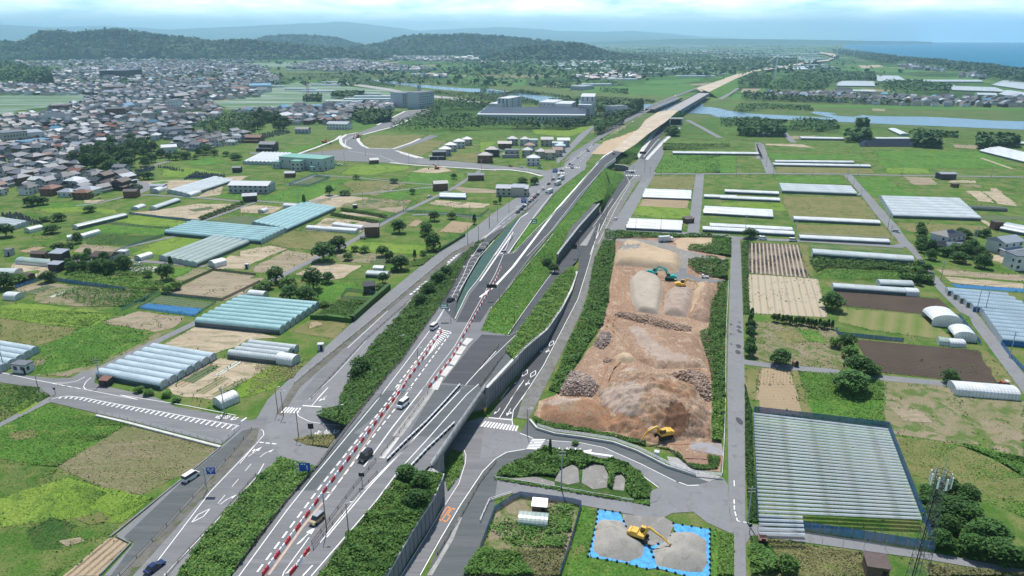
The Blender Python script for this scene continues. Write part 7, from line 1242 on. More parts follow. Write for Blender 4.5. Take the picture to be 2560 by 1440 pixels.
for x,y,L_ in((903,239,60),(945,246,75),(940,253,100),(873,259,75),(1492,214,45),(1640,186,50),(1740,193,60),(1770,188,55),(1556,201,45),(1665,163,60),(1720,160,50),(1700,152,70),(1440,165,40)):p=P(x,y);b.box(-L_/2*(p.y/1100),0,0,L_/2*(p.y/1100),9*p.y/1100,4,Matrix.Translation(p))
stuff(b.build('greenhouses','film_far'),'white plastic roofs scattered over the far plain','greenhouses')
# graveyards
b=MB()
for poly,n in((V('I',1120,460,1300,410,1430,440,1360,470),130),(V('I',1850,350,1960,290,2250,320,2230,345),170),(V('I',1330,270,1560,230,1540,260,1400,300),90),(V('I',0,710,180,700,420,800,300,810,100,750),160),(V('N',180,1110,430,1060,520,1090,250,1150),160),(V('I',1570,235,1700,235,1860,275,1740,268),60)):
 for q in inside_pts(poly,n,1.4,12):h=random.uniform(1.0,2.3);b.box(q[0]-.4,q[1]-.4,0,q[0]+.4,q[1]+.4,h*.4);b.box(q[0]-.22,q[1]-.22,h*.4,q[0]+.22,q[1]+.22,h)
stuff(b.build('gravestones','stone_grave'),'dark gravestones in the village graveyards','gravestones')
e=thing('solar_array','tilted solar array on the right, below the river','solar array',P(*V('Q',1180,1040)[0]))
for i in range(9):
 for j in range(4):x,y=V('Q',1180+48*i+16*j,1036-j*13)[0];p=P(x,y)-e.location;b=LMB();b.mesh([(p.x,p.y,.6),(p.x+9,p.y,.6),(p.x+9,p.y+5,3),(p.x,p.y+5,3)],[(0,1,2,3)]);b.build('solar_panel','solar',e)
# ------------------------------------------------------------ vehicles
def frus(b,x0,x1,w0,z0,x2,x3,w1,z1):
 b.mesh([(x0,-w0,z0),(x1,-w0,z0),(x1,w0,z0),(x0,w0,z0),(x2,-w1,z1),(x3,-w1,z1),(x3,w1,z1),(x2,w1,z1)],[(3,2,1,0),(4,5,6,7),(0,1,5,4),(1,2,6,5),(2,3,7,6),(3,0,4,7)])
CARP={}
def make_car(kind,paint):
 e=thing('parked_car' if kind=='x' else{'truck':'box_truck','pickup':'pickup_truck','van':'van','wagon':'wagon'}.get(kind,'car'),'car',{'truck':'truck','pickup':'truck','van':'van'}.get(kind,'car'))
 L,W,zb,zt={'car':(4.4,1.72,.88,1.45),'van':(4.6,1.75,1.15,1.98),'wagon':(3.8,1.6,1.05,1.78),'truck':(8.6,2.3,1.2,2.5),'pickup':(3.4,1.5,1.0,1.75)}[kind];h=L/2;w=W/2
 b=LMB()
 if kind in('truck','pickup'):
  c0=h-(1.9 if kind=='truck' else 1.15);b.box(-h,-w*.8,.45,h,w*.8,.7);frus(b,c0,h,w,.5,c0+.05,h-.05,w,zb);frus(b,c0+.05,h-.05,w,zb+.001,c0+.15,h-.3,w*.9,zt)
  b.build('cab',paint,e);b=LMB()
  if kind=='truck':b.box(-h,-w*1.02,.95,c0-.12,w*1.02,3.3);b.build('cargo_box','wall_white',e)
  else:b.box(-h,-w,.72,c0-.06,w,.8);b.box(-h,-w,.8,-h+.06,w,1.1);b.box(-h,-w,.8,c0-.06,-w+.05,1.1);b.box(-h,w-.05,.8,c0-.06,w,1.1);b.build('load_bed',paint,e)
  b=LMB();b.mesh([(h-.06,-w*.85,zb+.08),(h-.06,w*.85,zb+.08),(h-.27,w*.8,zt-.08),(h-.27,-w*.8,zt-.08)],[(0,1,2,3)]);b.build('windscreen','glass',e)
 else:
  lo_=[(-h,.35),(-h-.03,.6),(-h+.05,zb)]+([(h*.3,zb),(h*.86,zb-.18)]if kind=='car' else[(h*.62,zb),(h*.93,zb-.16)])+[(h,.6),(h-.03,.32),(h*.55,.2),(-h*.6,.2)]
  b.mesh([(x,-w,z)for x,z in lo_]+[(x,w,z)for x,z in lo_],[tuple(range(len(lo_)))[::-1],tuple(range(len(lo_),2*len(lo_)))]+[(i,(i+1)%len(lo_),len(lo_)+(i+1)%len(lo_),len(lo_)+i)for i in range(len(lo_))]);b.build('body',paint,e)
  x0,x1,x2,x3={'car':(-h*.78,h*.42,-h*.5,h*.08),'van':(-h*.97,h*.8,-h*.9,h*.45),'wagon':(-h*.95,h*.62,-h*.86,h*.3)}[kind]
  b=LMB();frus(b,x0,x1,w*.96,zb+.001,x2,x3,w*.82,zt);b.build('window_band','glass',e);b=LMB();frus(b,x2-.06,x3+.06,w*.85,zt+.001,x2+.05,x3-.05,w*.76,zt+.07);b.build('roof',paint if kind!='wagon' else 'car_silver',e)
 wr=.31 if kind!='truck' else.45;wh=LMB();wh.lathe([(wr,-.1),(wr,.1)],12,Matrix.Rotation(math.pi/2,4,'X'));wm=None
 for x in(-h*.62,h*.62):
  for y in(-w+.02,w-.02):
   if wm is None:wm=wh.build('wheel','rubber',e);o=wm
   else:o=wm.copy();COL.objects.link(o);o.parent=e
   o.location=(x,y,wr)
 for y in(-w*.72,w*.72):
  b=LMB();b.box(h+.001,y-.16,.55,h+.03,y+.16,.72);b.build('headlight','lamp_white',e);b=LMB();b.box(-h-.06,y-.12,.6,-h-.031,y+.12,.82);b.build('tail_lamp','lamp_red',e)
 reg(e);return[e,False]
def car(kind,paint,x,y,az,label,z=0,group='vehicles on the roads'):
 k=(kind,paint)
 if k not in CARP:CARP[k]=make_car(kind,'car_'+paint)
 p=P(x,y,z+.06);rz=math.pi/2-R(az);e,used=CARP[k]
 if not used:CARP[k][1]=True;e.location=p;e.scale=(.88,.88,.88);e.rotation_euler=(0,0,rz);e['label']=label;e['group']=group;return e
 return dup(e,p,rz,label,group)
for a in[('van','white',478,1196,27,'white minivan on the dark service road below the T junction'),('car','navy',388,1422,27,'dark blue saloon at the bottom left on the side road'),('wagon','gold',793,1303,205,'tall gold car with a silver roof beside the red and white barrier',6),('van','black',914,1146,205,'black minivan coming down the expressway',6),('van','white',1008,1014,205,'white one-box van coming down the expressway',6),('van','white',1086,820,22,'white van driving up towards the slip road',6),('car','black',1127,752,28,'black car at the top of the chevron slip road',5.9),('car','navy',1200,628,30,'dark car at the foot of the chevron slip road',1.6),('car','silver',1258,634,205,'silver car on the carriageway just before the merge',5.7),('truck','white',1373,484,210,'large white box truck at the front of the queue side'),('truck','white',1394,463,210,'second box truck, just behind the large white one'),('truck','white',1403,450,210,'third truck nearest the signals'),('car','black',1534,386,210,'dark car on the second overpass',6),('car','white',1539,549,20,'white car on the right-hand frontage road'),('van','white',1568,433,260,'white van turning at the right-hand junction'),('car','black',1579,433,260,'black car behind the turning white van'),('car','silver',2241,581,150,'silver-blue car on the straight lane near the houses'),('van','white',1907,599,95,'left white van parked along the farm road'),('van','white',1982,603,95,'right white van parked along the farm road'),('pickup','white',1895,596,95,'white light truck behind the left parked van'),('pickup','silver',908,597,95,'grey pickup parked by the tall brown barn'),('pickup','white',345,664,80,'white pickup on the lane below the small tunnels'),('car','white',1073,493,30,'white car on the narrow lane by the bluish tunnels'),('pickup','white',2146,490,80,'white light truck at the corner of the four-bay greenhouse'),('truck','white',1664,604,80,'lorry parked in the far gravel yard of the site'),('pickup','white',1762,695,280,'small white truck on the site road')]:car(*a)
Q_=[(375,692,'black'),(410,662,'black'),(435,636,'navy'),(468,612,'white'),(492,588,'black'),(515,571,'silver'),(540,546,'red'),(552,533,'silver'),(572,515,'black'),(625,463,'silver'),(685,408,'black'),(728,363,'navy'),(780,318,'silver')]
L=[car('car',c,*V('K',x,y)[0],210,'')for x,y,c in Q_];ordlab(L,'car in the long queue on the side road, {} from the left')
L=[car('car',c,*V('K',x,y)[0],az,'')for x,y,c,az in((902,208,'black',30),(922,212,'white',30),(905,232,'white',30),(926,246,'silver',30),(820,274,'black',100),(600,245,'silver',100),(425,238,'white',100),(310,228,'red',100))];ordlab(L,'car at or near the signals of the cross street, {} from the left')
L=[car('car',c,*V('K',x,y)[0],212,'')for x,y,c in((970,147,'white'),(1082,78,'black'),(1067,60,'silver'),(1128,12,'white'))]+[car('car',c,*V('O',x,y)[0],212,'')for x,y,c in((1215,1155,'black'),(1412,1065,'white'),(1530,985,'white'),(1597,935,'white'),(1800,790,'black'),(1950,718,'silver'))];ordlab(L,'car on the existing highway towards the river bridge, {} from the left')
L=[car('car',c,*V('O',x,y)[0],10,'')for x,y,c in((160,1255,'white'),(185,1262,'silver'),(205,1270,'white'),(190,1290,'black'),(220,1275,'white'),(235,1250,'silver'))];ordlab(L,'car parked between the estate houses, {} from the left')
L=[car('car',c,*V('J',x,y)[0],80,'')for x,y,c in((910,215,'navy'),(940,205,'white'),(965,210,'silver'),(1000,212,'white'))];ordlab(L,'car parked beside the green-roofed hall, {} from the left')
# ------------------------------------------------------------ diggers
def digger(x,y,az,label,paint='digger_yellow',s=1.0,z=0,reach=(3.4,3.2,6.2,2.6,6.9,.4)):
 e=thing('excavator',label,'excavator',P(x,y,z),math.pi/2-R(az),'excavators');e.scale=(s,s,s)
 for sy in(-1,1):
  b=LMB();o_=[(-1.9,.25),(-1.6,.0),(1.6,0),(1.9,.25),(1.9,.6),(1.6,.85),(-1.6,.85),(-1.9,.6)];y0,y1=sy*1.2-.28,sy*1.2+.28;b.mesh([(a,y0,c)for a,c in o_]+[(a,y1,c)for a,c in o_],[tuple(range(8))[::-1],tuple(range(8,16))]+[(i,(i+1)%8,8+(i+1)%8,8+i)for i in range(8)]);b.build('track','rubber',e)
 b=LMB();b.box(-1.2,-.95,.35,1.2,.95,.8);b.lathe([(.8,.8),(.8,1.05)],12);b.build('undercarriage','black',e)
 b=LMB();frus(b,-2.3,1.3,1.25,1.05,-2.1,1.2,1.2,1.75);frus(b,-2.2,-.3,1.2,1.751,-1.9,-.5,1.05,2.15);b.build('engine_housing',paint,e);b=LMB();frus(b,-2.9,-2.31,1.15,1.1,-2.75,-2.2,1.1,1.9);b.build('counterweight',paint,e)
 b=LMB();frus(b,-.2,1.35,.001+.42,1.76,0,1.15,.40,2.95);c=b.build('cab','glass',e);c.location=(0,.8,0);b=LMB();frus(b,-.05,1.2,.46,2.951,0,1.1,.42,3.05);q=b.build('cab_roof',paint,c)
 a1,h1,a2,h2,a3,h3=reach
 def arm(nm,p,q,w0,w1,m=paint):b=LMB();p,q=Vector(p),Vector(q);b.bar(p,q,w0,4,w1);b.build(nm,m,e)
 arm('boom',(.9,-.1,1.5),(a1*.62,-.1,h1+1.0),.34,.36);arm('boom',(a1*.62,-.1,h1+1.0),(a2*.86,-.1,h2+.9),.34,.22);arm('dipper',(a2*.82,-.1,h2+1.2),(a3,-.1,h3+.8),.26,.16);arm('hydraulic_ram',(.9,-.1,1.2),(a1*.7,-.1,h1+.5),.09,.09,'chrome');arm('hydraulic_ram',(a1,-.1,h1+1.25),(a2*.84,-.1,h2+1.6),.08,.08,'chrome')
 b=LMB();o_=[(0,.8),(.55,.5),(.5,-.1),(.1,-.45),(-.55,-.3),(-.1,0),(-.15,.5)];b.mesh([(a3+a,-.65,h3+c)for a,c in o_]+[(a3+a,.45,h3+c)for a,c in o_],[tuple(range(7))[::-1],tuple(range(7,14))]+[(i,(i+1)%7,7+(i+1)%7,7+i)for i in range(7)]);b.build('bucket','pole_brown',e);return e
digger(1657,1093,250,'yellow excavator digging at the front of the biggest earth heap',s=.95,z=.6,reach=(3.2,2.6,5.6,1.8,6.4,-.2));digger(1599,1346,118,'yellow excavator standing between the two gravel piles',s=.85,z=.3,reach=(3.4,3.0,6,1.6,7.2,.3));digger(1703,718,95,'yellow excavator beside the pinkish trimmed bed',s=1,z=.2,reach=(3.2,2.6,5.6,1.8,6.4,.2));digger(1632,688,110,'left teal excavator at the far end of the site','digger_teal',1.0,.2);digger(1674,699,285,'right teal excavator at the far end of the site, facing the other','digger_teal',1.0,.2)
digger(1092,423,270,'small red digger at the roadworks in the side street','digger_red',.9);digger(812,358,120,'red digger on the unfinished lane by the loop road','digger_red',1.1);digger(896,345,200,'orange digger on the new loop road','digger_red',1.2)
e=thing('tractor','small red tractor with a white canopy at the corner of the ridged field','tractor',P(2510,965),R(100));b=LMB();frus(b,-.2,1.5,.4,.6,-.1,1.4,.35,1.2);b.build('bonnet','digger_red',e);b=LMB();b.box(-1.1,-.55,1.9,.1,.55,2.0);[b.bar((x,y,.7),(x,y,1.9),.04,4)for x in(-1,0)for y in(-.5,.5)];b.build('canopy','roof_white',e)
for x,y,r in((-.7,-.6,.6),(-.7,.6,.6),(1.1,-.5,.35),(1.1,.5,.35)):b=LMB();b.lathe([(r,-.14),(r,.14)],12,Matrix.Translation((x,y,r))@Matrix.Rotation(math.pi/2,4,'X'));b.build('wheel','rubber',e)
# ------------------------------------------------------------ barriers and rails
def repeat(make,wpts,step,fmt,group,alt=1):
 d=0;segs=[(a,c)for a,c in zip(wpts,wpts[1:])];L=sum((c-a).length for a,c in segs);n=int(L/step);rs=resample(wpts,n+1);out=[]
 for i in range(n):
  a,c=rs[i],rs[i+1];m=(a+c)/2;d_=c-a;pr=make[i%alt];rz=math.atan2(d_.y,d_.x)
  if not pr[1]:pr[1]=True;o=pr[0];o.location=m;o.rotation_euler=(0,0,rz);o['group']=group
  else:o=dup(pr[0],m,rz,None,group)
  out.append(o)
 s=sorted(out,key=lambda o:-px(o)[1])
 for i,o in enumerate(s):o['label']=fmt.format(onum(i+1))
def wb(mat,nm):
 e=thing('road_barrier','barrier','barrier');b=LMB();frus(b,-.98,.98,.22,0,-.93,.93,.1,.45);b.box(-.93,-.1,.4501,.93,.1,.8);b.build('barrier_body',mat,e);b=LMB();b.lathe([(.09,.801),(.09,.87)],8);b.build('filler_cap','black',e);reg(e);return[e,False]
bars=[wb('red_plastic','r'),wb('white_plastic','w')]
repeat(bars,W3(V('B',170,1440,340,1212,480,1022,640,802,790,602,920,427,1035,272,1170,100,1240,5)+V('F',1400,1410,1490,1290,1620,1110,1720,960,1815,830),DZ),1.95,'red or white water-filled barrier, {} up the long line on the expressway','red and white barriers',2)
repeat(bars,W3(V('B',370,1440,420,1385,470,1310,525,1235),DZ),1.95,'red or white barrier, {} up the short line on the chevrons','red and white barriers',2);repeat(bars,W3(V('F',2005,880,2150,625,2230,485,2300,370)+V('G',180,350),DZ),1.95,'red or white barrier, {} up the line on the new asphalt','red and white barriers',2);repeat(bars,W3(V('F',1700,1330,1900,1080,2000,910),DZ),1.95,'red or white barrier, {} up the line beside the pale slabs','red and white barriers',2)
e=thing('tube_barrier','barrier','barrier');b=LMB();b.bar((-.8,0,.62),(.8,0,.62),.19,7);b.build('white_tube','white_plastic',e);b=LMB();b.box(-.5,-.2,0,.5,.2,.42);b.build('foot','black',e);reg(e);tb=[[e,False]]
repeat(tb,W3(V('B',1100,582,1250,430,1400,290,1530,150,1650,15),DZ),1.8,'white tube barrier on a black foot, {} up the left row','white tube barriers');repeat(tb,W3(V('B',1248,665,1400,500,1500,405,1610,300),DZ),1.8,'white tube barrier on a black foot, {} up the right row','white tube barriers')
def rail(label,pts,z=0,h=.8,mat='rail_brown',beams=(.45,.75),sp=3.0,name='guard_rail',r=.05):
 w_=W3(pts,z);e=thing(name,label,'guard rail',w_[0],0,'guard rails')
 for hb in beams:
  b=MB();[b.bar(a+Vector((0,0,hb)),c+Vector((0,0,hb)),r,4)for a,c in zip(w_,w_[1:])];b.build('beam',mat,e)
 L=sum((c-a).length for a,c in zip(w_,w_[1:]));n=min(95,max(2,int(L/sp)));pb=LMB();pb.bar((0,0,0),(0,0,h),.07,5);pm=None
 for p in resample(w_,n):
  if pm is None:pm=o=pb.build('post',mat,e)
  else:o=pm.copy();COL.objects.link(o)
  o.parent=e;o.location=p-e.location
MR=X(590,1425,717,1255,787,1175,877,1059,953,962,969,941,1005,902,1044,844,1072,805,1100,765)
rail('dark guard rail along the left edge of the expressway',MR,DZ);rail('guard rail down the outer edge of the chevron slip road',X(1102,762,1114,745,1153,676,1167,651,1197,615),[6,5.8,3.8,2.9,1.1]);rail('brown guard rail between the two carriageways, upper run',V('B',1060,540,1180,390,1300,220,1440,30),DZ);rail('brown guard rail between the two carriageways, lower run',V('B',540,1200,700,985,860,770,1020,575),DZ);rail('second brown guard rail, beside the lower run',V('B',550,1240,700,1050,860,860,1030,670),DZ);rail('guard rail along the right edge of the lower carriageway',V('B',600,1430,700,1300,850,1110,900,1050,1060,860,1190,700),DZ)
rail('steel parapet on the overpass edge above the lower road',V('B',1430,620,1640,310,1840,25),DZ+.3,1.1,'galv',(.4,.7,1.0));rail('railing along the ramp above the retaining wall',V('G',0,1330,60,1250,210,1050),DZ,1,'rail_brown',(.4,.7,1.0));rail('guard rail on the right ramp by the dark new asphalt',V('G',0,1170,60,1100,150,1000),DZ);rail('guard rail of the side road below the embankment',V('A',1250,1440,1400,1270,1600,1060,1740,900,1920,690),0);rail('guard rail of the side road above the junction',V('F',640,1430,830,1225,1150,885,1500,575,1760,335,2080,65),0);rail('low mesh fence between the frontage road and the side road',V('F',490,1290,640,1165,1160,745,1480,475,1900,125,2090,20),0,.9,'galv',(.4,.85),4)
rail('dark fence of the service road beside its median',V('A',900,1440,1130,1200,1540,760,1890,345),0,.9,'rail_brown',(.4,.85),4);rail('railing on the low wall by the hatched road',V('A',730,222,960,272,1660,450,1800,318),.4,1,'galv',(.5,.95),2.5);rail('white slatted fence round the earthworks corner',V('C',430,318,560,358,760,383,1000,422,1180,488,1400,598,1620,672,1815,690),.7,.9,'white_plastic',(.2,.4,.6,.8),2.5);rail('white fence along the farm road beside the site',V('C',1815,690,1830,440)+V('G',2008,1430,2012,900,2036,470),0,1,'white_plastic',(.3,.6,.9),3);rail('blue-green fence at the near edge of the traffic island',V('C',110,708,600,788,1150,882),0,.8,'galv',(.3,.6),2.5);rail('white pipe fence at the top of the farm garden',V('C',0,1040,70,880,240,825),0,.9,'white_plastic',(.4,.8),2)
rail('rail along the outer edge of the lower road bend',V('B',1480,1280,1680,960,1800,740,1920,590),0);rail('rail at the outer edge of the upper slip road',X(1237,636,1300,546,1345,501),[5.6,2.9,1.0]);rail('guard rail on the right edge of the long straight',V('G',100,680,250,510,400,320,590,70),DZ);rail('guard rail on the left edge of the long straight',X(1293,626,1340,578,1415,506,1490,411,1515,390),DZ);rail('rail right of the long straight up to the second overpass',X(1380,581,1450,496,1512,418),DZ,mat='galv');rail('white kerb rail on top of the slope netting',X(1137,800,1169,734,1200,694,1237,638),6,.5,'concrete_pale',(.25,),3,r=.22);rail('green netting rail atop the stone-faced wall',X(1395,637,1407,620,1450,565,1499,510),5.3,1,'fence_teal',(.5,.95),3)
# ------------------------------------------------------------ posts, lamps, signs
def pole(label,x,y,h,z=0,kind='lamp',name=None):
 e=thing(name or('street_lamp' if kind=='lamp' else 'utility_pole'),label,'street lamp' if kind=='lamp' else 'utility pole',P(x,y,z),0,'lamps and poles');b=LMB()
 if kind=='lamp':b.bar((0,0,0),(0,0,h),.11,6,.07);b.build('mast','pole_brown',e);b=LMB();b.bar((0,0,h),(.9,.2,h+.15),.05,4);b.box(.7,.05,h+.1,1.3,.35,h+.22);b.build('lamp_head','galv',e)
 else:b.bar((0,0,0),(0,0,h),.16,7,.11);b.build('mast','wall_grey',e);[(lambda k:(k.bar((-.8,0,zz),(.8,0,zz),.05,4),[k.bar((xx,0,zz),(xx,0,zz+.2),.05,5)for xx in(-.7,0,.7)],k.build('cross_arm','galv',e)))(LMB())for zz in(h-.4,h-1.2)]
 return e
for a in[('lamp mast at the corner left of the junction',747,1093,7.6),('lamp mast against the expressway by the junction',852,1080,7.6),('lamp mast on the median above the junction',695,1032,7.6),('lamp mast between the carriageways near the gold car',817,1328,8.5,6),('lamp mast on the right verge of the lower carriageway',873,1347,8,5.7),('dark lamp mast at the footway by the zebra crossing',1318,1088,7.5),('lamp mast at the frontage road kerb',709,1440-400,7.2),('lamp mast on the grass wedge',1286,806,5.5,5),('pole beside the T road behind the white tunnel hut',562,1032,8,0,'u'),('pole at the corner of the blue greenhouse',253,961,8.5,0,'u'),('thin pole on the left approach road',98,980,5.2),('pole with transformers on the traffic island',1403,1222,10,0,'u'),('leaning pole beside the netted orchard',1868,1308,9,0,'u'),('left strut pole at the left edge',12,925,9,0,'u'),('lamp mast low on the slope under the white van',1046,930,7.5,4),('concrete camera mast on the slope',1003,892,7,3)]:pole(*a)
L=[pole('',*V('K',x,y)[0],h)for x,y,h in((1555,880,8),(1805,880,8),(1265,770,8),(1195,920,9),(980,1060,9),(1140,1020,7),(478,660,9),(1532,300,7),(1700,300,6),(1810,320,8),(290,690,9),(176,775,9),(95,830,7),(805,225,7),(490,280,8),(1645,280,9))];ordlab(L,'slim mast along the far expressway and its frontage, {} from the left')
L=[pole('',*V('L',x,y)[0],9,0,'u')for x,y in((1118,380),(1183,445),(1410,725),(1425,835),(212,735),(628,790),(778,270),(1070,310),(1163,270),(1530,275),(2280,290),(445,268),(387,190),(2150,830),(137,275))];ordlab(L,'utility pole among the right-hand fields, {} from the left')
L=[pole('',*V('J',x,y)[0],9,0,'u')for x,y in((1234,625),(1636,670),(2300,765),(583,605),(2276,990),(2386,1000),(2492,830),(450,110),(826,120),(1256,110),(1690,195),(1982,240),(845,280),(2415,270),(1046,200))];ordlab(L,'utility pole among the left-hand fields, {} from the left')
L=[pole('',*V('H',x,y)[0],9,0,'u')for x,y in((2095,730),(2165,725),(1805,465),(2365,1095),(2060,190))];ordlab(L,'utility pole by the blue-skirted greenhouses and farm lane, {} from the left')
def sign(label,x,y,z,h,w_,hh,mat,marks=(),dx=0,back=None,two=False):
 e=thing('road_sign',label,'road sign',P(x,y,z),0,'road signs');b=LMB();b.bar((0,0,0),(0,0,h+hh*.5),.11,6);b.build('mast','galv',e);b=LMB();[b.bar((0,0,h+q*hh),(dx,0,h+q*hh),.05,4)for q in(-.25,.25)];b.build('bracket','galv',e)
 b=LMB();b.box(dx-w_/2,-.12,h-hh/2,dx+w_/2,-.06,h+hh/2);s_=b.build('panel',mat,e)
 if marks:
  b=LMB()
  for x0,z0,x1,z1 in marks:b.box(dx+x0*w_,-.135,h+z0*hh,dx+x1*w_,-.1201,h+z1*hh)
  b.build('lettering','sign_white',s_)
 return e
AM=[(-.06,-.35,0,.2),(-.3,-.05,.25,.02),(-.36,.15,-.12,.24),(.1,.15,.36,.24),(-.36,.3,-.1,.38),(.12,.3,.3,.38),(-.5,-.5,-.48,.5),(.48,-.5,.5,.5)]
sign('blue direction sign on a mast beside the side road, lower left',518,1227,0,5.3,2.1,1.7,'sign_blue',AM,1.6);sign('blue direction sign on the verge left of the expressway',745,1212,3.2,4.6,2.5,2.1,'sign_blue',[(-.3,.3,-.1,.4),(.0,.3,.1,.4),(.2,-.35,.25,.25),(.15,-.1,.32,-.05),(-.5,-.5,-.47,.5)],1.9);sign('blue direction sign over the traffic queue',1318,524,0,5.4,3.2,2.9,'sign_blue',AM,-2);sign('blue sign nearest the cross street signals',1379,446,0,5.6,3.6,3,'sign_blue',AM,2.4);sign('green sign on the grass wedge before the overpass',1335,566,6,2.6,2.7,2.4,'sign_green',[(-.3,.1,.3,.3),(-.4,-.35,.4,-.1)],.05);sign('green sign reading lines at the gore of the slip road',1127,800,6,5.0,2.6,1.9,'sign_green',[(-.4,.1,.3,.3),(-.4,-.35,.4,-.05)],-2)
sign('black back of a square sign by the junction',779,1090,0,2.9,1.4,1.5,'sign_back',(),.05);sign('black back of a small sign between the carriageways',906,1212,6,2.6,1.2,.9,'sign_back',(),0);sign('dark cantilever board over the barrier line',1249,749,6,5.2,3.6,1.4,'sign_back',(),-2.8);sign('dark board at the zebra gore of the lower road',1444,648,0,6,2.2,2.2,'sign_back',(),-1.6);sign('small round-backed mirror at the left road',139,986,0,1.9,.7,.6,'sign_back',());sign('small mirror at the farm road corner',1873,1335,0,2.2,.7,.7,'sign_back',(),0);sign('wide dark gantry board over the new slip road',1612,400,0,6,5.5,2,'sign_back',(),-2);sign('yellow notice at the foot of the tall retaining wall',1213,1036,0,1.6,.7,.9,'digger_yellow',())
e=thing('control_cabinet','white control cabinet behind the curved fence','cabinet',P(1641,1142),R(-20));b=LMB();b.box(-.5,-.5,0,.5,.5,1.5);b.build('cabinet_body','wall_white',e);b=LMB();b.box(-.6,-.6,1.502,.6,.6,1.6);b.build('cabinet_roof','roof_white',e)
# ------------------------------------------------------------ lattice tower, pylons, turbines, bridges
def h_for(x,y,ytop):
 p=P(x,y);lo_,hi_=0,400
 for _ in range(40):
  m=(lo_+hi_)/2
  if proj(np.array([(p.x,p.y,m)]))[0][1]>ytop:lo_=m
  else:hi_=m
 return lo_
def lattice(b,w0,w1,h0,h1,n,r):
 cs=[(-1,-1),(1,-1),(1,1),(-1,1)];P_=lambda i,t:Vector((cs[i][0]*(w0+(w1-w0)*t),cs[i][1]*(w0+(w1-w0)*t),h0+(h1-h0)*t))
 for i in range(4):
  b.bar(P_(i,0),P_(i,1),r,4)
  for k_ in range(n):j=(i+1)%4;b.bar(P_(i,k_/n),P_(j,(k_+1)/n),r*.6,3);b.bar(P_(j,k_/n),P_(i,(k_+1)/n),r*.6,3);b.bar(P_(i,k_/n),P_(j,k_/n),r*.6,3)
ht=h_for(2278,1500,1200);e=thing('lattice_tower','steel lattice radio tower with a round antenna platform','tower',P(2278,1500));b=LMB();lattice(b,1.35,.55,0,ht,14,.055);b.build('lattice_mast','tower_steel',e)
b=LMB();b.bar((-1.45,-.6,0),(-.75,-.5,ht*.97),.09,5);b.bar((-1.2,-.8,0),(-.6,-.65,ht*.97),.05,4);b.build('cable_run','black',e)
b=LMB();[b.bar((1.45*math.cos(a),1.45*math.sin(a),ht+z),(1.45*math.cos(a+.524),1.45*math.sin(a+.524),ht+z),.05,4)for z in(-1.2,0,.5,1.3)for a in[i*.524 for i in range(12)]];[b.bar((0,0,ht+z),(1.45*math.cos(a),1.45*math.sin(a),ht+z),.04,3)for z in(-1.2,0)for a in[i*.785 for i in range(8)]];[b.bar((1.45*math.cos(a),1.45*math.sin(a),ht-1.2),(1.45*math.cos(a),1.45*math.sin(a),ht+1.3),.035,3)for a in[i*.524 for i in range(12)]];b.build('platform','tower_steel',e)
for i in range(8):a=i*.785;b=LMB();T_=Matrix.Translation((1.6*math.cos(a),1.6*math.sin(a),ht))@Matrix.Rotation(a,4,'Z');b.box(-.08,-.14,-.9,.08,.14,1.2,T_);b.build('panel_antenna','lamp_white',e)
b=LMB();b.bar((.2,0,ht),(.2,0,ht+4.6),.06,5,.03);b.build('lightning_rod','galv',e)
for l_,x,y,yt in(('red and white power pylon standing in the paddies',772,254,205),('power pylon by the far river bend',1262,243,222),('smaller pylon near the factory bank',999,215,200)):hh=h_for(x,y,yt);e=thing('power_pylon',l_,'pylon',P(x,y),.4,'power pylons');b=LMB();lattice(b,hh*.09,hh*.02,0,hh,7,.16);b.build('lattice_mast','pylon',e);[(lambda k:(k.bar((-hh*.14,0,hh*q),(hh*.14,0,hh*q),.2,4),k.build('cross_arm','pylon',e)))(LMB())for q in(.72,.84,.95)]
for n_,(x,y,hy,a0)in enumerate([(1937,199,139,0),(1990,180,134,20),(2024,175,130,62),(2086,163,124,50),(2133,149,121,5),(2103,134,116,40),(2110,130,114,10)]):
 hh=h_for(x,y,hy);e=thing('wind_turbine','white wind turbine near the coast, %s from the left'%onum([1937,1990,2024,2086,2103,2110,2133].index(x)+1),'wind turbine',P(x,y),R(8),'wind turbines');e.scale=(1,1,1);b=LMB();b.bar((0,0,0),(0,0,hh),hh*.03,10,hh*.02);b.build('mast','turbine',e);b=LMB();b.bar((0,-hh*.05,hh+1),(0,hh*.05,hh+1),hh*.025,8);b.build('nacelle','turbine',e)
 for i in range(3):a=R(a0+120*i);d_=Vector((math.sin(a),0,math.cos(a)));b=LMB();b.bar(Vector((0,-hh*.06,hh+1)),Vector((0,-hh*.06,hh+1))+d_*hh*.58,hh*.02,5,hh*.006);b.build('rotor_blade','turbine',e)
def bridge(label,a,c,w_,z,girder,npier,gh_=3.2,deckm='asphalt'):
 A_,C_=P(*a,z),P(*c,z);ax=C_-A_;L=ax.length;e=thing('river_bridge',label,'bridge',Vector((A_.x,A_.y,0)),math.atan2(ax.y,ax.x),'river bridges');b=LMB();b.box(0,-w_/2,z-.4,L,w_/2,z);b.build('deck',deckm,e)
 for s in(-1,1):b=LMB();b.box(0,s*w_/2-.25,z-gh_,L,s*w_/2+.25,z-.405);b.build('girder',girder,e);b=LMB();b.box(0,s*w_/2-.12+s*.3,z-.4,L,s*w_/2+.12+s*.3,z+.9);b.build('parapet','concrete_pale' if girder!='bridge_blue' else girder,e)
 for i in range(npier):x=L*(i+.6)/npier;b=LMB();b.box(x-1,-w_*.35,-1,x+1,w_*.35,z-gh_-.01);b.build('pier','concrete_wall',e)
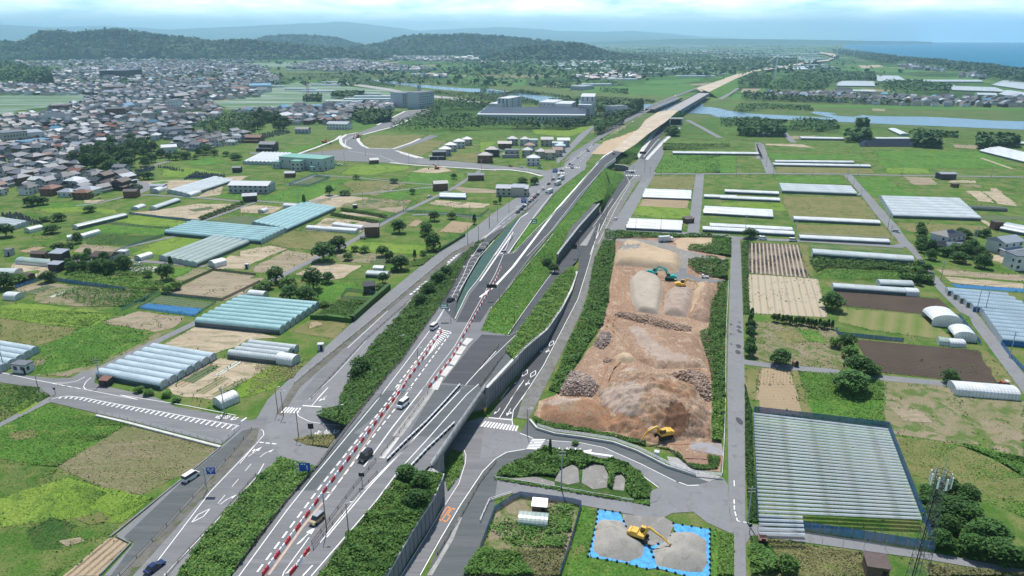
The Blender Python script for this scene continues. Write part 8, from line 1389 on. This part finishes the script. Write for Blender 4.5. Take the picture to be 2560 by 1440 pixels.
bridge('older river bridge on the left with the existing road',V('O',1700,850)[0],V('O',1985,735)[0],12,5,'dark_steel',6,2.6);bridge('new blue-girder river bridge on the right, still unfinished',V('O',1935,862)[0],V('O',2245,690)[0],18,8.5,'bridge_blue',5,4,'concrete')
# portal under the fill, beside the slip road
e=thing('tunnel_portal','square concrete underpass portal in the side of the earth fill','underpass',P(*V('O',1960,1010)[0]));b=LMB();b.box(-8,0,0,-6.5,6,6.5);b.box(6.5,0,0,8,6,6.5);b.box(-8,0,6.5,8,6,7.6);b.build('portal_frame','concrete_new',e);b=LMB();b.box(-6.5,5,0,6.5,5.2,6.5);b.build('shade_panel','black',e)  # black panel across the back stands in for shade inside the underpass
for e,used in list(PROTO.values())+list(CARP.values()):
 if not used:
  for c in KIDS[e.name]:bpy.data.objects.remove(c)
  bpy.data.objects.remove(e)
# ------------------------------------------------------------ rough growth along field edges and over waste ground
ep=[]
for poly in FP:
 for i in range(len(poly)):
  a=np.array(poly[i]);c=np.array(poly[(i+1)%len(poly)]);L_=np.linalg.norm(c-a);m_=(a+c)/2
  if np.linalg.norm(m_)>750:continue
  k=int(L_*1.6);t=rng.random((k,1));q=a+(c-a)*t+rng.normal(size=(k,2))*.45;keep=(np.sin(t[:,0]*L_*.23+i)+rng.random(k)>.25);q=q[keep];ep.append(np.column_stack([q,rng.random(len(q))*.45]))
for poly,n in((X(-60,470,200,520,700,420,1180,450,1180,600,640,1060,100,960,-60,940),22000),(X(1560,460,1700,330,2560,330,2700,1000,2600,1440,1880,1440,1870,620,1530,590),20000),(X(0,330,640,300,1300,330,1280,520,700,420,0,480),7000),(X(1650,290,2560,300,2560,360,1700,400),5000)):
 v,f=tris(poly);a,c_,d=v[f[:,0]],v[f[:,1]],v[f[:,2]];ar=np.linalg.norm(np.cross(c_-a,d-a),axis=1);i=rng.choice(len(f),n*3,p=ar/ar.sum());u=rng.random((n*3,1));w_=rng.random((n*3,1));s_=(u+w_>1);u=np.where(s_,1-u,u);w_=np.where(s_,1-w_,w_);q=(a[i]+(c_[i]-a[i])*u+(d[i]-a[i])*w_)[:,:2]
 q=q[(vnoise(q[:,0],q[:,1],.07,11)+.6*vnoise(q[:,0],q[:,1],.4,12))>.28][:n];ep.append(np.column_stack([q,rng.random(len(q))*.4]))
ep=np.vstack(ep);ep=ep[offroad(ep)];h_=len(ep)//2;rng.shuffle(ep);stuff(leaf_cloud('weeds',ep[:h_],'leaf_mid',(.25,.8)),'weeds along the field edges and over waste ground');stuff(leaf_cloud('weeds',ep[h_:],'leaf_dark',(.25,.7)),'darker weeds along the field edges')
